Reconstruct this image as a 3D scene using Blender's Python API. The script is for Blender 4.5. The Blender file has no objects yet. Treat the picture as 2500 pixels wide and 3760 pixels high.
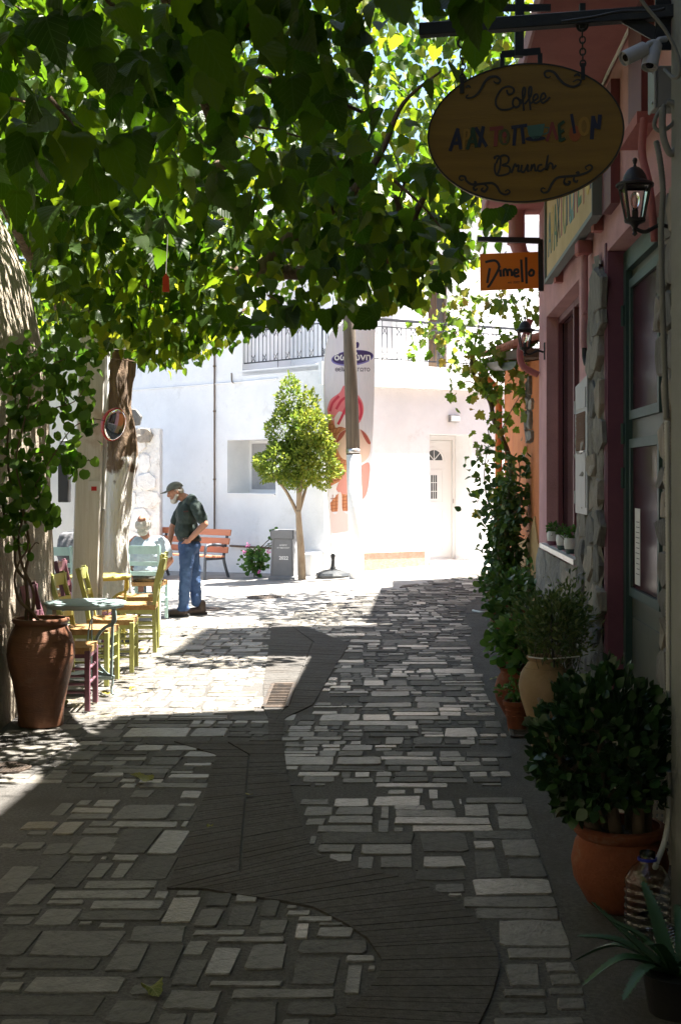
import bpy, bmesh, math, random
import numpy as np
from mathutils import Vector, Matrix, noise as mnoise
R = math.radians
rnd = random.Random(11)
nr = np.random.RandomState(5)
scene = bpy.context.scene
COL = scene.collection
# ------------------------------------------------------------------ camera
F, CX, HY, CH = 4800.0, 1250.0, 1755.0, 1.75
cd = bpy.data.cameras.new('camera'); cam = bpy.data.objects.new('camera', cd); COL.objects.link(cam)
cam.location = (0, 0, CH); cam.rotation_euler = (R(90), 0, 0)
cd.sensor_fit = 'VERTICAL'; cd.sensor_height = 24.0; cd.sensor_width = 16.0
cd.lens = F / 3760 * 24.0; cd.shift_y = -(1880 - HY) / 3760.0
cd.clip_start = 0.05; cd.clip_end = 2000
scene.camera = cam
scene.render.resolution_x = 680; scene.render.resolution_y = 1024
# ------------------------------------------------------------------ sky, sun, exposure
SUN_AZ, SUN_EL = R(12), R(69)
SV = Vector((math.cos(SUN_AZ) * math.cos(SUN_EL), math.sin(SUN_AZ) * math.cos(SUN_EL), math.sin(SUN_EL)))
w = bpy.data.worlds.new('World'); scene.world = w; w.use_nodes = True
wn = w.node_tree; bg = wn.nodes['Background']
sk = wn.nodes.new('ShaderNodeTexSky'); sk.sky_type = 'NISHITA'; sk.sun_disc = False
sk.sun_elevation = SUN_EL; sk.sun_rotation = math.atan2(SV.x, SV.y); sk.dust_density = 1.5
wn.links.new(sk.outputs[0], bg.inputs[0]); bg.inputs[1].default_value = 0.05
sl = bpy.data.lights.new('sun', 'SUN'); sl.energy = 5.0; sl.angle = R(0.53); sl.color = (1, 0.95, 0.87)
so = bpy.data.objects.new('sun', sl); COL.objects.link(so); so.location = (5, 5, 30)
so.rotation_euler = SV.to_track_quat('Z', 'Y').to_euler()
scene.view_settings.view_transform = 'Standard'; scene.view_settings.look = 'None'
scene.view_settings.exposure = 2.82; scene.view_settings.gamma = 1.0
scene.render.engine = 'CYCLES'
scene.cycles.max_bounces = 10; scene.cycles.diffuse_bounces = 6; scene.cycles.transmission_bounces = 8
scene.cycles.transparent_max_bounces = 8
# ------------------------------------------------------------------ projection helpers (for measuring the place)
def at(px, py, Y): return Vector(((px - CX) / F * Y, Y, CH - (py - HY) / F * Y))
def gnd(px, py, z=0.0): return at(px, py, (CH - z) * F / (py - HY))
def sst(a, b, x):
    t = min(1, max(0, (x - a) / (b - a))); return t * t * (3 - 2 * t)
def gz(x, y): return 0.05 * max(-5, min(5, x)) * sst(15, 22, y)
def on_ground(x, y, h=0.0): return Vector((x, y, gz(x, y) + h))
# ------------------------------------------------------------------ mesh builder
class MB:
    def __init__(s): s.v = []; s.f = []; s.t = []; s.tone = 0.5
    def add(s, vs, fs):
        b = len(s.v); s.v += [tuple(p) for p in vs]; s.t += [s.tone] * len(vs)
        s.f += [tuple(i + b for i in q) for q in fs]; return s
    def quad(s, a, b, c, d): return s.add([a, b, c, d], [(0, 1, 2, 3)])
    def box(s, c, d, M=None, ch=0.0):
        c = Vector(c); hx, hy, hz = d[0] / 2, d[1] / 2, d[2] / 2
        if ch <= 0:
            vs = [Vector((x * hx, y * hy, z * hz)) for z in (-1, 1) for y in (-1, 1) for x in (-1, 1)]
            fs = [(0, 2, 3, 1), (4, 5, 7, 6), (0, 1, 5, 4), (2, 6, 7, 3), (0, 4, 6, 2), (1, 3, 7, 5)]
        else:
            bm = bmesh.new(); bmesh.ops.create_cube(bm, size=1)
            for v in bm.verts: v.co = Vector((v.co.x * d[0], v.co.y * d[1], v.co.z * d[2]))
            bmesh.ops.bevel(bm, geom=bm.edges[:], offset=ch, segments=1, affect='EDGES', profile=0.5)
            bm.verts.index_update(); vs = [v.co.copy() for v in bm.verts]; fs = [tuple(v.index for v in f.verts) for f in bm.faces]; bm.free()
        if M is not None: vs = [M @ v for v in vs]
        return s.add([v + c for v in vs], fs)
    def bar(s, a, b, w, d=None, up=(0, 0, 1), ch=0.0):   # rectangular bar from a to b
        a, b = Vector(a), Vector(b); d = d or w; z = (b - a); L = z.length; z.normalize(); u = Vector(up)
        x = u.cross(z)
        if x.length < 1e-4: x = Vector((1, 0, 0)).cross(z)
        x.normalize(); y = z.cross(x); M = Matrix((x, y, z)).transposed()
        return s.box((a + b) / 2, (w, d, L), M, ch)
    def tube(s, pts, r, n=8, cap=True, flat=None):
        pts = [Vector(p) for p in pts]; m = len(pts)
        rs = r if hasattr(r, '__len__') else [r] * m
        vs = []; fs = []; x = None
        for i, p in enumerate(pts):
            z = (pts[min(i + 1, m - 1)] - pts[max(i - 1, 0)])
            if z.length < 1e-9: z = Vector((0, 0, 1))
            z.normalize()
            if x is None:
                x = z.orthogonal().normalized()
            else:
                x = x - z * x.dot(z); x = x.normalized() if x.length > 1e-6 else z.orthogonal().normalized()
            y = z.cross(x)
            for k in range(n):
                a = 2 * math.pi * k / n; vs.append(p + (x * math.cos(a) + y * math.sin(a)) * rs[i])
        for i in range(m - 1):
            for k in range(n):
                k2 = (k + 1) % n; fs.append((i * n + k, i * n + k2, (i + 1) * n + k2, (i + 1) * n + k))
        if cap: fs += [tuple(range(n - 1, -1, -1)), tuple((m - 1) * n + k for k in range(n))]
        return s.add(vs, fs)
    def lathe(s, prof, c=(0, 0, 0), n=24, cap=True, M=None):
        c = Vector(c); vs = []; fs = []; m = len(prof)
        for (r, z) in prof:
            for k in range(n):
                a = 2 * math.pi * k / n; p = Vector((r * math.cos(a), r * math.sin(a), z)); vs.append((M @ p if M else p) + c)
        for i in range(m - 1):
            for k in range(n):
                k2 = (k + 1) % n; fs.append((i * n + k, i * n + k2, (i + 1) * n + k2, (i + 1) * n + k))
        if cap: fs += [tuple(range(n - 1, -1, -1)), tuple((m - 1) * n + k for k in range(n))]
        return s.add(vs, fs)
    def prism(s, pts, fr, d0, d1):      # 2D polygon on a frame, extruded along its normal from d0 to d1
        n = len(pts); vs = [fr(x, y, d0) for x, y in pts] + [fr(x, y, d1) for x, y in pts]
        fs = [tuple(range(n - 1, -1, -1)), tuple(range(n, 2 * n))] + [(i, (i + 1) % n, n + (i + 1) % n, n + i) for i in range(n)]
        return s.add(vs, fs)
    def ribbon(s, pts, wd, fr, d0, d1):
        m = len(pts); ws = wd if hasattr(wd, '__len__') else [wd] * m; L = []; Rr = []
        for i, (x, y) in enumerate(pts):
            x0, y0 = pts[max(i - 1, 0)]; x1, y1 = pts[min(i + 1, m - 1)]
            dx, dy = x1 - x0, y1 - y0; l = math.hypot(dx, dy) or 1; nx, ny = -dy / l, dx / l
            h = ws[i] / 2; L.append((x + nx * h, y + ny * h)); Rr.append((x - nx * h, y - ny * h))
        vs = [fr(a, b, d1) for a, b in L] + [fr(a, b, d1) for a, b in Rr] + [fr(a, b, d0) for a, b in L] + [fr(a, b, d0) for a, b in Rr]
        fs = []
        for i in range(m - 1):
            fs += [(i, m + i, m + i + 1, i + 1), (2 * m + i, i, i + 1, 2 * m + i + 1), (m + i, 3 * m + i, 3 * m + i + 1, m + i + 1)]
        fs += [(0, 2 * m, 3 * m, m), (m - 1, 2 * m - 1, 4 * m - 1, 3 * m - 1)]
        return s.add(vs, fs)
    def mesh(s, name, mat, smooth=False, auto=None):
        me = bpy.data.meshes.new(name); me.from_pydata(s.v, [], s.f)
        at_ = me.attributes.new('tone', 'FLOAT', 'POINT'); at_.data.foreach_set('value', np.array(s.t, dtype=np.float32))
        if mat is not None: me.materials.append(mat)
        if smooth or auto:
            me.polygons.foreach_set('use_smooth', [True] * len(me.polygons))
            if auto: me.set_sharp_from_angle(angle=R(auto))
        me.validate(); me.update(); return me
    def build(s, name, mat, parent=None, smooth=False, auto=None, fix=True):
        me = s.mesh(name, mat, smooth, auto)
        if fix:
            bm = bmesh.new(); bm.from_mesh(me); bmesh.ops.recalc_face_normals(bm, faces=bm.faces); bm.to_mesh(me); bm.free()
        return link(name, me, parent)
def link(name, me, parent=None, M=None):
    o = bpy.data.objects.new(name, me); COL.objects.link(o)
    if parent is not None: o.parent = parent
    if M is not None: o.matrix_local = M
    return o
def tag(o, label=None, cat=None, group=None, kind=None):
    if label: o['label'] = label
    if cat: o['category'] = cat
    if group: o['group'] = group
    if kind: o['kind'] = kind
    return o
def thing(name, label, cat, loc=(0, 0, 0), rz=0.0, group=None):
    o = bpy.data.objects.new(name, None); COL.objects.link(o); o.location = loc; o.rotation_euler = (0, 0, rz)
    o.empty_display_size = 0.1
    return tag(o, label, cat, group)
def copy_tree(o, parent=None):
    c = o.copy(); COL.objects.link(c); c.parent = parent
    if parent is not None: c.matrix_parent_inverse = o.matrix_parent_inverse.copy()
    for ch in [x for x in o.children]: copy_tree(ch, c)
    return c
class Frame:
    def __init__(s, o, u, v=(0, 0, 1), n=None):
        s.o = Vector(o); s.u = Vector(u).normalized(); s.v = Vector(v).normalized()
        s.n = Vector(n).normalized() if n is not None else s.u.cross(s.v)
    def __call__(s, a, b, d=0.0): return s.o + s.u * a + s.v * b + s.n * d
def spline(pts, k=6):
    P = [Vector(p) for p in pts]; out = []
    for i in range(len(P) - 1):
        a, b, c, d = P[max(i - 1, 0)], P[i], P[i + 1], P[min(i + 2, len(P) - 1)]
        for j in range(k):
            t = j / k; out.append(0.5 * ((2 * b) + (c - a) * t + (2 * a - 5 * b + 4 * c - d) * t * t + (3 * b - a - 3 * c + d) * t ** 3))
    out.append(P[-1]); return out
def sp2(pts, k=6): return [(p.x, p.y) for p in spline([(x, y, 0) for x, y in pts], k)]
def wall_holes(mb, fr, u0, u1, v0, v1, holes, depth, back=0.25):
    us = sorted({u0, u1} | {h[0] for h in holes} | {h[1] for h in holes}); vs_ = sorted({v0, v1} | {h[2] for h in holes} | {h[3] for h in holes})
    for i in range(len(us) - 1):
        for j in range(len(vs_) - 1):
            uc, vc = (us[i] + us[i + 1]) / 2, (vs_[j] + vs_[j + 1]) / 2
            if any(h[0] < uc < h[1] and h[2] < vc < h[3] for h in holes): continue
            mb.quad(fr(us[i], vs_[j]), fr(us[i + 1], vs_[j]), fr(us[i + 1], vs_[j + 1]), fr(us[i], vs_[j + 1]))
    for h in holes:
        a, b, c, d = h[:4]; dp = h[4] if len(h) > 4 else depth
        for (p, q) in (((a, c), (b, c)), ((b, c), (b, d)), ((b, d), (a, d)), ((a, d), (a, c))):
            mb.quad(fr(p[0], p[1]), fr(q[0], q[1]), fr(q[0], q[1], -dp), fr(p[0], p[1], -dp))
    for (p, q) in (((u0, v0), (u1, v0)), ((u1, v0), (u1, v1)), ((u1, v1), (u0, v1)), ((u0, v1), (u0, v0))):
        mb.quad(fr(p[0], p[1]), fr(q[0], q[1]), fr(q[0], q[1], -back), fr(p[0], p[1], -back))
    return mb
# ------------------------------------------------------------------ materials
def mat(name, col, col2=None, sc=4.0, rough=0.75, bump=0.0, bsc=60.0, det=5.0, metal=0.0, spec=0.5, stretch=None, tone=None, lo=0.35, hi=0.65, rough2=None, stain=None, bdist=0.01, trough=None):
    m = bpy.data.materials.new(name); m.use_nodes = True; nt = m.node_tree; N = nt.nodes; L = nt.links
    p = N['Principled BSDF']; p.inputs['Roughness'].default_value = rough; p.inputs['Metallic'].default_value = metal
    p.inputs['Specular IOR Level'].default_value = spec
    c1 = tuple(col) + (1,); p.inputs['Base Color'].default_value = c1
    tc = N.new('ShaderNodeTexCoord'); src = tc.outputs['Object']
    if stretch:
        mp = N.new('ShaderNodeMapping'); mp.inputs['Scale'].default_value = stretch; L.new(src, mp.inputs[0]); src = mp.outputs[0]
    out = None
    if col2 is not None:
        nz = N.new('ShaderNodeTexNoise'); nz.inputs['Scale'].default_value = sc; nz.inputs['Detail'].default_value = det; nz.inputs['Roughness'].default_value = 0.65
        L.new(src, nz.inputs['Vector'])
        rp = N.new('ShaderNodeValToRGB'); rp.color_ramp.elements[0].position = lo; rp.color_ramp.elements[1].position = hi
        rp.color_ramp.elements[0].color = c1; rp.color_ramp.elements[1].color = tuple(col2) + (1,)
        L.new(nz.outputs['Fac'], rp.inputs[0]); out = rp.outputs[0]
        if rough2 is not None:
            mr = N.new('ShaderNodeMapRange'); mr.inputs['To Min'].default_value = rough; mr.inputs['To Max'].default_value = rough2
            mr.inputs['From Min'].default_value = lo; mr.inputs['From Max'].default_value = hi
            L.new(nz.outputs['Fac'], mr.inputs['Value']); L.new(mr.outputs[0], p.inputs['Roughness'])
    if tone is not None:   # per-piece colour: ramp over the piece's own tone value
        a = N.new('ShaderNodeAttribute'); a.attribute_name = 'tone'
        rp2 = N.new('ShaderNodeValToRGB'); els = rp2.color_ramp.elements
        while len(els) < len(tone): els.new(0.5)
        for e, (ps, cc) in zip(els, tone): e.position = ps; e.color = tuple(cc) + (1,)
        L.new(a.outputs['Fac'], rp2.inputs[0])
        if trough is not None:
            mt_ = N.new('ShaderNodeMapRange'); mt_.inputs['To Min'].default_value = trough[0]; mt_.inputs['To Max'].default_value = trough[1]; L.new(a.outputs['Fac'], mt_.inputs['Value']); L.new(mt_.outputs[0], p.inputs['Roughness'])
        if out is None: out = rp2.outputs[0]
        else:
            mx = N.new('ShaderNodeMix'); mx.data_type = 'RGBA'; mx.blend_type = 'MULTIPLY'; mx.inputs[0].default_value = 1.0
            L.new(rp2.outputs[0], mx.inputs[6]); L.new(out, mx.inputs[7]); out = mx.outputs[2]
    if stain is not None:  # (colour, scale, low, high)
        n2 = N.new('ShaderNodeTexNoise'); n2.inputs['Scale'].default_value = stain[1]; n2.inputs['Detail'].default_value = 8; n2.inputs['Roughness'].default_value = 0.7
        L.new(tc.outputs['Object'], n2.inputs['Vector'])
        mr2 = N.new('ShaderNodeMapRange'); mr2.inputs['From Min'].default_value = stain[2]; mr2.inputs['From Max'].default_value = stain[3]
        L.new(n2.outputs['Fac'], mr2.inputs['Value'])
        mx2 = N.new('ShaderNodeMix'); mx2.data_type = 'RGBA'; L.new(mr2.outputs[0], mx2.inputs[0])
        if out is not None: L.new(out, mx2.inputs[6])
        else: mx2.inputs[6].default_value = c1
        mx2.inputs[7].default_value = tuple(stain[0]) + (1,); out = mx2.outputs[2]
    if out is not None: L.new(out, p.inputs['Base Color'])
    if bump > 0:
        nb = N.new('ShaderNodeTexNoise'); nb.inputs['Scale'].default_value = bsc; nb.inputs['Detail'].default_value = 6; nb.inputs['Roughness'].default_value = 0.6
        L.new(src, nb.inputs['Vector']); bp = N.new('ShaderNodeBump'); bp.inputs['Strength'].default_value = bump; bp.inputs['Distance'].default_value = bdist
        L.new(nb.outputs['Fac'], bp.inputs['Height']); L.new(bp.outputs[0], p.inputs['Normal'])
    return m
def leafmat(name, ramp, trans, rough=0.45, tw=0.4, veins=0.0, vein_col=(0.16, 0.24, 0.06), spec=0.4):
    m = bpy.data.materials.new(name); m.use_nodes = True; nt = m.node_tree; N = nt.nodes; L = nt.links
    p = N['Principled BSDF']; p.inputs['Roughness'].default_value = rough; p.inputs['Specular IOR Level'].default_value = spec
    a = N.new('ShaderNodeAttribute'); a.attribute_name = 'tone'
    rp = N.new('ShaderNodeValToRGB'); els = rp.color_ramp.elements
    while len(els) < len(ramp): els.new(0.5)
    for e, (ps, cc) in zip(els, ramp): e.position = ps; e.color = tuple(cc) + (1,)
    L.new(a.outputs['Fac'], rp.inputs[0]); col = rp.outputs[0]
    tr = N.new('ShaderNodeBsdfTranslucent')
    rt = N.new('ShaderNodeValToRGB'); els = rt.color_ramp.elements
    while len(els) < len(trans): els.new(0.5)
    for e, (ps, cc) in zip(els, trans): e.position = ps; e.color = tuple(cc) + (1,)
    L.new(a.outputs['Fac'], rt.inputs[0]); tcol = rt.outputs[0]
    if veins > 0:
        uv = N.new('ShaderNodeUVMap'); sx = N.new('ShaderNodeSeparateXYZ'); L.new(uv.outputs[0], sx.inputs[0])
        def mth(op, x, y=None, z=None):
            n = N.new('ShaderNodeMath'); n.operation = op
            for i, q in enumerate((x, y, z)):
                if q is None: continue
                if isinstance(q, (int, float)): n.inputs[i].default_value = q
                else: L.new(q, n.inputs[i])
            return n.outputs[0]
        au = mth('ABSOLUTE', mth('SUBTRACT', sx.outputs[0], 0.5))
        mid = mth('LESS_THAN', au, 0.016)
        ph = mth('FRACT', mth('MULTIPLY', mth('SUBTRACT', sx.outputs[1], mth('MULTIPLY', au, 1.1)), 6.0))
        side = mth('LESS_THAN', mth('ABSOLUTE', mth('SUBTRACT', ph, 0.5)), 0.06)
        vv = mth('MULTIPLY', mth('MAXIMUM', mid, side), veins)
        for (c0, vc) in ((0, vein_col), (1, tuple(min(1, x * 1.6) for x in vein_col))):
            mx = N.new('ShaderNodeMix'); mx.data_type = 'RGBA'; L.new(vv, mx.inputs[0]); L.new(col if c0 == 0 else tcol, mx.inputs[6]); mx.inputs[7].default_value = tuple(vc) + (1,)
            if c0 == 0: col = mx.outputs[2]
            else: tcol = mx.outputs[2]
        bp = N.new('ShaderNodeBump'); bp.inputs['Strength'].default_value = 0.5; bp.inputs['Distance'].default_value = 0.004
        hh = mth('ABSOLUTE', mth('SUBTRACT', ph, 0.5)); L.new(hh, bp.inputs['Height']); L.new(bp.outputs[0], p.inputs['Normal'])
    L.new(col, p.inputs['Base Color']); L.new(tcol, tr.inputs[0])
    mx = N.new('ShaderNodeMixShader'); mx.inputs[0].default_value = tw
    L.new(p.outputs[0], mx.inputs[1]); L.new(tr.outputs[0], mx.inputs[2]); L.new(mx.outputs[0], N['Material Output'].inputs[0])
    return m
def glass(name, col=(1, 1, 1), rough=0.02, ior=1.45):
    m = bpy.data.materials.new(name); m.use_nodes = True; p = m.node_tree.nodes['Principled BSDF']
    p.inputs['Base Color'].default_value = tuple(col) + (1,); p.inputs['Roughness'].default_value = rough
    p.inputs['Transmission Weight'].default_value = 1.0; p.inputs['IOR'].default_value = ior
    return m
# ------------------------------------------------------------------ leaves
def tmpl(kind):
    if kind == 'mulberry':
        half = [(0.10, -0.04), (0.27, -0.03), (0.40, 0.10), (0.44, 0.22), (0.43, 0.34), (0.37, 0.38), (0.38, 0.47), (0.30, 0.53), (0.30, 0.62), (0.21, 0.69), (0.19, 0.77), (0.10, 0.86)]
        tip = (0, 1.0)
    elif kind == 'ovate': half = [(0.18, 0.08), (0.36, 0.28), (0.36, 0.5), (0.2, 0.8)]; tip = (0, 1.0)
    elif kind == 'lance': half = [(0.12, 0.15), (0.19, 0.45), (0.12, 0.75)]; tip = (0, 1.0)
    elif kind == 'round': half = [(0.25, -0.04), (0.46, 0.2), (0.48, 0.5), (0.32, 0.8)]; tip = (0, 0.94)
    elif kind == 'grape': half = [(0.16, -0.08), (0.42, -0.02), (0.36, 0.14), (0.56, 0.22), (0.52, 0.42), (0.30, 0.46), (0.36, 0.68), (0.2, 0.72)]; tip = (0, 1.0)
    elif kind == 'tiny': half = [(0.26, 0.4)]; tip = (0, 1.0)
    n = len(half)
    mid = [(0, max(0.02, y)) for (x, y) in half]
    V = [(0, 0)] + mid + [tip] + half + [(-x, y) for x, y in half]
    fs = []
    def m(i): return 0 if i < 0 else (n + 1 if i >= n else 1 + i)
    for sgn in (0, 1):
        h = lambda i: n + 2 + sgn * n + i
        tr = [(m(-1), m(0), h(0))] if mid[0][1] > 0.021 or True else []
        for i in range(n - 1): tr += [(m(i), m(i + 1), h(i + 1)), (m(i), h(i + 1), h(i))]
        tr.append((m(n - 1), m(n), h(n - 1)))
        fs += [t if sgn else t[::-1] for t in tr]
    return np.array(V, dtype=float), np.array(fs)
def leaf_arrays(tm, P, T, Nn, S, fold=0.25, curl=0.25, wav=0.0, seed=0):
    V, Fc = tm; r = np.random.RandomState(seed); n = len(P)
    T = T / np.linalg.norm(T, axis=1, keepdims=True); B = np.cross(T, Nn); B /= np.linalg.norm(B, axis=1, keepdims=True) + 1e-9
    Nn = np.cross(B, T)
    fo = fold * (0.3 + 1.4 * r.rand(n, 1)); cu = curl * (r.rand(n, 1) * 1.6 - 0.3); wv = wav * r.randn(n, 1); ph = r.rand(n, 1) * 6.28
    x = V[None, :, 0] * (0.85 + 0.3 * r.rand(n, 1)); y = V[None, :, 1] + 0 * x
    z = np.abs(x) * fo - cu * y * y + wv * np.sin(y * 7 + ph) * np.abs(x)
    W = P[:, None, :] + S[:, None, None] * (x[..., None] * B[:, None, :] + y[..., None] * T[:, None, :] + z[..., None] * Nn[:, None, :])
    return W.reshape(-1, 3), (Fc[None] + (np.arange(n) * len(V))[:, None, None]).reshape(-1, 3)
def tri_mesh(name, verts, faces, mt, tone, uv=None, smooth=False):
    me = bpy.data.meshes.new(name); nv, nf = len(verts), len(faces)
    me.vertices.add(nv); me.vertices.foreach_set('co', np.ascontiguousarray(verts, dtype=np.float32).ravel())
    me.loops.add(nf * 3); me.loops.foreach_set('vertex_index', np.ascontiguousarray(faces, dtype=np.int32).ravel())
    me.polygons.add(nf); me.polygons.foreach_set('loop_start', np.arange(nf, dtype=np.int32) * 3)
    me.update(calc_edges=True)
    a = me.attributes.new('tone', 'FLOAT', 'POINT'); a.data.foreach_set('value', np.ascontiguousarray(tone, dtype=np.float32))
    if uv is not None:
        u = me.uv_layers.new(name='UVMap'); u.data.foreach_set('uv', np.ascontiguousarray(uv[np.asarray(faces).ravel()], dtype=np.float32).ravel())
    me.materials.append(mt)
    if smooth: me.polygons.foreach_set('use_smooth', [True] * nf)
    me.update(); return me
def leaves(name, kind, P, T, Nn, S, mt, parent, tones, fold=0.25, curl=0.25, wav=0.0, seed=0, stuff=True, uvs=True):
    tm = TM[kind]; W, Fc = leaf_arrays(tm, P, T, Nn, S, fold, curl, wav, seed)
    k = len(tm[0]); uv = np.tile(tm[0] + np.array([0.5, 0]), (len(P), 1)) if uvs else None
    o = link(name, tri_mesh(name, W, Fc, mt, np.repeat(tones, k), uv, kind == 'mulberry'), parent)
    if stuff: o['kind'] = 'stuff'
    return o
TM = {k: tmpl(k) for k in ('mulberry', 'ovate', 'lance', 'round', 'grape', 'tiny')}
def single_leaves(name, kind, P, T, Nn, S, mt, parent, seed=0, fold=0.25, curl=0.3, wav=0.1, nvar=8, tonef=None):
    """each leaf an object of its own; alike leaves share mesh data"""
    tm = TM[kind]; r = np.random.RandomState(seed); ms = []
    for i in range(nvar):
        W, Fc = leaf_arrays(tm, np.zeros((1, 3)), np.array([[0, 0, -1.0]]), np.array([[0, -1.0, 0]]), np.ones(1), fold, curl, wav, seed * 31 + i)
        tn = r.rand() if tonef is None else tonef(r)
        ms.append(tri_mesh(name, W, Fc, mt, np.full(len(W), tn), tm[0] + np.array([0.5, 0]), True))
    for p, t, n, s in zip(P, T, Nn, S):
        t = Vector(t).normalized(); b = t.cross(Vector(n)).normalized(); nn = b.cross(t)
        # template: tip -Z, normal -Y, B = T x N
        b0 = Vector((0, 0, -1)).cross(Vector((0, -1, 0)))
        A = Matrix((b, t, nn)).transposed(); B0 = Matrix((b0, Vector((0, 0, -1)), Vector((0, -1, 0)))).transposed()
        Rm = (A @ B0.transposed()).to_4x4()
        link(name, ms[r.randint(nvar)], parent, Matrix.Translation(Vector(p)) @ Rm @ Matrix.Scale(float(s), 4))
def rand_dirs(n, r, down=0.6, spread=0.7):
    T = r.randn(n, 3) * spread; T[:, 2] -= down * 2
    Nn = r.randn(n, 3); Nn[:, 2] = np.abs(Nn[:, 2]) * 0.6 + 0.2
    return T, Nn
def blob(name, prims, voxel, mt, parent, smooth_it=6, fold=0.0, ff=(9, 9, 5)):
    """one continuous surface grown over overlapping tapered limbs and ellipsoids"""
    mb = MB()
    for q in prims:
        if q[0] == 'c':
            _, a, ra, b, rb = q; a, b = Vector(a), Vector(b); d = (b - a); L = d.length; d = d.normalized() if L > 1e-6 else Vector((0, 0, 1))
            pts = []; rs = []
            for k in range(5): th = R(-88 + 22 * k); pts.append(a + d * ra * math.sin(th)); rs.append(ra * math.cos(th))
            for k in range(5): th = R(0 + 22 * k); pts.append(b + d * rb * math.sin(th)); rs.append(rb * math.cos(th))
            mb.tube(pts, rs, 12)
        else:
            _, c, rad, rot = q; M = rot if rot is not None else Matrix.Identity(3)
            pr = [(math.cos(R(a)), math.sin(R(a))) for a in range(-88, 89, 16)]
            Ms = M @ Matrix.Diagonal(Vector(rad)); mb.lathe(pr, c, 14, True, Ms)
    o = mb.build(name, mt, None)
    r = o.modifiers.new('r', 'REMESH'); r.mode = 'VOXEL'; r.voxel_size = voxel
    s = o.modifiers.new('s', 'SMOOTH'); s.iterations = smooth_it; s.factor = 0.5
    dg = bpy.context.evaluated_depsgraph_get(); me = bpy.data.meshes.new_from_object(o.evaluated_get(dg))
    me.name = name; bpy.data.objects.remove(o); me.materials.clear(); me.materials.append(mt)
    if fold:
        nn_ = [v.normal.copy() for v in me.vertices]
        for v, q in zip(me.vertices, nn_):
            c = v.co; d = mnoise.noise(Vector((c.x * ff[0] + c.z * 3, c.y * ff[1], c.z * ff[2]))) + 0.7 * abs(mnoise.noise(Vector((c.x * ff[0] * 2.1, c.y * ff[1] * 2.1, c.z * ff[2] * 3.0 + c.x * 7)))); v.co = c + q * fold * d
    me.polygons.foreach_set('use_smooth', [True] * len(me.polygons))
    return link(name, me, parent)
def text_mesh(name, body, size, fr, x, y, d, mt, parent, ext=0.002, shear=0.0, align='CENTER', bold=0.0, sx=1.0):
    cu = bpy.data.curves.new(name, 'FONT'); cu.body = body; cu.size = size; cu.align_x = align; cu.extrude = ext; cu.shear = shear; cu.offset = bold; cu.resolution_u = 3
    o = bpy.data.objects.new(name, cu); COL.objects.link(o); dg = bpy.context.evaluated_depsgraph_get()
    me = bpy.data.meshes.new_from_object(o.evaluated_get(dg)); bpy.data.objects.remove(o)
    for v in me.vertices: v.co = fr(x + v.co.x * sx, y + v.co.y, d + v.co.z)
    me.materials.clear(); me.materials.append(mt); return link(name, me, parent)
def rebase(root, loc):
    loc = Vector(loc); root.location = loc
    for ch in root.children: ch.location = ch.location - loc
    return root
# ------------------------------------------------------------------ ground
M_mortar = mat('mortar', (0.045, 0.042, 0.039), (0.12, 0.113, 0.105), 60, 0.9, 1.0, 150, det=8, stain=((0.05, 0.045, 0.038), 1.6, 0.48, 0.7))
M_conc = mat('worn_concrete', (0.045, 0.042, 0.038), (0.10, 0.094, 0.086), 48, 0.85, 1.0, 150, det=8, stain=((0.05, 0.042, 0.033), 2.4, 0.46, 0.72))
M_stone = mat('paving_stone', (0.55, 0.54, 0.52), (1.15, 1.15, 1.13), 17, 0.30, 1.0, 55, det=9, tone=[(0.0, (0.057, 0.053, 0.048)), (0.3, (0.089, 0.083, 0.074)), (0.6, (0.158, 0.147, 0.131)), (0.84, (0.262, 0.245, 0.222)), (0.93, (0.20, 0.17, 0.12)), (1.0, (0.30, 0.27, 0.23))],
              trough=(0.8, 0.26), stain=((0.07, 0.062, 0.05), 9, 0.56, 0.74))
M_iron = mat('cast_iron', (0.05, 0.045, 0.042), (0.12, 0.09, 0.07), 12, 0.6, 0.3, 80, metal=0.6)
def grid_mesh(name, xs, ys, mt, zoff=0.0):
    V = [(x, y, gz(x, y) + zoff) for y in ys for x in xs]; nx = len(xs)
    Fq = [(j * nx + i, j * nx + i + 1, (j + 1) * nx + i + 1, (j + 1) * nx + i) for j in range(len(ys) - 1) for i in range(nx - 1)]
    mb = MB(); mb.add(V, Fq); return mb.build(name, mt, smooth=True, fix=False)
xs = [-300, -60, -20, -10, -7] + [-5 + 0.5 * i for i in range(21)] + [7, 10, 20, 60, 300]
ys = [-300, -60, -20, -5] + [0.5 * i for i in range(0, 61)] + [34, 50, 100, 300]
ground = grid_mesh('street_ground', xs, ys, M_mortar); tag(ground, kind='structure')
# concrete strip along the shop fronts and the open square beyond, laid as thin sheets
def edge_x(y): return 0.55 + 0.0636 * y if y < 17.6 else 0.55 + 0.0636 * 17.6 + 0.33 * (y - 17.6)
mb = MB(); yy = [-3 + 0.5 * i for i in range(0, 57)]
V = []; Fq = []
for i, y in enumerate(yy):
    for k in range(5):
        x = edge_x(y) + 0.012 * math.sin(y * 7) + k * 0.7; V.append((x, y, gz(x, y) + 0.004))
for i in range(len(yy) - 1):
    for k in range(4): Fq.append((i * 5 + k, i * 5 + k + 1, i * 5 + 6 + k, i * 5 + 5 + k))
mb.add(V, Fq); tag(mb.build('pavement_strip', M_conc, fix=False), kind='structure')
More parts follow.
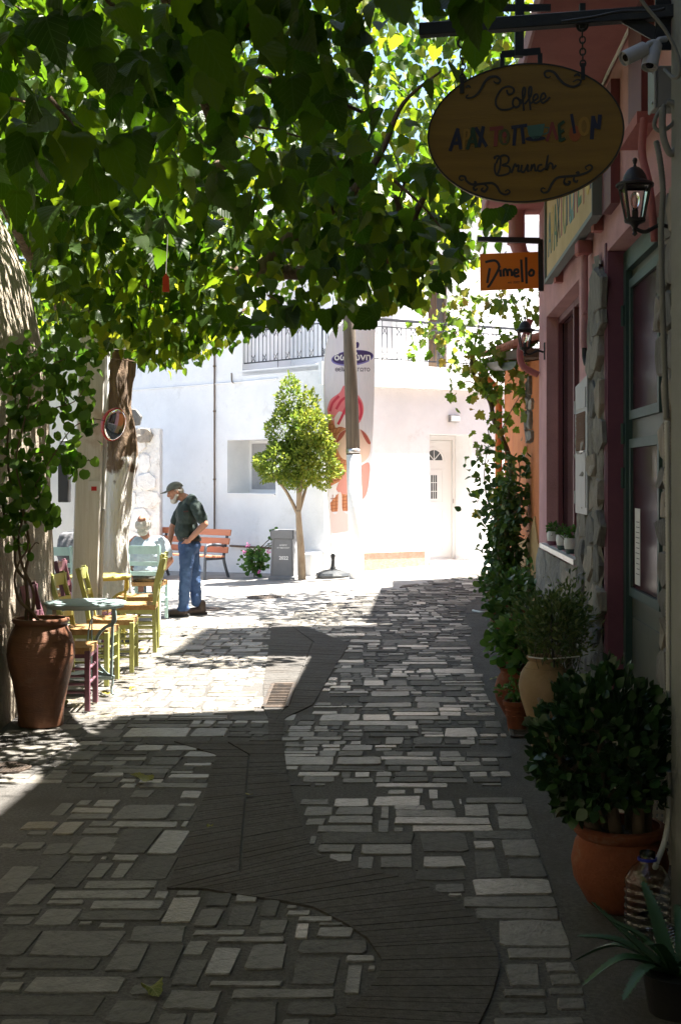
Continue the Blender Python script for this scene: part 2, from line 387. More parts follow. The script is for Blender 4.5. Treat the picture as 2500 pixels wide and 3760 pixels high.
# ------------------------------------------------------------------ paving stones (recursive splitting of the bed)
def split(x0, x1, y0, y1, out):
    w, h = x1 - x0, y1 - y0
    if h > 0.34 or (h > 0.19 and w < 2.2 * h and rnd.random() < 0.5):
        k = rnd.uniform(0.32, 0.68); ym = y0 + h * k; split(x0, x1, y0, ym, out); split(x0, x1, ym, y1, out); return
    if w > 0.5 or (w > 0.22 and w > 1.5 * h and rnd.random() < 0.6) or (w > 0.18 and w > 0.7 * h and rnd.random() < 0.3):
        k = rnd.uniform(0.3, 0.7); xm = x0 + w * k; split(x0, xm, y0, y1, out); split(xm, x1, y0, y1, out); return
    if h > 0.12 and w > 1.6 * h and rnd.random() < 0.42:
        k = rnd.uniform(0.35, 0.65); ym = y0 + h * k; out.append((x0, x1, y0, ym)); out.append((x0, x1, ym, y1)); return
    out.append((x0, x1, y0, y1))
cells = []
y = 3.5
while y < 23:
    bh = rnd.uniform(0.42, 0.62); x = -3.6 + rnd.uniform(-0.3, 0)
    while x < 4.2:
        bw = rnd.uniform(0.7, 1.4); split(x, x + bw, y, y + bh, cells); x += bw
    y += bh
def inpoly(x, y, P):
    c = False; j = len(P) - 1
    for i in range(len(P)):
        if (P[i][1] > y) != (P[j][1] > y) and x < (P[j][0] - P[i][0]) * (y - P[i][1]) / (P[j][1] - P[i][1]) + P[i][0]: c = not c
        j = i
    return c
def g2(pts): return [tuple(gnd(px, py)[:2]) for px, py in pts]
chL1 = g2([(1000, 2285), (985, 2390), (968, 2520), (968, 2600), (985, 2640), (985, 2725)])
chR1 = g2([(1110, 2300), (1285, 2365), (1230, 2450), (1150, 2590), (1045, 2640), (1035, 2725)])
chL2 = g2([(640, 2727), (795, 2775), (749, 2932), (686, 3091), (614, 3267)])
chR2 = g2([(1040, 2727), (1055, 2850), (1075, 2930), (1110, 3040), (1150, 3140)])
fanI = g2([(614, 3267), (750, 3269), (869, 3290), (1027, 3313), (1149, 3336), (1256, 3390), (1348, 3451), (1401, 3527), (1394, 3588), (1333, 3665), (1256, 3719), (1180, 3790), (1080, 3900)])
fanO = g2([(1148, 3141), (1190, 3152), (1230, 3165), (1310, 3191), (1516, 3237), (1677, 3313), (1750, 3385), (1792, 3436), (1825, 3500), (1834, 3560), (1800, 3680), (1740, 3800), (1600, 3960)])
polys = [chL1 + chR1[::-1], chL2 + chR2[::-1], fanI + fanO[::-1]]
manholes = [gnd(980, 2185), gnd(760, 2232)]
SQ = g2([(300, 2330), (560, 2298), (900, 2290), (1050, 2262), (1180, 2232), (1320, 2196), (1500, 2163), (1700, 2140), (1900, 2118)]) + [(4.6, 30), (-9, 30), (-6, 14)]
stones = []
for (x0, x1, y0, y1) in cells:
    xc, yc = (x0 + x1) / 2, (y0 + y1) / 2
    if x1 > edge_x(yc) + 0.02:
        if xc > edge_x(yc) - 0.06: continue
        x1 = edge_x(yc) - rnd.uniform(0, 0.02)
        if x1 - x0 < 0.07: continue
    if abs(xc / yc) > (0.62 if yc < 12 else 0.31) and yc < 20: continue
    pts = [(xc + i * (x1 - x0) * 0.33, yc + j * (y1 - y0) * 0.33) for i in (-1, 0, 1) for j in (-1, 0, 1)]
    k = max(sum(inpoly(a, b, P) for a, b in pts) for P in polys)
    if k >= 5: continue
    if (xc < -2.2 and yc > 9) or xc < -2.3: continue
    if inpoly(xc, yc, SQ): continue
    if rnd.random() < 0.06: continue
    stones.append((x0, x1, y0, y1))
def stone_geo(mb, x0, x1, y0, y1, o=(0, 0, 0), tn=None):
    g = 0.002 if tn is not None else rnd.uniform(0.008, 0.022) * (1 if min(x1 - x0, y1 - y0) > 0.12 else 0.6); a0, a1, b0, b1 = x0 + g * rnd.uniform(0.4, 1.5), x1 - g * rnd.uniform(0.4, 1.5), y0 + g * rnd.uniform(0.4, 1.3), y1 - g * rnd.uniform(0.4, 1.3)
    w_, h_ = a1 - a0, b1 - b0; c = min(w_, h_) * rnd.uniform(0.03, 0.11); j = min(0.012, min(w_, h_) * 0.06)
    base = [(a0 + c, b0), ((a0 + a1) / 2, b0), (a1 - c, b0), (a1, b0 + c), (a1, b1 - c), (a1 - c, b1), ((a0 + a1) / 2, b1), (a0 + c, b1), (a0, b1 - c), (a0, b0 + c)]
    base = [(x + rnd.uniform(-j, j), y + rnd.uniform(-j, j)) for x, y in base]
    xc, yc = (a0 + a1) / 2, (b0 + b1) / 2; hz = rnd.uniform(0.004, 0.008); tx, ty = rnd.gauss(0, 0.007), rnd.gauss(0, 0.011)
    base = [(x + 0.05 * (y - yc), y) for x, y in base]
    pale = 0.42 if (x0 < -0.1 and y0 > 9.5) else 0.0  # stones of the sunlit café area toned paler to stand in for sun
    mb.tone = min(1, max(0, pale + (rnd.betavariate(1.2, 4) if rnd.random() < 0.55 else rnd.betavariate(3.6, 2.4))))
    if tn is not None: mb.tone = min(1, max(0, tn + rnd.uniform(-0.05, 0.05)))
    zz = gz(xc, yc); n = len(base); ins = 0.004
    def top(x, y):
        l = math.hypot(x - xc, y - yc) or 1; return (x - (x - xc) / l * ins - o[0], y - (y - yc) / l * ins - o[1], zz + hz + (x - xc) * tx + (y - yc) * ty)
    vs = [(x - o[0], y - o[1], zz - 0.01) for x, y in base] + [(x - o[0], y - o[1], zz + hz - 0.005 + (x - xc) * tx + (y - yc) * ty) for x, y in base] + [top(x, y) for x, y in base]
    fs = [tuple(range(2 * n, 3 * n))]
    for q in (0, 1): fs += [(q * n + i, q * n + (i + 1) % n, (q + 1) * n + (i + 1) % n, (q + 1) * n + i) for i in range(n)]
    mb.add(vs, fs)
# measured layout of the nearest stones: left, right, far row, near row (photo survey), tone
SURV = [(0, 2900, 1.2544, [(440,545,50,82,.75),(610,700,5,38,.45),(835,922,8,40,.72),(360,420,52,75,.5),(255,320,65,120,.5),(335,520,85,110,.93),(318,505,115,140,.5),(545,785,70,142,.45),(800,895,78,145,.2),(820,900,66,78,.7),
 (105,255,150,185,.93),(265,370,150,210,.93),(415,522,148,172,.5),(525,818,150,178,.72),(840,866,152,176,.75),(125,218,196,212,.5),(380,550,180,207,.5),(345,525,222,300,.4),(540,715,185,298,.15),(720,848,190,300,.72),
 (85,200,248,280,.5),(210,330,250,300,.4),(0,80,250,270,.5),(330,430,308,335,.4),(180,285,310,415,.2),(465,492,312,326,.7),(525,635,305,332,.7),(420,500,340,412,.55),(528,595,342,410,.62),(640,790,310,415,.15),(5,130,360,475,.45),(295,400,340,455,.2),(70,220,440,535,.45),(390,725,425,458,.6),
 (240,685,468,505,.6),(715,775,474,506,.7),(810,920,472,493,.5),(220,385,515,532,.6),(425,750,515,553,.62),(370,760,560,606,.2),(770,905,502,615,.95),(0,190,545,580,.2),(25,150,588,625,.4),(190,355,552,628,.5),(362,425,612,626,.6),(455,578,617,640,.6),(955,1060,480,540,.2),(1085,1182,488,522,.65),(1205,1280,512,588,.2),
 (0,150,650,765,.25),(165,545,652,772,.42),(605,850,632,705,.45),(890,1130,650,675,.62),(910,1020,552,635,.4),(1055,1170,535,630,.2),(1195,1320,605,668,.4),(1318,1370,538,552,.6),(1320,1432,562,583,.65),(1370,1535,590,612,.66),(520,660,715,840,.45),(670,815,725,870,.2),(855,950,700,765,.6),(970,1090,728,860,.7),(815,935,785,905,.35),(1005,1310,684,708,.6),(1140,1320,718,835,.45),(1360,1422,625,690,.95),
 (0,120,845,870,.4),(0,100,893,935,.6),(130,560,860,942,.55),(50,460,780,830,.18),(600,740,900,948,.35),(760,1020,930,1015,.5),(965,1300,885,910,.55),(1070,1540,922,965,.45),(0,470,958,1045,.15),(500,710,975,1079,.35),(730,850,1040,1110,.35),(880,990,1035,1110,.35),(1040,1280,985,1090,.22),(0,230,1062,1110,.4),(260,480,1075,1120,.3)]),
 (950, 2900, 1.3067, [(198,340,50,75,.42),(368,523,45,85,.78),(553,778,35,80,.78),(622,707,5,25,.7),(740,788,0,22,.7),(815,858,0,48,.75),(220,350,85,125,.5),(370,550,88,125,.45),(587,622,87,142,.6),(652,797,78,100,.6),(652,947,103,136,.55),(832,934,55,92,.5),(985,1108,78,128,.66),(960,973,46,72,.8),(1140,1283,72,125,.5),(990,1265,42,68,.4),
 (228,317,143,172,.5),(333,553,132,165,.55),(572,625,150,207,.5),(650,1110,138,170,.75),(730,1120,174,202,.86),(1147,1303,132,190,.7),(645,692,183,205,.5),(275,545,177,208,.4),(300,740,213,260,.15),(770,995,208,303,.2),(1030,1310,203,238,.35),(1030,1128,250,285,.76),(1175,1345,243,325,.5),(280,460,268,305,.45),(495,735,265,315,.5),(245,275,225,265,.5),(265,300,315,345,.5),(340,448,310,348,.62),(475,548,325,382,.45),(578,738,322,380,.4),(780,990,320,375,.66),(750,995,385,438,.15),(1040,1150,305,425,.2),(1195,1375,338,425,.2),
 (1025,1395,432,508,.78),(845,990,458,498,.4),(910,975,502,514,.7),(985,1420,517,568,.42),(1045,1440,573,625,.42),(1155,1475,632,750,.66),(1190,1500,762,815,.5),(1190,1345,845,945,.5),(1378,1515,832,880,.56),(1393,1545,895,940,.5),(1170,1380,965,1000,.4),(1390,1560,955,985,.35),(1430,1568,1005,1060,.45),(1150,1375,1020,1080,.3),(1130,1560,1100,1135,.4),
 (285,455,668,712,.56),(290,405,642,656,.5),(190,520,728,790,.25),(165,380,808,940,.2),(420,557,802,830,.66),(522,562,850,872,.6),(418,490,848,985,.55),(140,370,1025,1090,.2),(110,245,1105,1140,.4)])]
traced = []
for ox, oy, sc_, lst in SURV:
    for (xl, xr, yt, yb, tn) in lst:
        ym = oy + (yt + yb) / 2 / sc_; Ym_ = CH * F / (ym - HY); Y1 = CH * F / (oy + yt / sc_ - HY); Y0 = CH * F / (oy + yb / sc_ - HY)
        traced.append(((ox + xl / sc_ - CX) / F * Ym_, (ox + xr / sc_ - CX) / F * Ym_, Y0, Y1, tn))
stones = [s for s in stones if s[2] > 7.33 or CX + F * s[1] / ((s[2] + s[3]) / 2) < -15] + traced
def seen(s):
    s = s[:4]

    x0, x1, y0, y1 = s; yc = (y0 + y1) / 2; px = CX + F * (x0 + x1) / 2 / yc; py = HY + F * CH / yc
    if not (-60 < px < 2560 and py < 3800): return -1
    return (x1 - x0) * F / yc * (y1 - y0) * F * CH / yc ** 2
stones.sort(key=seen, reverse=True)
rest = MB()
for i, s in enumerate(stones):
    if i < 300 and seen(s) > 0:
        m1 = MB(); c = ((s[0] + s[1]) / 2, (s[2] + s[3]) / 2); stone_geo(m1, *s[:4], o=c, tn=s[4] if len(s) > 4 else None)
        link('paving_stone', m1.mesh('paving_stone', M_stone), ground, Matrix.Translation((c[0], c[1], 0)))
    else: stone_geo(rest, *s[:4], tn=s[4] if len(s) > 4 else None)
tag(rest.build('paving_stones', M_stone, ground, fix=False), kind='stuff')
M_square = mat('sunlit_square_paving', (0.26, 0.245, 0.225), (0.33, 0.315, 0.29), 3, 0.8, 0.5, 90, stain=((0.18, 0.165, 0.15), 1.2, 0.5, 0.8))  # sun glare put into a pale sheet, edged along the far shadow line
sqo = grid_mesh('square_paving', [-9 + 0.4 * i for i in range(36)], [14 + 0.25 * i for i in range(64)], M_square, 0.005); bm = bmesh.new(); bm.from_mesh(sqo.data)
bmesh.ops.delete(bm, geom=[f for f in bm.faces if not inpoly(f.calc_center_median().x, f.calc_center_median().y, SQ)], context='FACES'); bm.to_mesh(sqo.data); bm.free(); tag(sqo, kind='structure')
# ------------------------------------------------------------------ combed concrete drain channel
def resamp(P, n):
    d = [0]
    for a, b in zip(P, P[1:]): d.append(d[-1] + math.dist(a, b))
    out = []
    for k in range(n):
        t = d[-1] * k / (n - 1); i = max(j for j in range(len(d)) if d[j] <= t + 1e-9); i = min(i, len(P) - 2)
        f = (t - d[i]) / (d[i + 1] - d[i] + 1e-12); out.append((P[i][0] + (P[i + 1][0] - P[i][0]) * f, P[i][1] + (P[i + 1][1] - P[i][1]) * f))
    return out
M_chan = mat('combed_concrete', (0.045, 0.042, 0.039), (0.095, 0.088, 0.08), 42, 0.9, 1.0, 140, det=8, stain=((0.055, 0.045, 0.036), 2.2, 0.45, 0.75))
def ribs(mb, A, B, n, gap, H=0.010, mid=None):
    A, B = resamp(A, n + 1), resamp(B, n + 1)
    for i in range(n):
        f0, f1 = gap, 1 - gap
        q = []
        for (P, s) in ((A, 0), (B, 0), (B, 1), (A, 1)):
            f = f1 if s else f0; q.append((P[i][0] + (P[i + 1][0] - P[i][0]) * f, P[i][1] + (P[i + 1][1] - P[i][1]) * f))
        segs = [(0, 1)] if mid is None else [(0, mid - 0.012), (mid + 0.012, 1)]
        for (s0, s1) in segs:
            def L_(a, b, t): return (a[0] + (b[0] - a[0]) * t, a[1] + (b[1] - a[1]) * t)
            qq = [L_(q[0], q[1], s0), L_(q[0], q[1], s1), L_(q[3], q[2], s1), L_(q[3], q[2], s0)]
            hz = H + rnd.uniform(-0.0012, 0.0012); n4 = 4
            mb.add([(x, y, gz(x, y) - 0.002) for x, y in qq] + [(x, y, gz(x, y) + hz) for x, y in qq],
                   [(4, 5, 6, 7)] + [(k, (k + 1) % 4, 4 + (k + 1) % 4, 4 + k) for k in range(4)])
mb = MB(); ribs(mb, chL1, chR1, 70, 0.03, mid=0.55); ribs(mb, chL2, chR2, 66, 0.035, mid=0.48); ribs(mb, fanI, fanO, 64, 0.03)
tag(mb.build('drain_channel', M_chan, fix=False), kind='structure')
# drain grates and covers
def drain_grate(corners, nb, label):
    P = [gnd(*c) for c in corners]; root = thing('drain_grate', label, 'drain grate')
    z = gz(P[0].x, P[0].y) + 0.016
    fr_ = MB()
    for i in range(4):
        a, b = P[i].copy(), P[(i + 1) % 4].copy(); a.z = b.z = z; fr_.bar(a, b, 0.03, 0.012, ch=0.003)
    fr_.build('frame', M_iron, root)
    pit = MB(); pit.add([(p.x, p.y, z - 0.012) for p in P], [(0, 1, 2, 3)]); pit.build('pit', M_pit, root)
    for i in range(nb):
        f = (i + 0.5) / nb; a = P[0].lerp(P[3], f); b = P[1].lerp(P[2], f); a.z = b.z = z + 0.001
        MB().bar(a, b, 0.012, 0.014, ch=0.002).build('grate_bar', M_iron, root)
    rebase(root, (P[0] + P[2]) / 2)
M_pit = mat('drain_pit', (0.008, 0.008, 0.008), rough=1)
drain_grate([(968, 2602), (1052, 2602), (1082, 2516), (1002, 2516)], 15, 'iron bar drain grate set in the channel at the edge of the sunlit patch')
drain_grate([(1470, 2170), (1600, 2152), (1612, 2147), (1480, 2163)], 5, 'long narrow iron grate beyond the far shadow edge near the white door')
drain_grate([(1880, 2712), (1965, 2712), (1945, 2672), (1872, 2672)], 7, 'small iron drain cover beside the tan amphora pot by the shop wall')
def manhole(p, r, label):
    root = thing('manhole_cover', label, 'manhole cover', (p.x, p.y, gz(p.x, p.y) + 0.004))
    MB().lathe([(r, 0.0), (r, 0.012), (r * 0.93, 0.012), (r * 0.92, 0.009), (0.001, 0.009)], n=28).build('rim', M_iron, root)
    mb = MB()
    for i in range(-6, 7):
        for j in range(-6, 7):
            if math.hypot(i, j) < 6.3: mb.box((i * r * 0.14, j * r * 0.14, 0.011), (r * 0.09, r * 0.09, 0.005))
    mb.build('tread_pattern', M_iron, root)
manhole(manholes[0], 0.30, 'round iron manhole cover in front of the litter bin')
manhole(manholes[1], 0.27, 'round iron manhole cover behind the walking man')
p = gnd(30, 2825); manhole(p, 0.14, 'small round iron cover beside the big terracotta urn')
# fallen leaves
M_fall = leafmat('fallen_leaf', [(0, (0.10, 0.13, 0.02)), (0.5, (0.22, 0.20, 0.03)), (1, (0.30, 0.20, 0.03))], [(0, (0.2, 0.25, 0.03)), (1, (0.4, 0.28, 0.04))], 0.5, 0.25, 0.6, (0.3, 0.26, 0.08))
fl = [(560, 2880, 0.13, 0.3, 'large green and yellow fallen leaf on the shaded paving left of the channel'), (920, 2932, 0.05, 0.4, 'small yellow green fallen leaf on the combed concrete channel'),
      (553, 3645, 0.09, 0.1, 'pale green fallen leaf on the darkest paving'), (770, 2432, 0.07, 0.7, 'yellow fallen leaf at the top of the sunlit patch'),
      (400, 2560, 0.09, 0.6, 'yellow green fallen leaf by the front foot of the grey blue table'), (475, 2540, 0.06, 0.8, 'small yellow fallen leaf between the table and the sunlit patch'),
      (505, 2398, 0.08, 0.6, 'yellow green fallen leaf under the outer green chair'), (762, 3052, 0.035, 0.2, 'tiny green fallen leaf on the left side of the channel'), (240, 2602, 0.12, 0.1, 'green fallen leaf in the shade beside the plum chair'),
      (1800, 2500, 0.09, 0.3, 'green fallen leaf beside the terracotta pots')]
for i, (px, py, s, tn, lb) in enumerate(fl):
    p = gnd(px, py); r = np.random.RandomState(50 + i); a = r.rand() * 6.28
    o = leaves('fallen_leaf', 'mulberry', np.array([[0, 0, 0.022]]), np.array([[math.cos(a), math.sin(a), 0.03]]), np.array([[0.1 * r.randn(), 0.1 * r.randn(), 1.0]]), np.array([s]), M_fall, None, np.array([tn]), 0.35, -0.3, 0.25, i, stuff=False)
    o.location = (p.x, p.y, 0); tag(o, lb, 'leaf', 'leaves fallen on the paving')
# ------------------------------------------------------------------ right side: buildings
M_pink = mat('pink_plaster', (0.46, 0.235, 0.25), (0.55, 0.29, 0.30), 3, 0.85, 0.8, 70, stain=((0.36, 0.19, 0.19), 1.7, 0.52, 0.78))
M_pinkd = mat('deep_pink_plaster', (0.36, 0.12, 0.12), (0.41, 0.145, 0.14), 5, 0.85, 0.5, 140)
M_purple = mat('plum_paint', (0.16, 0.052, 0.085), (0.19, 0.065, 0.10), 6, 0.6, 0.2, 60)
M_burg = mat('burgundy_wood', (0.14, 0.035, 0.045), (0.17, 0.05, 0.06), 8, 0.6, 0.2, 60, stretch=(1, 1, 0.2))
M_greyw = mat('grey_green_render', (0.21, 0.215, 0.195), (0.245, 0.25, 0.225), 3, 0.85, 0.35, 130)
M_green = mat('dark_green_paint', (0.028, 0.062, 0.058), (0.038, 0.078, 0.07), 8, 0.55, 0.25, 50, stretch=(1, 1, 0.2))
M_doorp = mat('grey_green_panel', (0.075, 0.085, 0.07), (0.095, 0.105, 0.085), 5, 0.5, 0.1, 40)
M_darkglass = mat('dark_glass', (0.012, 0.008, 0.01), rough=0.08)
M_plumglass = mat('plum_glass', (0.04, 0.014, 0.021), (0.05, 0.018, 0.026), 2, 0.2, spec=0.04)
M_rubble = mat('rubble_stone', (0.62, 0.62, 0.62), (1, 1, 1), 9, 0.85, 0.9, 26, tone=[(0, (0.13, 0.13, 0.125)), (0.35, (0.22, 0.21, 0.19)), (0.7, (0.31, 0.28, 0.24)), (1, (0.38, 0.33, 0.27))], stretch=(1, 1, 0.5), bdist=0.03)
M_rubface = mat('rubble_face', (0.15, 0.145, 0.135), (0.30, 0.28, 0.245), 4.5, 0.95, 1.0, 28, stretch=(1, 1, 0.6), stain=((0.12, 0.12, 0.125), 2.5, 0.5, 0.68), bdist=0.03)
M_rmort = mat('lime_mortar', (0.17, 0.162, 0.145), (0.27, 0.255, 0.225), 7, 0.95, 1.0, 35, bdist=0.02)
M_white = mat('whitewash', (0.80, 0.80, 0.795), (0.87, 0.87, 0.865), 1.6, 0.9, 0.5, 14, stain=((0.58, 0.57, 0.54), 1.3, 0.58, 0.82), bdist=0.02)
M_black = mat('black_iron', (0.012, 0.012, 0.013), (0.02, 0.02, 0.02), 12, 0.5, 0.2, 90)
M_steel = mat('steel', (0.5, 0.5, 0.5), rough=0.35, metal=0.9)
M_marble = mat('white_marble', (0.7, 0.7, 0.68), (0.58, 0.58, 0.56), 6, 0.35)
M_orange = mat('orange_plaster', (0.52, 0.17, 0.045), (0.46, 0.135, 0.035), 2.2, 0.9, 0.4, 70, stain=((0.33, 0.11, 0.05), 1.8, 0.55, 0.75))
M_tile = mat('roof_tile', (0.36, 0.13, 0.075), (0.46, 0.19, 0.11), 9, 0.85, 0.3, 60)
M_wood = mat('old_wood', (0.10, 0.065, 0.04), (0.18, 0.12, 0.075), 5, 0.8, 0.5, 30, stretch=(6, 6, 0.4))
PK = Frame((1.35, 0, 0), (0.053, 1, 0), n=(-1, 0.053, 0))      # the pink shop front: a = metres along the street
# near grey house: its street wall and far corner
root = thing('grey_house', 'grey green rendered house wall at the alley edge, carrying the coffee sign', 'house', (1.29, 5.12, 0))
mb = MB()
mb.box((1.29 + 2.2, 5.12 - 5.5, 4.75), (4.4, 11.0, 9.5), ch=0.015); o = mb.build('wall', M_greyw, root); o.location = -Vector(root.location)
mb = MB(); mb.box((-1.0, -5.5, 4.2), (4.57, 3.0, 8.4)); o = mb.build('sky_blocking_wing', M_greyw, root); o.location = -Vector(root.location)  # unseen wing across the alley behind the camera, added to cut skylight
# ---- pink building
pink = thing('pink_shop_building', 'pink plastered shop building with rubble stone base and overhanging balcony', 'building')
mb = MB()
win = (10.45, 12.96, 1.11, 3.34, 0.16); door = (6.95, 8.97, 0.0, 3.30, 0.15)
wall_holes(mb, PK, 5.0, 13.7, 0, 4.5, [win, door], 0.16)
mb.quad(PK(13.7, 0, 0), PK(13.7, 0, -4), PK(13.7, 4.6, -4), PK(13.7, 4.6, 0))
mb.build('wall', M_pink, pink)
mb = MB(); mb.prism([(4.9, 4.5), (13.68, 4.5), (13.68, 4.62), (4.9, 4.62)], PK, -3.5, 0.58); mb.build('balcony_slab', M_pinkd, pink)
mb = MB(); mb.prism([(4.9, 4.49), (13.70, 4.49), (13.70, 4.635), (4.9, 4.635)], PK, 0.581, 0.60); mb.build('balcony_fascia', M_pink, pink)
mb = MB(); mb.prism([(4.95, 4.625), (10.38, 4.625), (10.38, 9.5), (4.95, 9.5)], PK, -4, -0.02); mb.build('upper_storey', M_pink, pink)
o = MB().quad(PK(10.3, 1.0, -0.155), PK(13.0, 1.0, -0.155), PK(13.0, 3.4, -0.155), PK(10.3, 3.4, -0.155)).build('window_pane', M_darkglass, pink)
mb = MB()
for a in (10.5, 11.7, 12.92): mb.prism([(a - 0.035, 1.13), (a + 0.035, 1.13), (a + 0.035, 3.33), (a - 0.035, 3.33)], PK, -0.15, -0.11)
for z in (1.15, 3.30): mb.prism([(10.46, z - 0.03), (12.95, z - 0.03), (12.95, z + 0.03), (10.46, z + 0.03)], PK, -0.149, -0.112)
mb.build('window_frame', M_burg, pink)
mb = MB(); mb.prism([(10.35, 1.06), (13.05, 1.06), (13.05, 1.105), (10.35, 1.105)], PK, -0.14, 0.06); mb.build('window_sill', M_marble, pink)
# plum door surround on the reveal
mb = MB(); mb.box((PK(8.955, 1.65, -0.075)), (0.16, 0.035, 3.3), Matrix.Rotation(-0.053, 3, 'Z'), 0.004)
mb.build('door_jamb', M_purple, pink)
mb = MB(); mb.prism([(8.975, 0), (9.03, 0), (9.03, 3.36), (8.975, 3.36)], PK, -0.02, 0.012); mb.build('door_architrave', M_purple, pink)
# green door
dr = MB(); D0 = -0.149
def dbar(mb, a0, a1, z0, z1, d0, d1): mb.prism([(a0, z0), (a1, z0), (a1, z1), (a0, z1)], PK, d0, d1)
dbar(dr, 6.96, 8.94, 0.02, 3.29, D0 - 0.03, D0); door_o = dr.build('door', M_doorp, pink)
mb = MB()
dbar(mb, 8.84, 8.94, 0.03, 3.28, D0, D0 + 0.045); dbar(mb, 6.97, 7.05, 0.03, 3.28, D0, D0 + 0.045); dbar(mb, 7.05, 8.84, 3.15, 3.28, D0, D0 + 0.044)
mb.build('door_frame', M_green, door_o)
for (z0, z1) in ((2.2, 3.02), (1.02, 1.95)):
    dbar(mb := MB(), 7.8, 8.74, z0, z1, D0, D0 + 0.012); mb.build('pane', M_plumglass, door_o)
    mb = MB()
    for (a0, a1, b0, b1) in ((7.74, 7.8, z0 - 0.06, z1 + 0.06), (8.74, 8.80, z0 - 0.06, z1 + 0.06), (7.8, 8.74, z0 - 0.06, z0), (7.8, 8.74, z1, z1 + 0.06)): dbar(mb, a0, a1, b0, b1, D0, D0 + 0.03)
    mb.build('pane_frame', M_green, door_o)
dbar(mb := MB(), 7.82, 8.74, 0.12, 0.82, D0, D0 + 0.012); mb.build('lower_panel', M_doorp, door_o)
for z in (0.35, 1.75, 2.05, 2.85):
    MB().tube([PK(8.90, z - 0.07, D0 + 0.055), PK(8.90, z + 0.07, D0 + 0.055)], 0.014).build('hinge', M_green, door_o)
M_paper = mat('paper', (0.75, 0.74, 0.72), rough=0.8); M_ink = mat('ink', (0.03, 0.03, 0.03), rough=0.8)
dbar(mb := MB(), 8.47, 8.66, 1.05, 1.55, D0 + 0.0125, D0 + 0.014); pp = mb.build('paper_notice', M_paper, door_o)
mb = MB()
for i in range(11): dbar(mb, 8.49, 8.58 + 0.05 * rnd.random(), 1.12 + i * 0.034, 1.124 + i * 0.034, D0 + 0.0142, D0 + 0.0148)
mb.build('notice_lines', M_ink, door_o)
# rubble facing: stones one by one on a mortar bed
mb = MB(); bed = [(5.2, 0), (6.94, 0), (6.94, 3.2), (5.2, 3.2)]
mb.prism(bed, PK, 0.0, 0.012)
def bndR(z): return 9.04
def bndL(z):  # ragged left limit of the stone between door and window
    return np.interp(z, [0, 1.1, 1.35, 1.9, 2.3, 2.7, 3.1, 3.35], [13.6, 13.5, 10.35, 10.3, 9.9, 9.62, 9.5, 9.3]) if z < 1.06 or z > 1.12 else 10.4
def strip_poly():
    zz = [0, 0.5, 1.05]; return [(9.04, 0), (13.62, 0), (13.58, 0.5), (13.55, 1.05), (10.4, 1.05), (10.36, 1.5), (10.3, 1.9), (10.05, 2.15), (9.9, 2.35), (9.68, 2.7), (9.55, 3.05), (9.36, 3.33), (9.2, 3.3), (9.04, 3.2)]
bedo = mb.build('mortar_bed', M_rmort, pink)
V = []; Fq = []; idx = {}; st_ = 0.045; PP = strip_poly()
def rough_d(a, z): return 0.012 + 0.05 * max(0, 0.5 + mnoise.noise(Vector((a * 3.1, z * 2.2, 3))) * 0.6 + 0.45 * mnoise.noise(Vector((a * 9, z * 5.5, 7)))+ 0.25 * mnoise.noise(Vector((a * 21, z * 13, 1))))
def gv(i, j):
    if (i, j) not in idx:
        a, z = 9.04 + i * st_, j * st_; idx[(i, j)] = len(V); V.append(PK(a + 0.01 * mnoise.noise(Vector((i * 1.7, j * 1.3, 0))), z, rough_d(a, z) - (0.02 if i == 0 else 0)))
    return idx[(i, j)]
for i in range(104):
    for j in range(75):
        if inpoly(9.04 + (i + 0.5) * st_, (j + 0.5) * st_, PP) and not (10.3 < 9.04 + (i + 0.5) * st_ < 13.1 and 1.05 < (j + 0.5) * st_ < 1.12): Fq.append((gv(i, j), gv(i + 1, j), gv(i + 1, j + 1), gv(i, j + 1)))
o = MB().add(V, Fq).build('rubble_face', M_rubface, pink, auto=70)
SP = strip_poly()
def rubble(u0, u1, v0, v1, inside, fr, parent, mt, cu=0.26, cv=0.17, dep=0.05, off=0.012):
    n = 0; v = v0
    while v < v1:
        hh = cv * rnd.uniform(0.6, 1.4); u = u0 - rnd.random() * 0.2
        while u < u1:
            ww = cu * rnd.uniform(0.5, 1.5); uc, vc = u + ww / 2, v + hh / 2 + rnd.uniform(-0.02, 0.02)
            if inside(uc, vc):
                k = rnd.choice((5, 6, 6, 7)); a0 = rnd.random() * 6.28; P = []
                for i in range(k):
                    a = a0 + 6.283 * i / k; e = 0.54 * rnd.uniform(0.84, 1.1); ca, sa = math.cos(a), math.sin(a); q = (abs(ca) ** 3 + abs(sa) ** 3) ** (-1 / 3)
                    P.append((uc + ww * e * ca * q, vc + hh * e * sa * q))
                d = dep * rnd.uniform(0.5, 1.1); m1 = MB(); m1.tone = rnd.random()
                c2 = (sum(p[0] for p in P) / k, sum(p[1] for p in P) / k); vs = []
                for (s, dd) in ((1, -0.004), (0.985, d * 0.7), (0.9, d)):
                    vs += [fr(c2[0] + (x - c2[0]) * s, c2[1] + (y - c2[1]) * s, off + dd + (rnd.uniform(-0.3, 0.3) * d if s < 0.95 else 0)) for x, y in P]
                vs.append(fr(c2[0], c2[1], off + d * rnd.uniform(0.9, 1.15)))
                fs = [(q * k + i, q * k + (i + 1) % k, (q + 1) * k + (i + 1) % k, (q + 1) * k + i) for q in (0, 1) for i in range(k)] + [(2 * k + i, 2 * k + (i + 1) % k, 3 * k) for i in range(k)]
                m1.add(vs, fs); m1.build('stone', mt, parent); n += 1
            u += ww
        v += hh
    return n
rubble(9.05, 13.5, 0.02, 3.3, lambda u, v: inpoly(u, v, SP) and inpoly(u + 0.06, v, SP) and inpoly(u - 0.06, v, SP) and not (u > 10.1 and v > 0.9 and v < 1.3), PK, pink, M_rubble, 0.42, 0.24, 0.05)
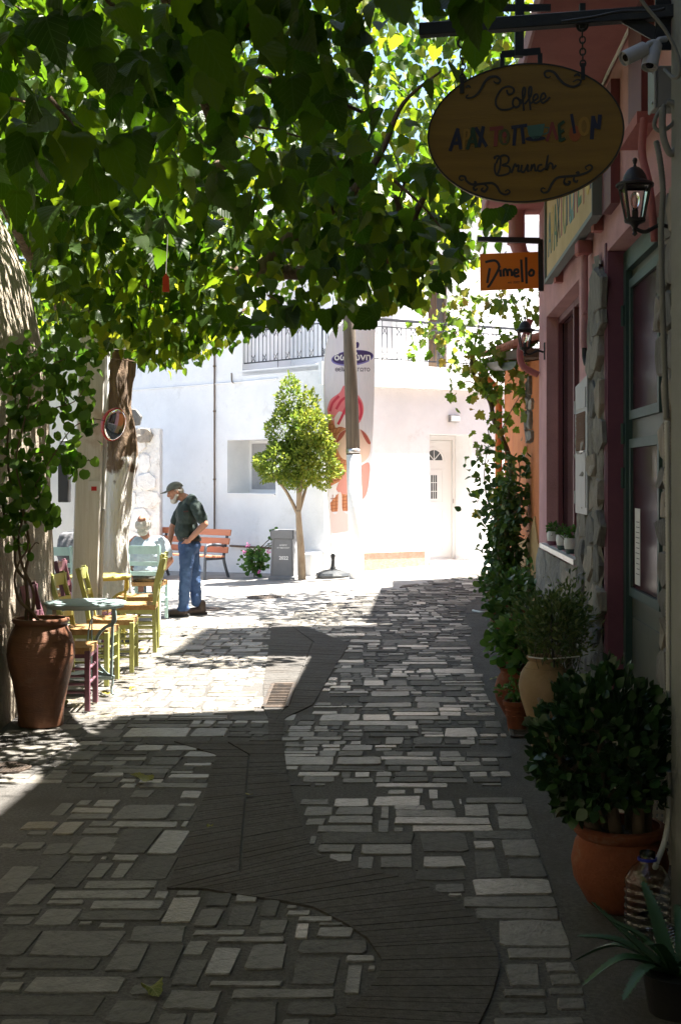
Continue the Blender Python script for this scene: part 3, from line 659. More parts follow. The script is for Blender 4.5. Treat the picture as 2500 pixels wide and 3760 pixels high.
rubble(6.2, 6.94, 0.05, 3.15, lambda u, v: u < 6.88, PK, pink, M_rubble, 0.24, 0.2, 0.045)
# drain pipes of the pink front
mb = MB(); mb.tube([PK(9.76, 3.42, 0.05), PK(9.76, 2.72, 0.05)], 0.027, 12); mb.build('downpipe', M_pink, pink, auto=50)
mb = MB(); mb.box(PK(9.74, 3.46, 0.06), (0.11, 0.14, 0.10), ch=0.01); mb.build('hopper_box', M_pinkd, pink)
mb = MB(); mb.tube([PK(9.76, 2.73, 0.05), PK(9.76, 2.66, 0.05), PK(9.72, 2.60, 0.045), PK(9.66, 2.57, 0.02)], 0.02, 10); mb.build('pipe_bend', M_black, pink, auto=50)
MB().box(PK(9.76, 2.98, 0.035), (0.065, 0.075, 0.02)).build('pipe_clip', M_pink, pink)
mb = MB(); mb.tube([PK(13.5, 4.5, 0.25), PK(13.5, 4.2, 0.25), PK(13.52, 4.05, 0.2), PK(13.55, 3.95, 0.05)], [0.085, 0.085, 0.08, 0.08], 12); mb.build('soil_pipe', M_pink, pink, auto=50)
MB().tube([PK(13.5, 4.22, 0.25), PK(13.5, 4.16, 0.25)], 0.098, 12).build('pipe_collar', M_pink, pink, auto=50)
mb = MB(); mb.tube(spline([PK(13.62, 3.4, 0.1), PK(13.62, 3.1, 0.2), PK(13.6, 2.92, 0.18), PK(13.58, 2.82, 0.02)], 5), 0.035, 8); mb.build('pipe_loop', M_pinkd, pink, auto=50)
# white cable stapled in the corner of wall and balcony underside
mb = MB(); mb.tube([PK(6 + 0.25 * i, 4.475 + 0.008 * rnd.uniform(-1, 1), 0.02) for i in range(26)], 0.011, 6); mb.build('corner_cable', M_paper, pink)
# burgundy shutters above the door
mb = MB(); dbar(mb, 7.25, 7.68, 3.76, 4.42, 0.0, 0.07); mb.build('shutter', M_burg, pink)
mb = MB(); dbar(mb, 7.15, 7.75, 3.69, 3.755, 0.0, 0.11); mb.build('shutter_sill', M_pinkd, pink)
mb = MB(); dbar(mb, 8.42, 8.80, 3.52, 4.32, 0.0, 0.06); mb.build('shutter', M_burg, pink)
mb = MB(); mb.prism([(13.9, 0.0), (16.2, 0.0), (16.2, 12.6), (13.9, 12.6)], PK, -5, -0.95)
ou = mb.build('rear_tower', M_pink, pink)
rebase(pink, (2.0, 11, 0))
# ---- electric meter box on the wall
M_mbox = mat('grey_enamel', (0.27, 0.28, 0.29), (0.31, 0.32, 0.33), 6, 0.5, 0.1, 40)
t = thing('meter_box', 'grey metal meter cabinet with mesh grille beside the dark shop window', 'meter box')
mb = MB(); mb.prism([(9.54, 1.48), (10.22, 1.48), (10.22, 2.46), (9.54, 2.50)], PK, 0.0, 0.06); mb.build('cabinet', M_mbox, t)
for (a0, a1, z0, z1) in ((9.60, 10.16, 1.53, 1.93), (9.60, 10.16, 2.27, 2.42)): dbar(mb := MB(), a0, a1, z0, z1, 0.06, 0.066); mb.build('door_panel', M_mbox, t)
dbar(mb := MB(), 9.64, 10.14, 1.96, 2.24, 0.0602, 0.062); mb.build('grille_back', mat('rust_dark', (0.07, 0.04, 0.025), rough=0.9), t)
mb = MB()
for i in range(-9, 16):
    for s in (1, -1):
        a = 9.64 + i * 0.035; b0 = (a, 1.96) if s > 0 else (a, 2.24); b1 = (a + 0.28, 2.24) if s > 0 else (a + 0.28, 1.96)
        def cl(p, q):
            t0, t1 = 0, 1; dx = q[0] - p[0]
            if p[0] < 9.64: t0 = (9.64 - p[0]) / dx
            if q[0] > 10.14: t1 = (10.14 - p[0]) / dx
            return None if t0 >= t1 else ((p[0] + dx * t0, p[1] + (q[1] - p[1]) * t0), (p[0] + dx * t1, p[1] + (q[1] - p[1]) * t1))
        c = cl(b0, b1)
        if c: mb.ribbon([c[0], c[1]], 0.008, PK, 0.062, 0.066 + 0.001 * s)
mb.build('mesh_grille', mat('rusty_mesh', (0.22, 0.12, 0.07), rough=0.8), t)
for z in (1.6, 2.3): MB().tube([PK(10.235, z - 0.05, 0.055), PK(10.235, z + 0.05, 0.055)], 0.014).build('hinge', M_mbox, t)
MB().bar(PK(9.6, 1.945, 0.075), PK(9.82, 1.945, 0.075), 0.012).build('latch', M_steel, t)
rebase(t, PK(10, 1.48, 0.1))
# ---- painted name board on the pink wall
M_board = mat('painted_board', (0.42, 0.27, 0.10), (0.50, 0.34, 0.15), 2.5, 0.6, 0.15, 30)
t = thing('name_board', 'long painted board with Greek letters on the pink wall above the window', 'sign')
mb = MB(); dbar(mb, 8.86, 11.98, 3.56, 4.32, 0.07, 0.10); mb.build('board', M_board, t)
mb = MB(); 
for (a0, a1, z0, z1) in ((8.84, 12.0, 3.525, 3.56), (8.84, 12.0, 4.32, 4.355), (8.84, 8.875, 3.56, 4.32), (11.965, 12.0, 3.56, 4.32)): dbar(mb, a0, a1, z0, z1, 0.05, 0.12)
mb.build('board_frame', mat('grey_blue_frame', (0.15, 0.17, 0.17), rough=0.6), t)
PKr = Frame(PK(11.88, 0), -PK.u, n=PK.n)   # reads left to right when facing the wall
lm = {}
def colm(c):
    if c not in lm: lm[c] = mat('letter_paint', c, rough=0.6)
    return lm[c]
txt = [('Α', (0.05, 0.12, 0.13)), ('Ρ', (0.45, 0.30, 0.06)), ('Α', (0.05, 0.13, 0.06)), ('Χ', (0.04, 0.08, 0.10)), ('Τ', (0.35, 0.08, 0.08)), ('Ο', (0.18, 0.2, 0.06)), ('Π', (0.05, 0.06, 0.12)), ('Ω', (0.10, 0.25, 0.25)), ('Λ', (0.35, 0.10, 0.10)), ('Ε', (0.05, 0.16, 0.07)), ('Ι', (0.35, 0.12, 0.05)), ('Ο', (0.5, 0.33, 0.05)), ('Ν', (0.04, 0.05, 0.10))]
for i, (c, cc) in enumerate(txt): text_mesh('letter', c, 0.50, PKr, 0.18 + i * 0.228, 3.75 + 0.02 * math.sin(i * 2.3), 0.101, colm(cc), t, 0.002, bold=0.008, sx=0.75)
for a in (9.2, 11.6): MB().box(PK(a, 3.54, 0.035), (0.07, 0.1, 0.12)).build('bracket_block', M_pinkd, t)
rebase(t, PK(10.4, 3.52, 0.08))
# ---- wall lanterns
M_lglass = glass('lantern_glass', (0.95, 0.93, 0.9), 0.12, 1.2)
M_bulb = mat('bulb_socket', (0.05, 0.045, 0.04), rough=0.6); M_bglass = glass('bulb_glass', (1, 0.97, 0.9), 0.03, 1.2)
def lantern(loc, dirx, label, sc=1.0):
    t = thing('wall_lantern', label, 'wall lantern', loc, group='black lanterns on the pink wall')
    mb = MB(); mb.lathe([(0.001, 0.46), (0.012, 0.455), (0.018, 0.44), (0.012, 0.42), (0.008, 0.41), (0.014, 0.395), (0.03, 0.39), (0.055, 0.37), (0.075, 0.335), (0.085, 0.30), (0.115, 0.285), (0.13, 0.275), (0.13, 0.26)], n=24)
    mb.build('roof', M_black, t, auto=40)
    mb = MB(); q = 0.118
    for s in range(4):
        a = R(45 + 90 * s); b = (math.cos(a), math.sin(a)); mb.bar((b[0] * q * 1.05, b[1] * q * 1.05, 0.265), (b[0] * 0.07, b[1] * 0.07, 0.03), 0.014)
    for zz, rr in ((0.258, 0.125), (0.03, 0.072)):
        for s in range(4):
            a, b = R(45 + 90 * s), R(135 + 90 * s); mb.bar((math.cos(a) * rr, math.sin(a) * rr, zz), (math.cos(b) * rr, math.sin(b) * rr, zz), 0.016)
    mb.build('cage', M_black, t)
    for s in range(4):
        a, b = R(45 + 90 * s), R(135 + 90 * s)
        MB().quad((math.cos(a) * 0.115, math.sin(a) * 0.115, 0.255), (math.cos(b) * 0.115, math.sin(b) * 0.115, 0.255), (math.cos(b) * 0.068, math.sin(b) * 0.068, 0.035), (math.cos(a) * 0.068, math.sin(a) * 0.068, 0.035)).build('pane', M_lglass, t)
    MB().lathe([(0.022, 0.03), (0.022, 0.09), (0.018, 0.10)], n=12).build('socket', M_bulb, t)
    MB().lathe([(0.016, 0.10), (0.03, 0.14), (0.036, 0.17), (0.028, 0.205), (0.012, 0.22), (0.001, 0.222)], n=12).build('bulb', M_bglass, t, smooth=True)
    mb = MB(); mb.lathe([(0.075, 0.03), (0.07, 0.012), (0.03, -0.005), (0.014, -0.03), (0.02, -0.04), (0.012, -0.055), (0.02, -0.07), (0.001, -0.085)], n=18); mb.build('base_cup', M_black, t, auto=50)
    d = Vector(dirx); w0 = d * 0.27
    mb = MB(); mb.tube(spline([(0, 0, -0.03), d * 0.07 + Vector((0, 0, -0.055)), d * 0.17 + Vector((0, 0, -0.01)), d * 0.25 + Vector((0, 0, -0.03))], 5), 0.014, 8); mb.build('arm', M_black, t, auto=50)
    mb = MB(); mb.bar(w0 + Vector((0, 0, -0.13)), w0 + Vector((0, 0, 0.10)), 0.07, 0.03, up=d); mb.build('wall_plate', M_black, t)
    t.scale = (sc,) * 3
lantern(PK(6.69, 3.05, 0.2), -PK.n, 'black wall lantern with clear bulb above the green door', 0.74)
lantern(PK(13.1, 3.03, 0.2), -PK.n, 'black wall lantern at the corner of the pink building under the orange sign', 0.74)
# ---- hanging orange sign
M_osign = mat('orange_sign', (0.72, 0.20, 0.008), (0.68, 0.18, 0.008), 2, 0.45)
t = thing('orange_hanging_sign', 'orange rectangular sign with black handwritten Dimello lettering', 'sign')
OS = Frame((1.42, 13.3, 2.47 + 1.2), (1, 0.03, 0)); OS = Frame(at(1763, 1068, 13.2), (1, 0.02, 0))
mb = MB(); mb.prism([(0, 0), (0.585, 0.03), (0.58, 0.395), (-0.005, 0.37)], OS, -0.012, 0.012); mb.build('panel', M_osign, t)
mb = MB(); mb.prism([(0.585, 0.0), (0.635, 0.0), (0.63, 0.52), (0.585, 0.52)], OS, -0.02, 0.02); mb.build('mounting_plate', M_black, t)
mb = MB(); mb.prism([(-0.03, 0.50), (0.60, 0.48), (0.60, 0.535), (-0.03, 0.545)], OS, -0.025, 0.025); mb.build('arm', M_black, t)
strk = [[(45, 300), (60, 190), (70, 130)], [(25, 60), (120, 45), (160, 110), (130, 200), (65, 330), (45, 335)], [(170, 150), (172, 190), (176, 232)], [(165, 118), (168, 126)], [(205, 230), (203, 160), (225, 150), (238, 190), (240, 226), (243, 165), (268, 155), (280, 190), (282, 228)],
        [(300, 200), (340, 188), (338, 155), (310, 160), (303, 200), (318, 232), (355, 225)], [(372, 40), (376, 150), (384, 300)], [(418, 15), (420, 160), (424, 318)], [(470, 165), (448, 190), (455, 225), (485, 222), (492, 180), (470, 160), (462, 172)]]
lt = MB()
for s in strk: lt.ribbon(sp2([(0.02 + x * 0.00105, 0.34 - y * 0.00088 + x * 0.00003) for x, y in s], 5), 0.025, OS, 0.012, 0.0145)
lt.build('lettering', M_ink, t)
text_mesh('small_lettering', 'est. 2002', 0.032, OS, 0.33, 0.075, 0.0125, M_ink, t, 0.0008, 0.3)
rebase(t, OS(0.3, 0.2))
# ---- orange house further along
og = thing('orange_house', 'orange plastered house with tiled eave beyond the pink shop', 'house')
OR = Frame((1.276, 0, 0), (0.066, 1, 0), n=(-1, 0.066, 0))
mb = MB(); mb.prism([(13.75, -0.1), (21.6, -0.1), (21.6, 3.62), (13.75, 3.0)], OR, -0.6, 0); mb.build('wall', M_orange, og)
mb = MB(); mb.prism([(13.76, -0.1), (20.6, -0.1), (20.4, 0.5), (19.6, 0.75), (17.9, 0.9), (16.2, 1.0), (15.4, 1.3), (14.9, 1.0), (13.76, 1.05)], OR, 0.001, 0.018); mb.build('bare_plaster_patch', mat('ochre_plaster', (0.40, 0.25, 0.09), (0.33, 0.2, 0.08), 5, 0.9, 0.4, 60), og)
mb = MB(); mb.prism([(16.4, 0), (21.2, 0), (21.2, 7.9), (16.4, 7.9)], OR, -4, -0.9); mb.build('upper_storey', M_orange, og)
rubble(15.5, 16.8, 2.0, 3.1, lambda u, v: (u - 16.1) ** 2 / 0.18 + (v - 2.55) ** 2 / 0.2 < 1, OR, og, M_rubble, 0.25, 0.2, 0.05, 0.0)
rebase(og, (2.4, 17, 0))
rf = MB(); rf.prism([(13.8, 3.02), (21.9, 3.66), (21.9, 3.76), (13.8, 3.12)], OR, -0.7, 0.3); roof = rf.build('eave', M_wood, og); roof.location = -Vector(og.location)
for i in range(26):
    a = 14.0 + i * 0.3; mb = MB(); P = []; ez = 3.12 + (a - 13.8) * 0.079 - 4.05
    for k in range(7):
        th = math.pi * k / 6; P.append((math.cos(th) * 0.115, math.sin(th) * 0.085))
    vs = [OR(a + x, ez + 4.06 + z, 0.36) for x, z in P] + [OR(a + x * 0.85, ez + 4.33 + z, -0.6) for x, z in P] + [OR(a + x * 0.82, ez + 4.055 + z * 0.75, 0.36) for x, z in P] + [OR(a + x * 0.7, ez + 4.32 + z * 0.75, -0.6) for x, z in P]
    fs = [(k, k + 1, 8 + k, 7 + k) for k in range(6)] + [(14 + k, 21 + k, 22 + k, 15 + k) for k in range(6)] + [(k, 14 + k, 15 + k, k + 1) for k in range(6)]
    mb.add(vs, fs); mb.build('roof_tile', M_tile, roof, auto=60)
mb = MB(); mb.tube([OR(21.55, 3.5, 0.4), OR(21.55, 3.35, 0.25), OR(21.5, 3.2, 0.1), OR(21.5, 0.05, 0.1)], 0.06, 10); o = mb.build('downpipe', M_orange, og, auto=50); o.location = -Vector(og.location)
mb = MB()
for k in range(9):
    th = math.pi * (1 + k / 8)
P = [(0.10 * math.cos(math.pi * (1 + k / 8)), 0.10 * math.sin(math.pi * (1 + k / 8))) for k in range(9)]
vs = [OR(a, (3.0 if a < 15 else 3.64) + z, 0.42 + x) for a in (14, 21.9) for x, z in P]; mb.add(vs, [(k, k + 1, 10 + k, 9 + k) for k in range(8)])
o = mb.build('gutter', mat('dark_gutter', (0.06, 0.05, 0.045), rough=0.5), og, auto=50); o.location = -Vector(og.location)
# ------------------------------------------------------------------ the oval coffee sign and its bracket
M_oval = mat('ochre_board', (0.17, 0.095, 0.008), (0.215, 0.125, 0.012), 3.5, 0.5, 0.25, 40, stretch=(0.6, 1, 7), stain=((0.15, 0.085, 0.02), 5, 0.6, 0.85))
M_rimw = mat('board_edge', (0.30, 0.20, 0.09), rough=0.7)
SG = Frame(at(1925, 490, 5.2), (0.983, -0.184, 0))
K = 0.000691
def q2(P): return [((x - 667) * K, -(y - 767) * K) for x, y in P]
t = thing('oval_coffee_sign', 'ochre oval hanging sign lettered Coffee and Brunch with coloured Greek letters', 'sign')
def ell(a, b, n=64, cx=0, cy=0): return [(cx + a * math.cos(6.28319 * i / n), cy + b * math.sin(6.28319 * i / n)) for i in range(n)]
MB().prism(ell(0.388, 0.278), SG, -0.012, 0.008).build('board', M_oval, t, auto=30)
MB().ribbon(ell(0.384, 0.274) + ell(0.384, 0.274)[:1], 0.006, SG, 0.008, 0.0105).build('rim_line', M_ink, t)
ws = MB()
for s in [[(565, 515), (575, 540), (600, 535), (605, 510), (575, 495), (535, 510), (505, 560), (505, 600), (530, 625), (575, 628), (610, 612)], [(625, 560), (605, 570), (600, 600), (615, 618), (635, 610), (640, 585), (625, 563), (645, 578), (660, 575)],
          [(645, 600), (665, 560), (670, 515), (660, 508), (655, 540), (660, 600), (663, 640)], [(668, 602), (700, 560), (706, 512), (696, 506), (690, 540), (697, 600), (701, 638)], [(702, 600), (722, 585), (742, 570), (738, 550), (722, 555), (716, 582), (730, 600), (755, 588), (785, 570), (780, 546), (765, 552), (758, 582), (774, 600), (812, 570)]]:
    ws.ribbon(sp2(q2(s), 5), 0.0078, SG, 0.008, 0.0105)
ws.build('coffee_lettering', M_ink, t)
ws = MB()
for s in [[(500, 910), (495, 900), (515, 893), (530, 910), (526, 960), (512, 1000)], [(505, 935), (520, 905), (550, 890), (576, 905), (570, 935), (540, 948), (578, 958), (582, 990), (548, 1005), (510, 1003), (496, 970), (500, 935)],
          [(592, 995), (612, 945), (620, 958), (634, 952), (630, 985), (645, 985)], [(652, 950), (648, 985), (665, 990), (686, 950), (683, 985), (695, 985)], [(702, 988), (708, 950), (706, 975), (722, 950), (728, 985), (738, 985)], [(768, 955), (748, 958), (742, 985), (760, 990), (782, 975)], [(786, 985), (800, 900), (790, 985), (808, 950), (825, 955), (828, 980), (846, 960)]]:
    ws.ribbon(sp2(q2(s), 5), 0.0078, SG, 0.008, 0.0105)
ws.build('brunch_lettering', M_ink, t)
for s4 in ([[(345, 530), (332, 540), (340, 550), (375, 545), (410, 515), (435, 470), (465, 438), (505, 435), (528, 455), (520, 472), (500, 470), (490, 458)], [(328, 490), (345, 480), (358, 490)]],
           [[(815, 450), (800, 458), (785, 448), (780, 428), (800, 418), (835, 430), (865, 470), (895, 500), (940, 517), (975, 505), (985, 485), (965, 478), (940, 490)], [(945, 458), (965, 448), (980, 458)]],
           [[(318, 1020), (305, 1025), (293, 1015), (300, 1000), (325, 1005), (335, 1030), (370, 1052), (430, 1050), (480, 1048), (510, 1070), (530, 1105), (560, 1118), (583, 1105), (572, 1090), (555, 1100)], [(370, 1050), (388, 1042), (378, 1033)], [(430, 1050), (455, 1070), (440, 1095), (420, 1085), (432, 1072)], [(400, 1053), (375, 1070), (385, 1085), (398, 1075)]],
           [[(785, 1095), (770, 1088), (760, 1100), (775, 1115), (800, 1108), (820, 1070), (850, 1035), (900, 1028), (960, 1025), (1020, 1010), (1048, 985), (1035, 968), (1010, 980), (1020, 995)], [(900, 1030), (890, 1060), (910, 1075), (925, 1060), (912, 1055)], [(950, 1028), (945, 1050), (960, 1062), (968, 1050)], [(965, 1022), (972, 1008), (955, 1010)]]):
    ws = MB()
    for s in s4:
        P = sp2(q2(s), 5); n = len(P); ws.ribbon(P, [0.004 + 0.006 * math.sin(math.pi * i / (n - 1)) for i in range(n)], SG, 0.008, 0.0105)
    ws.build('scroll_ornament', M_ink, t)
NAVY, GRN, RED, MUST, OLV, TEAL, ORG = (0.012, 0.016, 0.045), (0.015, 0.045, 0.02), (0.19, 0.035, 0.03), (0.28, 0.16, 0.02), (0.07, 0.075, 0.02), (0.05, 0.13, 0.11), (0.26, 0.07, 0.015)
def lettr(strokes, c, wd=20, fill=None):
    b = MB()
    for i, s in enumerate(strokes): b.ribbon(q2(s), wd * K, SG, 0.008, 0.0105 + 0.0004 * i)
    if fill:
        for j, f in enumerate(fill): b.prism(q2(f), SG, 0.008, 0.0102 + 0.0003 * j)
    b.build('painted_letter', colm(c), t)
def ring(cx, cy, rx, ry, n=20): return [(cx + rx * math.cos(6.2832 * i / n), cy + ry * math.sin(6.2832 * i / n)) for i in range(n + 1)]
lettr([[(238, 852), (285, 722)], [(280, 725), (302, 845)], [(258, 808), (296, 808)]], NAVY)
lettr([[(316, 850), (327, 728)], [(325, 733), (348, 738), (350, 762), (342, 782), (322, 790)]], MUST, 15)
lettr([[(338, 848), (374, 722)], [(370, 722), (392, 838)], [(350, 805), (388, 803)]], GRN)
lettr([[(386, 722), (450, 836)], [(432, 718), (405, 838)]], NAVY)
lettr([[(468, 735), (546, 732)], [(507, 735), (500, 838)]], RED, 22)
lettr([ring(552, 785, 24, 40)], OLV, 17); lettr([[(553, 790), (555, 815)], [(545, 817), (565, 816)]], RED, 6, [ring(553, 772, 13, 17)[:-1]])
lettr([[(592, 732), (682, 724)], [(614, 735), (606, 838)], [(652, 732), (662, 830)]], NAVY, 19)
lettr([[(782, 742), (806, 744), (802, 772), (774, 782)]], TEAL, 8, [[(680, 728), (782, 720), (772, 780), (745, 806), (715, 806), (690, 780)]])
lettr([], NAVY, 8, [ring(728, 803, 58, 14)[:-1]])
lettr([[(794, 822), (826, 714)], [(822, 716), (852, 816)]], RED, 17)
lettr([[(862, 732), (869, 828)], [(860, 735), (892, 712)], [(866, 775), (890, 764)], [(868, 824), (897, 810)]], GRN, 18)
lettr([], ORG, 8, [ring(952, 785, 33, 46)[:-1]]); lettr([[(932, 672), (951, 785)]], NAVY, 17)
lettr([ring(1003, 746, 24, 46)], MUST, 18)
lettr([[(1046, 822), (1054, 690)], [(1054, 702), (1070, 755), (1084, 752)], [(1092, 684), (1084, 768)]], NAVY, 22)
def chain(parent, a, b, n, r=0.011):
    a, b = Vector(a), Vector(b); c = MB()
    for i in range(n):
        p = a.lerp(b, (i + 0.5) / n); L = (b - a).length / n * 0.62; ax = SG.u if i % 2 else SG.n
        P = []
        for k in range(13):
            th = 6.2832 * k / 12; P.append(p + ax * (r * math.cos(th)) + Vector((0, 0, 1)) * (L * math.sin(th)))
        c.tube(P, 0.0032, 6, cap=False)
    return c.build('chain', M_black, parent, smooth=True)
for (xt, yt, xb, yb) in ((312, 195, 308, 470), (993, 140, 997, 430)):
    a, b = q2([(xt, yt)])[0], q2([(xb, yb)])[0]
    rg = MB(); rg.tube([SG(a[0] + 0.02 * math.cos(th), a[1] - 0.02 + 0.02 * math.sin(th), 0) for th in [6.2832 * k / 16 for k in range(17)]], 0.005, 8, cap=False); rg.build('ring', M_black, t, smooth=True)
    chain(t, SG(a[0], a[1] - 0.04), SG(b[0], b[1] + 0.02), 6)
    cl_ = MB(); cl_.prism([(b[0] - 0.008, b[1] - 0.035), (b[0] + 0.008, b[1] - 0.035), (b[0] + 0.008, b[1] + 0.03), (b[0] - 0.008, b[1] + 0.03)], SG, -0.018, 0.014); cl_.build('clamp', M_black, t)
rebase(t, SG(0, -0.278))
t = thing('sign_bracket', 'black steel bracket arm fixed to the grey wall above the oval sign', 'bracket')
A, B = SG(-0.42, 0.435), SG(0.58, 0.445)
MB().bar(A, B, 0.05, 0.05, ch=0.003).build('beam', M_black, t)
a, b = q2([(1225, 130)])[0], q2([(1450, 285)])[0]
MB().bar(SG(*a), SG(b[0] + 0.01, b[1]), 0.012, 0.05).build('brace', M_black, t)
MB().bar(SG(0.535, 0.30), SG(0.535, 0.50), 0.012, 0.06).build('wall_plate', M_black, t)
for x in (312, 993): c = q2([(x, 100)])[0]; MB().bar(SG(c[0], 0.40), SG(c[0], 0.50), 0.022).build('eye_bolt', M_black, t)
rebase(t, B)
# hanging floodlight behind the sign
t = thing('hanging_floodlight', 'black floodlight on a vertical post behind the oval sign', 'floodlight')
FL = Frame(at(1912, 225, 5.75), (1, 0, 0))
MB().bar(FL(-0.01, 0.02), FL(0.0, 0.75), 0.038, 0.038).build('post', M_black, t)
MB().bar(FL(-0.085, 0.03), FL(0.085, 0.045), 0.008, 0.03).build('yoke', M_black, t)
for s in (-1, 1): MB().bar(FL(0.083 * s, -0.04), FL(0.083 * s, 0.035), 0.006, 0.02).build('yoke_arm', M_black, t)
MB().box(FL(0, -0.05), (0.15, 0.06, 0.05), ch=0.006).build('housing', M_black, t)
MB().bar(FL(-0.1, 0.235), FL(0.13, 0.235), 0.012, 0.03).build('clamp_bar', M_black, t)
rebase(t, FL(0, 0.75))
# cameras, junction box, cables on the corner of the grey wall
M_cam = mat('camera_white', (0.45, 0.45, 0.47), (0.5, 0.5, 0.52), 8, 0.45)
M_cable = mat('grey_cable', (0.17, 0.17, 0.155), (0.22, 0.22, 0.2), 10, 0.6)
def cctv(a, b, r, label):
    t = thing('security_camera', label, 'security camera', b, group='security cameras by the bracket'); d = Vector(a) - Vector(b); L = d.length; d.normalize()
    Q = d.to_track_quat('Z', 'Y').to_matrix()
    MB().lathe([(r * 0.7, -0.01), (r, 0.0), (r, L * 0.55), (r * 0.98, L * 0.555), (r, L * 0.56), (r, L), (r * 0.92, L), (r * 0.9, L - 0.012), (0.001, L - 0.012)], n=20, M=Q).build('housing', M_cam, t, auto=40)
    MB().lathe([(r * 0.5, L - 0.011), (r * 0.45, L - 0.006), (0.001, L - 0.005)], n=16, M=Q).build('lens', M_darkglass, t)
    MB().tube([Vector((0, 0, 0)), Vector((0.02, 0.0, 0.02)), Vector((0.05, 0.02, 0.03))], 0.012, 8).build('mount', M_cam, t)
cctv(at(2288, 216, 4.99), at(2362, 180, 5.02), 0.029, 'white bullet camera tilted toward the street')
cctv(at(2382, 248, 5.02), at(2400, 165, 5.05), 0.031, 'white bullet camera pointing down the grey wall')
t = thing('junction_box', 'grey weathered electrical junction box at the grey wall corner', 'electrical box')
jb = at(2437, 330, 5.21)
MB().box(jb, (0.085, 0.10, 0.165), ch=0.006).build('casing', M_mbox, t)
MB().box(jb + Vector((-0.047, 0, 0)), (0.012, 0.11, 0.175), ch=0.004).build('lid', M_mbox, t)
for dz in (-0.06, 0.06): MB().lathe([(0.006, 0), (0.006, 0.006), (0.001, 0.006)], jb + Vector((-0.053, -0.03, dz)), 8, M=Matrix.Rotation(R(-90), 3, 'Y')).build('screw', M_steel, t)
rebase(t, jb)
def cable(name, pts, r, label, cat, m=None, k=6): return tag(MB().tube(spline(pts, k), r, 8).build(name, m or M_cable, smooth=True), label, cat)
cable('power_cable', [at(2340, -20, 4.9), at(2375, 30, 4.9), at(2440, 110, 4.9), at(2485, 200, 4.9), at(2495, 270, 4.9), at(2470, 285, 4.95), at(2440, 255, 5.05)], 0.007, 'thin grey cable curving down past the bracket to the junction box', 'cable')
cable('looped_cable', [at(2440, 385, 5.09), at(2412, 420, 5.08), at(2400, 460, 5.08), at(2418, 480, 5.08), at(2450, 470, 5.08), at(2476, 440, 5.08), at(2486, 385, 5.08)], 0.008, 'small loop of grey cable hanging below the junction box', 'cable')
cable('thick_cable_loop', [at(2432, 395, 5.07), at(2430, 460, 5.07), at(2438, 520, 5.07), at(2462, 565, 5.07), at(2488, 530, 5.07), at(2494, 460, 5.07), at(2478, 390, 5.07), at(2450, 375, 5.08)], 0.014, 'thick grey cable loop hanging on the grey wall corner', 'cable')
cable('bracket_cable', [at(2060, 80, 5.06), at(2180, 62, 5.03), at(2280, 42, 5.0), at(2400, 40, 4.97), at(2440, 30, 4.95)], 0.006, 'black cable lying along the top of the sign bracket', 'cable', M_black)
def corrugated(name, pts, r, label, m):
    P = spline(pts, 14); P2 = []; rs = []
    L = sum((b - a).length for a, b in zip(P, P[1:])); n = int(L / 0.007); 
    d = [0]
    for a, b in zip(P, P[1:]): d.append(d[-1] + (b - a).length)
    for i in range(n):
        s = L * i / (n - 1); j = min(max(k for k in range(len(d)) if d[k] <= s + 1e-9), len(P) - 2); P2.append(P[j].lerp(P[j + 1], (s - d[j]) / (d[j + 1] - d[j] + 1e-12))); rs.append(r * (1 if i % 2 else 0.82))
    return tag(MB().tube(P2, rs, 9).build(name, m, smooth=True), label, 'conduit')
corrugated('corrugated_conduit', [at(2407, 520, 5.22), at(2420, 580, 5.2), at(2432, 700, 5.18), at(2425, 850, 5.18), at(2430, 1100, 5.17), at(2440, 1400, 5.17), at(2446, 1540, 5.17)], 0.013, 'grey corrugated conduit running down the corner above the white one', M_cable)
corrugated('white_hose', [at(2447, 1545, 5.16), at(2452, 2000, 5.16), at(2453, 2600, 5.16), at(2455, 2950, 5.14), at(2440, 3080, 5.08), at(2412, 3160, 5.0), at(2402, 3188, 4.97)], 0.012, 'white corrugated hose running down the grey wall corner to the bottle', mat('white_plastic', (0.5, 0.5, 0.48), rough=0.6))
cable('pink_pipe', [PK(7.1, 3.7, 0.08), PK(7.05, 3.5, 0.1), PK(6.95, 3.3, 0.08), PK(6.9, 3.0, 0.06)], 0.022, 'short pink painted pipe below the burgundy shutter', 'pipe', M_pinkd)
# ------------------------------------------------------------------ pots and plants along the right wall
M_terra = mat('terracotta', (0.16, 0.042, 0.016), (0.235, 0.07, 0.028), 5, 0.85, 0.5, 60, stain=((0.23, 0.14, 0.095), 6, 0.55, 0.72))
M_tan = mat('tan_clay', (0.28, 0.19, 0.105), (0.36, 0.25, 0.15), 5, 0.85, 0.35, 60, stain=((0.22, 0.11, 0.055), 3.5, 0.55, 0.8))
M_soil = mat('soil', (0.03, 0.022, 0.016), (0.05, 0.038, 0.028), 30, 1, 1, 60)
M_stem = mat('green_stem', (0.07, 0.075, 0.03), (0.11, 0.09, 0.05), 10, 0.8)
M_jstem = mat('jade_stem', (0.12, 0.09, 0.065), (0.17, 0.13, 0.09), 12, 0.8, 0.4, 60)
M_jade = leafmat('jade_leaf', [(0, (0.016, 0.042, 0.018)), (0.7, (0.028, 0.07, 0.022)), (1, (0.045, 0.095, 0.026))], [(0, (0.02, 0.05, 0.01)), (1, (0.05, 0.1, 0.02))], 0.3, 0.08)
M_herb = leafmat('herb_leaf', [(0, (0.05, 0.085, 0.03)), (0.6, (0.095, 0.145, 0.045)), (1, (0.17, 0.18, 0.06))], [(0, (0.05, 0.1, 0.02)), (1, (0.14, 0.2, 0.04))], 0.6, 0.3)
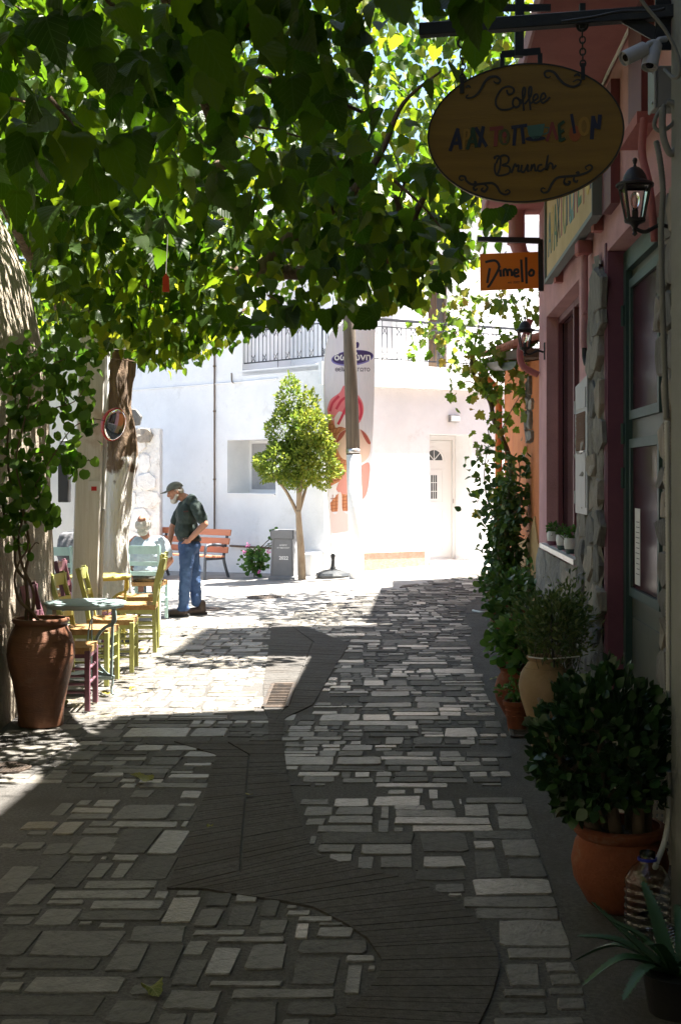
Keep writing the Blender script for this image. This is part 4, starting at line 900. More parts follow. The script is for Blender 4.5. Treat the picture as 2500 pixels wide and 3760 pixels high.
M_gera = leafmat('geranium_leaf', [(0, (0.04, 0.11, 0.022)), (0.7, (0.08, 0.18, 0.035)), (1, (0.13, 0.24, 0.05))], [(0, (0.06, 0.16, 0.02)), (1, (0.14, 0.26, 0.04))], 0.55, 0.35)
M_dleaf = leafmat('glossy_leaf', [(0, (0.026, 0.06, 0.016)), (0.7, (0.055, 0.115, 0.025)), (1, (0.11, 0.17, 0.035))], [(0, (0.05, 0.12, 0.02)), (1, (0.12, 0.22, 0.03))], 0.35, 0.3)
M_flower = mat('magenta_flower', (0.35, 0.03, 0.16), rough=0.6); M_pinkfl = mat('pink_flower', (0.55, 0.12, 0.32), rough=0.6)
def pot(t, prof, m, n=28, wall=0.02):
    inner = [(max(0.005, r - wall), z) for r, z in prof[::-1] if z > prof[-1][1] * 0.8]
    MB().lathe(prof + inner, n=n).build('pot', m, t, auto=50)
    rt = inner[-1][0]; MB().lathe([(rt * 0.99, prof[-1][1] * 0.88), (0.001, prof[-1][1] * 0.9)], n=n, cap=False).build('soil', M_soil, t)
def bush(t, c, rad, n, kind, size, m, seed, down=0.1, stems=6, top=0.2, singles=0, shell=0.35, stem_m=None, sr=0.004, fold=0.25, nm='foliage', hang=0.0):
    r = np.random.RandomState(seed); d = r.randn(n, 3); d /= np.linalg.norm(d, axis=1, keepdims=True)
    rr = (shell + (1 - shell) * r.rand(n, 1)) * (0.75 + 0.35 * np.sin(d[:, :1] * 5 + seed) * np.cos(d[:, 1:2] * 4 + seed) * 0.8 + 0.2 * r.rand(n, 1))
    P = np.array(c) + d * rr * np.array(rad); P[:, 2] = np.maximum(P[:, 2], 0.06)
    T = d + r.randn(n, 3) * 0.7; T[:, 2] += top - hang; Nn = r.randn(n, 3); Nn[:, 2] = np.abs(Nn[:, 2]) + 0.3
    S = size * (0.65 + 0.7 * r.rand(n))
    if singles:
        key = np.argsort(P[:, 1] + 0.0)[:singles]; single_leaves('leaf', kind, P[key], T[key], Nn[key], S[key], m, t, seed); keep = np.ones(n, bool); keep[key] = False
        P, T, Nn, S = P[keep], T[keep], Nn[keep], S[keep]
    leaves(nm, kind, P, T, Nn, S, m, t, r.rand(len(P)), fold, 0.2, 0.0, seed)
    sm = MB()
    for i in range(stems):
        e = P[r.randint(len(P))]; b = np.array([r.uniform(-0.05, 0.05), r.uniform(-0.05, 0.05), 0.0]) + np.array([0, 0, c[2] - rad[2] * 1.3])
        b[2] = max(b[2], 0.05); mid = (b + e) / 2 + r.randn(3) * 0.04
        sm.tube(spline([b, mid, e], 4), [sr * (1.6 - 1.1 * k / 8) for k in range(9)], 6)
    if stems: sm.build('stem', stem_m or M_stem, t, smooth=True)
# jade plant in round terracotta pot
jx, jy = 1.13, 5.30
t = thing('potted_jade_plant', 'bushy dark jade plant in a wide round terracotta pot by the grey wall', 'potted plant', (jx, jy, 0.004))
pot(t, [(0.09, 0.0), (0.13, 0.03), (0.185, 0.13), (0.195, 0.20), (0.18, 0.27), (0.165, 0.295), (0.185, 0.315), (0.19, 0.335), (0.18, 0.345)], M_terra, 36)
sm = MB(); r = np.random.RandomState(3); tips = []
for i in range(7):
    a = i * 0.9; b = Vector((0.10 * math.cos(a), 0.07 * math.sin(a), 0.28)); e = Vector((0.24 * math.cos(a) - 0.1, 0.2 * math.sin(a), 0.72 + 0.16 * r.rand())); m_ = b.lerp(e, 0.4) + Vector((0, 0, 0.02))
    sm.tube(spline([b, m_, e], 5), [0.03, 0.028, 0.027, 0.025, 0.024, 0.022, 0.02, 0.016, 0.012, 0.01, 0.007], 8)
    for k in range(5):
        s = m_.lerp(e, 0.15 * k); q = s + Vector(r.randn(3) * 0.07) + Vector((0, 0, 0.06)); sm.tube(spline([s, s.lerp(q, 0.5) + Vector((0, 0, 0.02)), q], 3), [0.011, 0.01, 0.009, 0.008, 0.007, 0.006, 0.005], 6)
sm.build('stem', M_jstem, t, smooth=True)
n = 2300; d = r.randn(n, 3); d /= np.linalg.norm(d, axis=1, keepdims=True)
rr = (0.45 + 0.55 * r.rand(n, 1) ** 0.6) * (0.9 + 0.16 * np.sin(d[:, :1] * 7) * np.cos(d[:, 2:] * 6))
P = np.array([-0.09, -0.05, 0.66]) + d * rr * np.array([0.315, 0.28, 0.355]); 
drop = (P[:, 2] < 0.45) & (P[:, 0] > -0.12); P[drop, 2] += 0.2
T = d + r.randn(n, 3) * 0.55; T[:, 2] += 0.5; Nn = r.randn(n, 3) + d * 0.5; S = 0.047 * (0.7 + 0.6 * r.rand(n))
key = np.argsort(P[:, 1])[:260]; kk = np.ones(n, bool); kk[key] = False
single_leaves('leaf', 'ovate', P[key], T[key], Nn[key], S[key], M_jade, t, 7, 0.15, 0.2, 0.0)
leaves('foliage', 'ovate', P[kk], T[kk], Nn[kk], S[kk], M_jade, t, r.rand(kk.sum()), 0.15, 0.2, 0, 7)
# woven crate behind it
M_cream = mat('cream_plastic', (0.40, 0.37, 0.30), rough=0.6)
t = thing('woven_crate', 'cream woven plastic crate behind the jade plant by the door', 'crate', (1.44, 6.05, 0.004), -0.05)
for sx, sy, w_, d_ in ((0, -0.18, 0.30, 0.01), (0, 0.18, 0.30, 0.01), (-0.15, 0, 0.01, 0.35), (0.15, 0, 0.01, 0.35)):
    mb = MB(); L = w_ if w_ > d_ else d_; along = (1, 0) if w_ > d_ else (0, 1)
    for i in range(13): 
        s = -L / 2 + L * (i + 0.5) / 13; mb.box((sx + along[0] * s, sy + along[1] * s, 0.29), (0.012, 0.012, 0.56))
    for i in range(18): mb.box((sx, sy, 0.03 + i * 0.031), (w_ if along[0] else 0.008, d_ if along[1] else 0.008, 0.014))
    mb.build('woven_side', M_cream, t)
mb = MB(); mb.box((0, 0, 0.585), (0.34, 0.40, 0.03), ch=0.01); mb.build('rim', M_cream, t)
# clear plastic bottles
M_pet = glass('clear_plastic', (0.93, 0.95, 0.95), 0.05, 1.4); M_bluecap = mat('blue_ring', (0.01, 0.02, 0.25), rough=0.4)
def bottle(loc, Mr, label, sc=1.0):
    t = thing('plastic_bottle', label, 'bottle', loc, group='empty plastic bottles by the wall'); pr = [(0.06, 0.0), (0.085, 0.008)]
    for i in range(6): z = 0.02 + i * 0.03; pr += [(0.088, z), (0.088, z + 0.018), (0.082, z + 0.024)]
    pr += [(0.088, 0.205), (0.086, 0.225), (0.06, 0.265), (0.034, 0.285), (0.03, 0.292), (0.03, 0.325)]
    inn = [(max(0.001, a - 0.0012), b) for a, b in pr[::-1]]
    MB().lathe(pr + inn, n=28, M=Mr, cap=False).build('bottle_body', M_pet, t, smooth=True)
    MB().lathe([(0.031, 0.293), (0.037, 0.294), (0.037, 0.303), (0.031, 0.304)], n=24, M=Mr, cap=False).build('neck_ring', M_bluecap, t, auto=40)
    t.scale = (sc,) * 3
bottle((1.165, 4.97, 0.004), None, 'upright clear plastic bottle with blue neck ring beside the jade pot', 1.0)
bottle((1.19, 4.70, 0.08), Matrix.Rotation(R(90), 3, 'X') @ Matrix.Rotation(0.4, 3, 'Z'), 'clear plastic bottle lying on its side behind the aloe', 0.85)
# aloe
M_aloe = mat('aloe_leaf', (0.018, 0.06, 0.027), (0.028, 0.08, 0.035), 6, 0.45, 0.1, 40)
t = thing('potted_aloe', 'spiky green aloe with toothed leaves in a black pot by the grey wall', 'potted plant', (1.10, 4.28, 0.004))
pot(t, [(0.07, 0), (0.085, 0.10), (0.09, 0.11)], M_black)
def aloe_leaf(b, e, wd, bend):
    b, e = Vector(b), Vector(e); m_ = b.lerp(e, 0.55) + Vector((0, 0, bend)); C = spline([b, m_, e], 7); n = len(C); mb = MB(); sd = (e - b).cross(Vector((0, 0, 1))).normalized()
    vs = []; fs = []
    for i, p in enumerate(C):
        f = i / (n - 1); w_ = wd * (1 - f) ** 0.7 + 0.0015; up = (C[min(i + 1, n - 1)] - C[max(i - 1, 0)]).cross(sd).normalized(); up = up if up.z > 0 else -up
        vs += [p + sd * w_ + up * w_ * 0.25, p - up * w_ * 0.45, p - sd * w_ + up * w_ * 0.25, p - up * w_ * 0.05]
    for i in range(n - 1): fs += [(4 * i + k, 4 * i + (k + 1) % 4, 4 * i + 4 + (k + 1) % 4, 4 * i + 4 + k) for k in range(4)]
    fs += [(0, 1, 2, 3)]
    mb.add(vs, fs)
    for i in range(1, n - 1):
        for s in (0, 2):
            for h in (0.0, 0.5):
                p = Vector(vs[4 * i + s]).lerp(Vector(vs[4 * i + 4 + s]), h); d = (p - C[i]).normalized(); q = (C[i + 1] - C[i]).normalized(); mb.add([p - q * 0.003, p + q * 0.003, p + d * 0.007 + q * 0.003], [(0, 1, 2)])
    mb.build('leaf', M_aloe, t, fix=True, auto=50)
for e, wd, bd in (((-0.23, 0.12, 0.16), 0.024, 0.03), ((-0.16, 0.02, 0.24), 0.022, 0.02), ((-0.24, -0.02, 0.08), 0.024, 0.06), ((-0.17, -0.16, 0.10), 0.022, 0.05), ((-0.05, 0.16, 0.30), 0.024, 0.02), ((-0.10, -0.10, 0.22), 0.022, 0.03), ((0.06, 0.05, 0.33), 0.022, 0.0), ((0.10, -0.12, 0.26), 0.022, 0.02), ((-0.22, 0.22, 0.05), 0.02, 0.06), ((-0.02, -0.22, 0.12), 0.022, 0.05), ((0.05, 0.2, 0.22), 0.02, 0.03), ((-0.2, 0.08, 0.27), 0.022, 0.0)):
    aloe_leaf((rnd.uniform(-0.02, 0.02), rnd.uniform(-0.02, 0.02), 0.10), e, wd, bd)
t.scale = (1.3, 1.3, 1.2)
# amphora, round pots, herbs
t = thing('amphora_pot', 'tall tan clay amphora pot with wispy lavender and a black cane', 'potted plant', (1.30, 8.35, 0.004))
pot(t, [(0.075, 0.0), (0.085, 0.04), (0.10, 0.18), (0.15, 0.34), (0.165, 0.42), (0.15, 0.50), (0.11, 0.56), (0.10, 0.58), (0.115, 0.60), (0.11, 0.61)], M_tan, 28)
bush(t, (0.05, -0.1, 0.82), (0.30, 0.28, 0.26), 1500, 'lance', 0.04, M_herb, 21, stems=46, sr=0.002, top=0.8)
MB().tube([(0.05, -0.1, 0.4), (0.02, -0.1, 1.02)], 0.008, 8).build('support_cane', M_black, t)
MB().tube(spline([(-0.12, -0.12, 0.62), (0.0, -0.17, 0.615), (0.2, -0.13, 0.625)], 4), 0.004, 6).build('string', M_paper, t)
t = thing('round_terracotta_pot', 'round bellied terracotta pot of bright green geranium left of the amphora', 'potted plant', (1.28, 9.5, 0.004))
pot(t, [(0.075, 0.0), (0.09, 0.03), (0.15, 0.13), (0.165, 0.21), (0.145, 0.29), (0.115, 0.335), (0.125, 0.36), (0.145, 0.375)], M_terra, 28)
bush(t, (0.02, 0.0, 0.54), (0.24, 0.26, 0.25), 420, 'round', 0.06, M_gera, 22, stems=14, singles=80)
t = thing('rear_terracotta_pot', 'terracotta pot with dark glossy leaves behind the round geranium pot', 'potted plant', (1.44, 10.3, 0.004))
pot(t, [(0.08, 0.0), (0.14, 0.12), (0.17, 0.25), (0.16, 0.36), (0.15, 0.40), (0.17, 0.42)], M_terra, 28)
bush(t, (-0.05, 0, 0.66), (0.27, 0.3, 0.38), 420, 'ovate', 0.06, M_dleaf, 23, stems=14, singles=60)
t = thing('small_ribbed_pot', 'small ribbed terracotta pot with trailing greens at the foot of the amphora', 'potted plant', (1.22, 9.05, 0.004))
pot(t, [(0.062, 0), (0.075, 0.10), (0.078, 0.105), (0.074, 0.11), (0.082, 0.14), (0.078, 0.145), (0.085, 0.17), (0.098, 0.175), (0.10, 0.205)], M_terra, 24)
bush(t, (0, 0, 0.28), (0.14, 0.12, 0.10), 120, 'ovate', 0.035, M_gera, 24, stems=8)
t = thing('rosemary_pot', 'terracotta pot of upright rosemary against the rubble wall', 'potted plant', (1.56, 9.1, 0.004))
pot(t, [(0.11, 0.0), (0.15, 0.25), (0.165, 0.26), (0.165, 0.30)], M_terra, 24)
bush(t, (0, 0, 0.72), (0.26, 0.26, 0.38), 1700, 'lance', 0.035, M_herb, 25, stems=40, sr=0.0025, top=1.0)
for i, (a, lb) in enumerate(((12.5, 'white planter with plum base on the window sill, next to the window corner'), (11.7, 'white planter with green base in the middle of the window sill'), (11.1, 'white planter on the sill partly behind the meter cabinet'))):
    p = PK(a, 1.106, -0.02); t = thing('sill_planter', lb, 'potted plant', p, group='small planters on the window sill')
    MB().lathe([(0.052, 0.03), (0.06, 0.045), (0.066, 0.10), (0.06, 0.135), (0.055, 0.135), (0.055, 0.12), (0.001, 0.12)], n=24).build('cup', mat('white_glaze', (0.6, 0.6, 0.58), rough=0.4), t, auto=50)
    MB().lathe([(0.045, 0.0), (0.055, 0.02), (0.0595, 0.043)], n=24).build('base_band', M_purple if i == 0 else M_green, t, auto=50)
    bush(t, (0, 0, 0.17), (0.075, 0.075, 0.06), 90, 'ovate', 0.03, M_gera, 60 + i, stems=5, sr=0.002)
# climbers at the far corner
t = thing('potted_climber', 'dark glossy climber rising from a terracotta pot along the orange wall', 'potted plant', (2.02, 16.2, 0.004))
pot(t, [(0.12, 0.0), (0.17, 0.25), (0.18, 0.3)], M_terra, 24)
r = np.random.RandomState(9); sm = MB(); P = []; T = []
for i in range(8):
    top = r.uniform(1.3, 3.0); pts = [Vector((0, 0, 0.2))]
    ax = r.uniform(-0.3, 0.25); 
    for k in range(1, 7): pts.append(Vector((ax * k / 6 + r.randn() * 0.05, r.uniform(-0.5, 0.6) * k / 6, 0.2 + top * k / 6)))
    C = spline(pts, 4); sm.tube(C, [0.018 * (1 - 0.75 * j / len(C)) for j in range(len(C))], 6)
    for c in C[3:]:
        for k in range(7): P.append(np.array(c) + r.randn(3) * np.array([0.12, 0.12, 0.1])); T.append(r.randn(3) + np.array([-0.3, -0.3, -0.3]))
sm.build('stem', M_stem, t, smooth=True); P = np.array(P); T = np.array(T); Nn = r.randn(len(P), 3); Nn[:, 2] = np.abs(Nn[:, 2]) + 0.3
leaves('foliage', 'ovate', P, T, Nn, 0.09 * (0.7 + 0.6 * r.rand(len(P))), M_dleaf, t, r.rand(len(P)), 0.25, 0.3, 0, 9)
for i, (x, y, lb) in enumerate(((1.85, 15.2, 'small pot of trailing stems by the far end of the pavement strip'), (2.05, 15.0, 'terracotta pot of leafy greens against the orange house base'))):
    t = thing('corner_pot_plant', lb, 'potted plant', (x, y, 0.004)); pot(t, [(0.09, 0), (0.13, 0.2), (0.14, 0.24)], M_terra, 20)
    bush(t, (0, 0, 0.5), (0.28, 0.25, 0.28), 260, 'ovate', 0.07, M_dleaf if i == 0 else M_gera, 70 + i, stems=14, sr=0.004)
# grapevine across the corner
M_grape = leafmat('grape_leaf', [(0, (0.07, 0.13, 0.02)), (0.5, (0.13, 0.20, 0.03)), (0.9, (0.14, 0.17, 0.03)), (1, (0.26, 0.16, 0.03))], [(0, (0.14, 0.28, 0.02)), (0.7, (0.24, 0.38, 0.04)), (1, (0.5, 0.36, 0.06))], 0.5, 0.45)
t = thing('grapevine', 'twisting grapevine with yellowing leaves climbing above the orange house corner', 'vine')
VY = 16.8
trk = [at(1875, 2290, VY - 0.3), at(1900, 2100, VY), at(1870, 1900, VY), at(1875, 1750, VY), at(1860, 1650, VY), at(1815, 1550, VY), at(1800, 1480, VY), at(1770, 1430, VY), at(1738, 1380, VY), at(1730, 1320, VY), at(1735, 1290, VY)]
C = spline(trk, 6); MB().tube(C, [0.04 - 0.018 * i / len(C) for i in range(len(C))], 8).build('trunk', M_wood, t, smooth=True)
r = np.random.RandomState(17); P = []; sm = MB()
def shoot(pts, n, spread, rad=0.008):
    C = spline(pts, 6); sm.tube(C, [rad * (1 - 0.6 * i / len(C)) for i in range(len(C))], 6)
    for k in range(n): P.append(np.array(C[r.randint(len(C))]) + r.randn(3) * spread)
Y = VY
shoot([at(1735, 1290, Y), at(1680, 1230, Y - 0.2), at(1600, 1200, Y - 0.4), at(1530, 1290, Y - 0.6)], 50, np.array([0.14, 0.15, 0.12]))
shoot([at(1740, 1290, Y), at(1760, 1180, Y), at(1800, 1110, Y - 0.3), at(1880, 1080, Y - 0.5), at(1960, 1090, Y - 0.8)], 110, np.array([0.2, 0.25, 0.2]))
shoot([at(1740, 1330, Y), at(1820, 1270, Y - 0.2), at(1900, 1250, Y - 0.4), at(1970, 1200, Y - 0.6)], 90, np.array([0.2, 0.25, 0.2]))
shoot([at(1735, 1340, Y), at(1680, 1340, Y - 0.1), at(1640, 1330, Y - 0.2)], 14, np.array([0.07, 0.1, 0.06]))
shoot([at(1780, 1440, Y), at(1720, 1400, Y - 0.1), at(1660, 1430, Y - 0.2)], 14, np.array([0.08, 0.1, 0.05]))
shoot([at(1800, 1480, Y), at(1790, 1450, Y), at(1850, 1400, Y)], 22, np.array([0.14, 0.12, 0.12]))
shoot([at(1820, 1560, Y), at(1790, 1580, Y), at(1830, 1660, Y)], 22, np.array([0.12, 0.12, 0.14]))
shoot([at(1850, 1300, Y), at(1950, 1380, Y - 0.3), at(1980, 1480, Y - 0.6)], 30, np.array([0.15, 0.15, 0.15]))
shoot([at(1700, 1130, Y - 0.5), at(1650, 1150, Y - 0.6), at(1620, 1230, Y - 0.7)], 40, np.array([0.18, 0.2, 0.15]))
shoot([at(1830, 1600, Y), at(1880, 1500, Y - 0.2), at(1930, 1420, Y - 0.4)], 40, np.array([0.14, 0.15, 0.18]))
shoot([at(1850, 1700, Y), at(1830, 1800, Y), at(1880, 1900, Y - 0.1)], 45, np.array([0.13, 0.12, 0.2]))
shoot([at(1740, 1360, Y), at(1780, 1400, Y - 0.1), at(1830, 1480, Y - 0.2)], 36, np.array([0.13, 0.12, 0.13]))
shoot([at(1900, 1330, Y - 0.3), at(1850, 1350, Y - 0.2), at(1780, 1330, Y)], 40, np.array([0.15, 0.15, 0.13]))
sm.build('shoot', M_wood, t, smooth=True)
P = np.array(P); n = len(P); T, Nn = rand_dirs(n, r, 0.5, 0.8); Nn[:, 1] -= 0.6; S = 0.12 * (0.6 + 0.6 * r.rand(n))
sel = r.permutation(n)[:250]; kk = np.ones(n, bool); kk[sel] = False
single_leaves('leaf', 'grape', P[sel], T[sel], Nn[sel], S[sel], M_grape, t, 18, 0.2, 0.3, 0.2, 14)
leaves('foliage', 'grape', P[kk], T[kk], Nn[kk], S[kk], M_grape, t, r.rand(kk.sum()), 0.2, 0.3, 0.2, 19)
rebase(t, trk[0])
# dark mat and hose at the end of the strip
p = gnd(1790, 2252); tag(MB().prism([(-0.35, -0.22), (0.35, -0.22), (0.42, 0.22), (-0.3, 0.22)], Frame((p.x + 0.05, p.y, 0.008), (1, 0, 0), (0, 1, 0)), 0, 0.01).build('rubber_mat', mat('rubber', (0.025, 0.022, 0.022), rough=0.8)), 'dark rubber mat lying at the far end of the pavement strip', 'mat')
cable('garden_hose', [gnd(1735, 2250) + Vector((0, 0, 0.03)), gnd(1770, 2256) + Vector((0, 0, 0.03)), gnd(1810, 2250) + Vector((0, 0, 0.03)), gnd(1850, 2240) + Vector((0, 0, 0.05))], 0.012, 'pale garden hose lying on the dark rubber mat', 'hose', M_paper)
# ------------------------------------------------------------------ white corner house across the square
C0 = Vector((-0.30, 23.8, 0))
WR = Frame(C0, (0.866, 0.5, 0)); WL = Frame(C0, (-0.707, 0.707, 0), n=(-0.707, -0.707, 0))
C2 = C0 + Vector((0.214, 1.625, 0)); WR2 = Frame(C2, WR.u); WL2 = Frame(C2, WL.u, n=WL.n)
def onp(px, py, fr):
    d = Vector(((px - CX) / F, 1, -(py - HY) / F)); c = Vector((0, 0, CH)); t_ = (fr.o - c).dot(fr.n) / d.dot(fr.n); p = c + d * t_ - fr.o
    return p.dot(fr.u), p.dot(fr.v)
wh = thing('white_corner_house', 'whitewashed two storey corner house with iron balcony railing across the square', 'house')
ztop = onp(1374, 1339, WR)[1]; zband = onp(1374, 1421, WR)[1]
da0, _ = onp(1576, 1800, WR); da1, _ = onp(1732, 1800, WR); dz1 = onp(1732, 1597, WR)[1]; dz0 = onp(1732, 2058, WR)[1]
wa1, wz1 = onp(835, 1617, WL); wz0 = onp(835, 1810, WL)[1]; wa0, _ = onp(1012, 1700, WL)
aL, _ = onp(890, 1340, WL)
mb = MB(); wall_holes(mb, WR, 0, 7, -0.6, ztop, [(da0, da1, dz0, dz1, 0.64)], 0.64, 0.3)
wall_holes(mb, WL, 0, 6.2, -0.8, ztop - 0.02, [(wa0, wa1, wz0, wz1, 0.6)], 0.6, 0.3)
wall_holes(mb, WL, aL, 6.2, ztop - 0.02, 7.2, [], 0.42, 0.3)
mb.quad(WL(6.2, -1), WL(6.2, -1, -5), WL(6.2, 7.2, -5), WL(6.2, 7.2))
mb.build('lower_wall', M_white, wh)
dw = onp(1400, 1100, WR2)[0], onp(1465, 1100, WR2)[0]; dd = onp(1572, 1100, WR2)[0], onp(1652, 1100, WR2)[0]
mb = MB(); wall_holes(mb, WR2, 0, 7, ztop - 0.1, 7.2, [(dw[0], dw[1], ztop - 0.02, 6.0, 0.2), (dd[0], dd[1], ztop - 0.02, 6.0, 0.2)], 0.2); wall_holes(mb, WL2, 0, 4, ztop - 0.1, 7.2, [], 0.2)
mb.quad(WL(aL, ztop - 0.1), WL(aL, ztop - 0.1, -1.3), WL(aL, 7.2, -1.3), WL(aL, 7.2))
mb.build('upper_wall', M_white, wh)
mb = MB(); mb.prism([(0, 0), (7, 0), (7, 3), (0, 3)], Frame(WR(0, ztop - 0.12), WR.u, -WR.n, (0, 0, 1)), 0, 0.08); mb.prism([(0, 0), (aL, 0), (aL, 3), (0, 3)], Frame(WL(0, ztop - 0.13), WL.u, -WL.n, (0, 0, 1)), 0, 0.08); mb.build('balcony_floor', M_white, wh)
mb = MB(); mb.prism([(-0.12, zband), (7, zband), (7, ztop + 0.003), (-0.12, ztop + 0.003)], WR, 0.003, 0.15); mb.build('balcony_band', M_white, wh)
mb = MB(); mb.prism([(-0.5, 7.2), (7, 7.2), (7, 7.35), (-0.5, 7.35)], WR2, -4, 0.1); mb.prism([(0.0, 7.2), (6.2, 7.2), (6.2, 7.34), (0.0, 7.34)], WL, -4, -1.2); mb.build('roof', M_white, wh)
M_pale = mat('pale_grey_shutter', (0.42, 0.43, 0.45), rough=0.6); M_alu = mat('white_aluminium', (0.75, 0.75, 0.74), rough=0.4); M_pane = mat('window_glass', (0.06, 0.065, 0.07), rough=0.1)
def boxf(mb, fr, a0, a1, b0, b1, d0, d1): mb.prism([(a0, b0), (a1, b0), (a1, b1), (a0, b1)], fr, d0, d1); return mb
win = boxf(MB(), WR2, dw[0], dw[1], ztop - 0.02, 6.0, -0.2, -0.16).build('balcony_window', M_alu, wh)
boxf(MB(), WR2, dw[0] + 0.06, dw[1] - 0.06, ztop + 0.5, 5.9, -0.16, -0.15).build('pane', M_pale, win)
bd = boxf(MB(), WR2, dd[0], dd[1], ztop - 0.02, 6.0, -0.2, -0.17).build('balcony_door', mat('dark_shutter', (0.055, 0.05, 0.045), rough=0.7), wh)
mb = MB()
for s in (dd[0] + 0.02, (dd[0] + dd[1]) / 2, dd[1] - 0.02): boxf(mb, WR2, s - 0.025, s + 0.025, ztop, 5.95, -0.17, -0.13)
mb.build('door_stile', mat('brown_stile', (0.11, 0.08, 0.06), rough=0.7), bd)
# front door (white, arched light)
D = -0.6; fr_w = 0.07; ax1 = da1 - fr_w; ax0 = ax1 - 0.86
dr = boxf(MB(), WR, ax0 - 0.1, da1 - 0.002, dz0, dz1 - 0.002, D - 0.05, D).build('front_door', M_alu, wh)
mb = MB(); boxf(mb, WR, ax1, da1 - 0.004, dz0, dz1 - 0.004, D, D + 0.05); boxf(mb, WR, ax0, ax1, dz1 - 0.09, dz1 - 0.004, D, D + 0.05); boxf(mb, WR, ax0, ax1, dz0, dz0 + 0.03, D, D + 0.04); mb.build('door_frame', M_alu, dr)
cx = (ax0 + ax1) / 2; H = dz1 - dz0
mb = MB(); boxf(mb, WR, ax0 + 0.02, ax1 - 0.015, dz0 + 0.035, dz1 - 0.1, D + 0.001, D + 0.02); mb.build('leaf', M_alu, dr)
arc = [(cx + 0.2 * math.cos(math.pi * i / 10), dz0 + H * 0.80 + 0.2 * math.sin(math.pi * i / 10)) for i in range(11)]
MB().prism(arc, WR, D + 0.0205, D + 0.024).build('pane', M_pane, dr)
MB().ribbon([(cx + 0.27 * math.cos(math.pi * i / 12), dz0 + H * 0.79 + 0.27 * math.sin(math.pi * i / 12)) for i in range(13)], 0.03, WR, D + 0.02, D + 0.032).build('arch_moulding', M_alu, dr)
for k in range(1, 4): 
    th = math.pi * k / 4; MB().ribbon([(cx, dz0 + H * 0.80), (cx + 0.2 * math.cos(th), dz0 + H * 0.80 + 0.2 * math.sin(th))], 0.014, WR, D + 0.024, D + 0.027).build('glazing_bar', M_alu, dr)
boxf(MB(), WR, cx - 0.07, cx + 0.07, dz0 + H * 0.49, dz0 + H * 0.68, D + 0.02, D + 0.023).build('pane', M_pane, dr)
mb = MB(); 
for a in (-0.024, 0.024): boxf(mb, WR, cx + a - 0.006, cx + a + 0.006, dz0 + H * 0.49, dz0 + H * 0.68, D + 0.023, D + 0.026)
for b in (0.55, 0.62): boxf(mb, WR, cx - 0.07, cx + 0.07, dz0 + H * b - 0.006, dz0 + H * b + 0.006, D + 0.0231, D + 0.0261)
mb.build('glazing_bar', M_alu, dr)
for (b0, b1) in ((0.07, 0.40), (0.46, 0.72)):
    P = [(cx - 0.2, dz0 + H * b0), (cx + 0.2, dz0 + H * b0), (cx + 0.2, dz0 + H * b1), (cx - 0.2, dz0 + H * b1), (cx - 0.2, dz0 + H * b0)]
    mb = MB()
    for a, b in zip(P, P[1:]): mb.ribbon([a, b], 0.022, WR, D + 0.02, D + 0.03)
    mb.build('panel_moulding', M_alu, dr)
MB().bar(WR(cx - 0.36, dz0 + H * 0.44, D + 0.06), WR(cx - 0.24, dz0 + H * 0.44, D + 0.06), 0.02).build('handle', M_steel, dr)
MB().box(WR(ax1 + 0.012, dz0 + H * 0.47, D + 0.055), (0.02, 0.02, 0.09)).build('strike_plate', M_steel, dr)
boxf(MB(), WR, da0 - 0.02, da1 + 0.06, dz0 - 0.07, dz0 - 0.002, -0.63, 0.05).build('door_step', mat('cream_marble', (0.62, 0.55, 0.46), (0.5, 0.45, 0.38), 5, 0.5), wh)
# window on the left face
wv = boxf(MB(), WL, wa0, wa1, wz0, wz1, -0.6, -0.57).build('side_window', M_alu, wh); boxf(MB(), WL, wa0 + 0.06, wa1 - 0.09, wz0 + 0.07, wz1 - 0.06, -0.569, -0.56).build('pane', mat('curtained_glass', (0.30, 0.30, 0.30), (0.36, 0.36, 0.36), 6, 0.3), wv)
boxf(MB(), WL, wa0, wa1, wz0 - 0.03, wz0 - 0.003, -0.4, 0.03).build('window_sill', M_white, wh)
# plinth, downpipe, cables, lamp
b0 = onp(1334, 2080, WR)[0]; b1 = onp(1556, 2080, WR)[0]
boxf(MB(), WR, b0, b1, -0.3, 0.36, 0.003, 0.05).build('tan_plinth', mat('tan_stucco', (0.46, 0.30, 0.22), (0.56, 0.40, 0.31), 12, 0.95, 0.8, 40), wh)
boxf(MB(), WR, b0 - 0.03, b1 + 0.03, 0.361, 0.39, 0.003, 0.065).build('plinth_cap', M_white, wh)
a, _ = onp(792, 1700, WL); mb = MB(); mb.tube([WL(a, 0.65, 0.03), WL(a, 5.0, 0.03)], 0.016, 8); mb.build('cable_riser', M_wood, wh)
for py in (1345, 1510, 1760): MB().box(WL(a, onp(792, py, WL)[1], 0.03), (0.05, 0.05, 0.03)).build('riser_clip', M_wood, wh)
zz = onp(1021, 1390, WL)[1]; MB().tube([WL(onp(1021, 1390, WL)[0], zz, 0.02), WL(onp(880, 1405, WL)[0], zz - 0.01, 0.02), WL(6.1, zz, 0.02)], 0.014, 6).build('wall_cable', M_white, wh)
MB().tube(spline([WL(onp(853, 1370, WL)[0], onp(853, 1370, WL)[1], 0.02), WL(onp(856, 1400, WL)[0], onp(856, 1400, WL)[1], 0.03), WL(onp(864, 1406, WL)[0], onp(864, 1406, WL)[1], 0.02)], 4), 0.012, 6).build('cable_hook', M_wood, wh)
a, z = onp(1662, 1537, WR); lp = boxf(MB(), WR, a - 0.11, a + 0.11, z - 0.07, z + 0.07, 0, 0.06).build('bulkhead_lamp', mat('grey_lamp', (0.25, 0.25, 0.25), rough=0.5), wh); boxf(MB(), WR, a - 0.09, a + 0.10, z - 0.055, z + 0.055, 0.06, 0.09).build('diffuser', mat('frosted', (0.7, 0.7, 0.68), rough=0.5), lp)
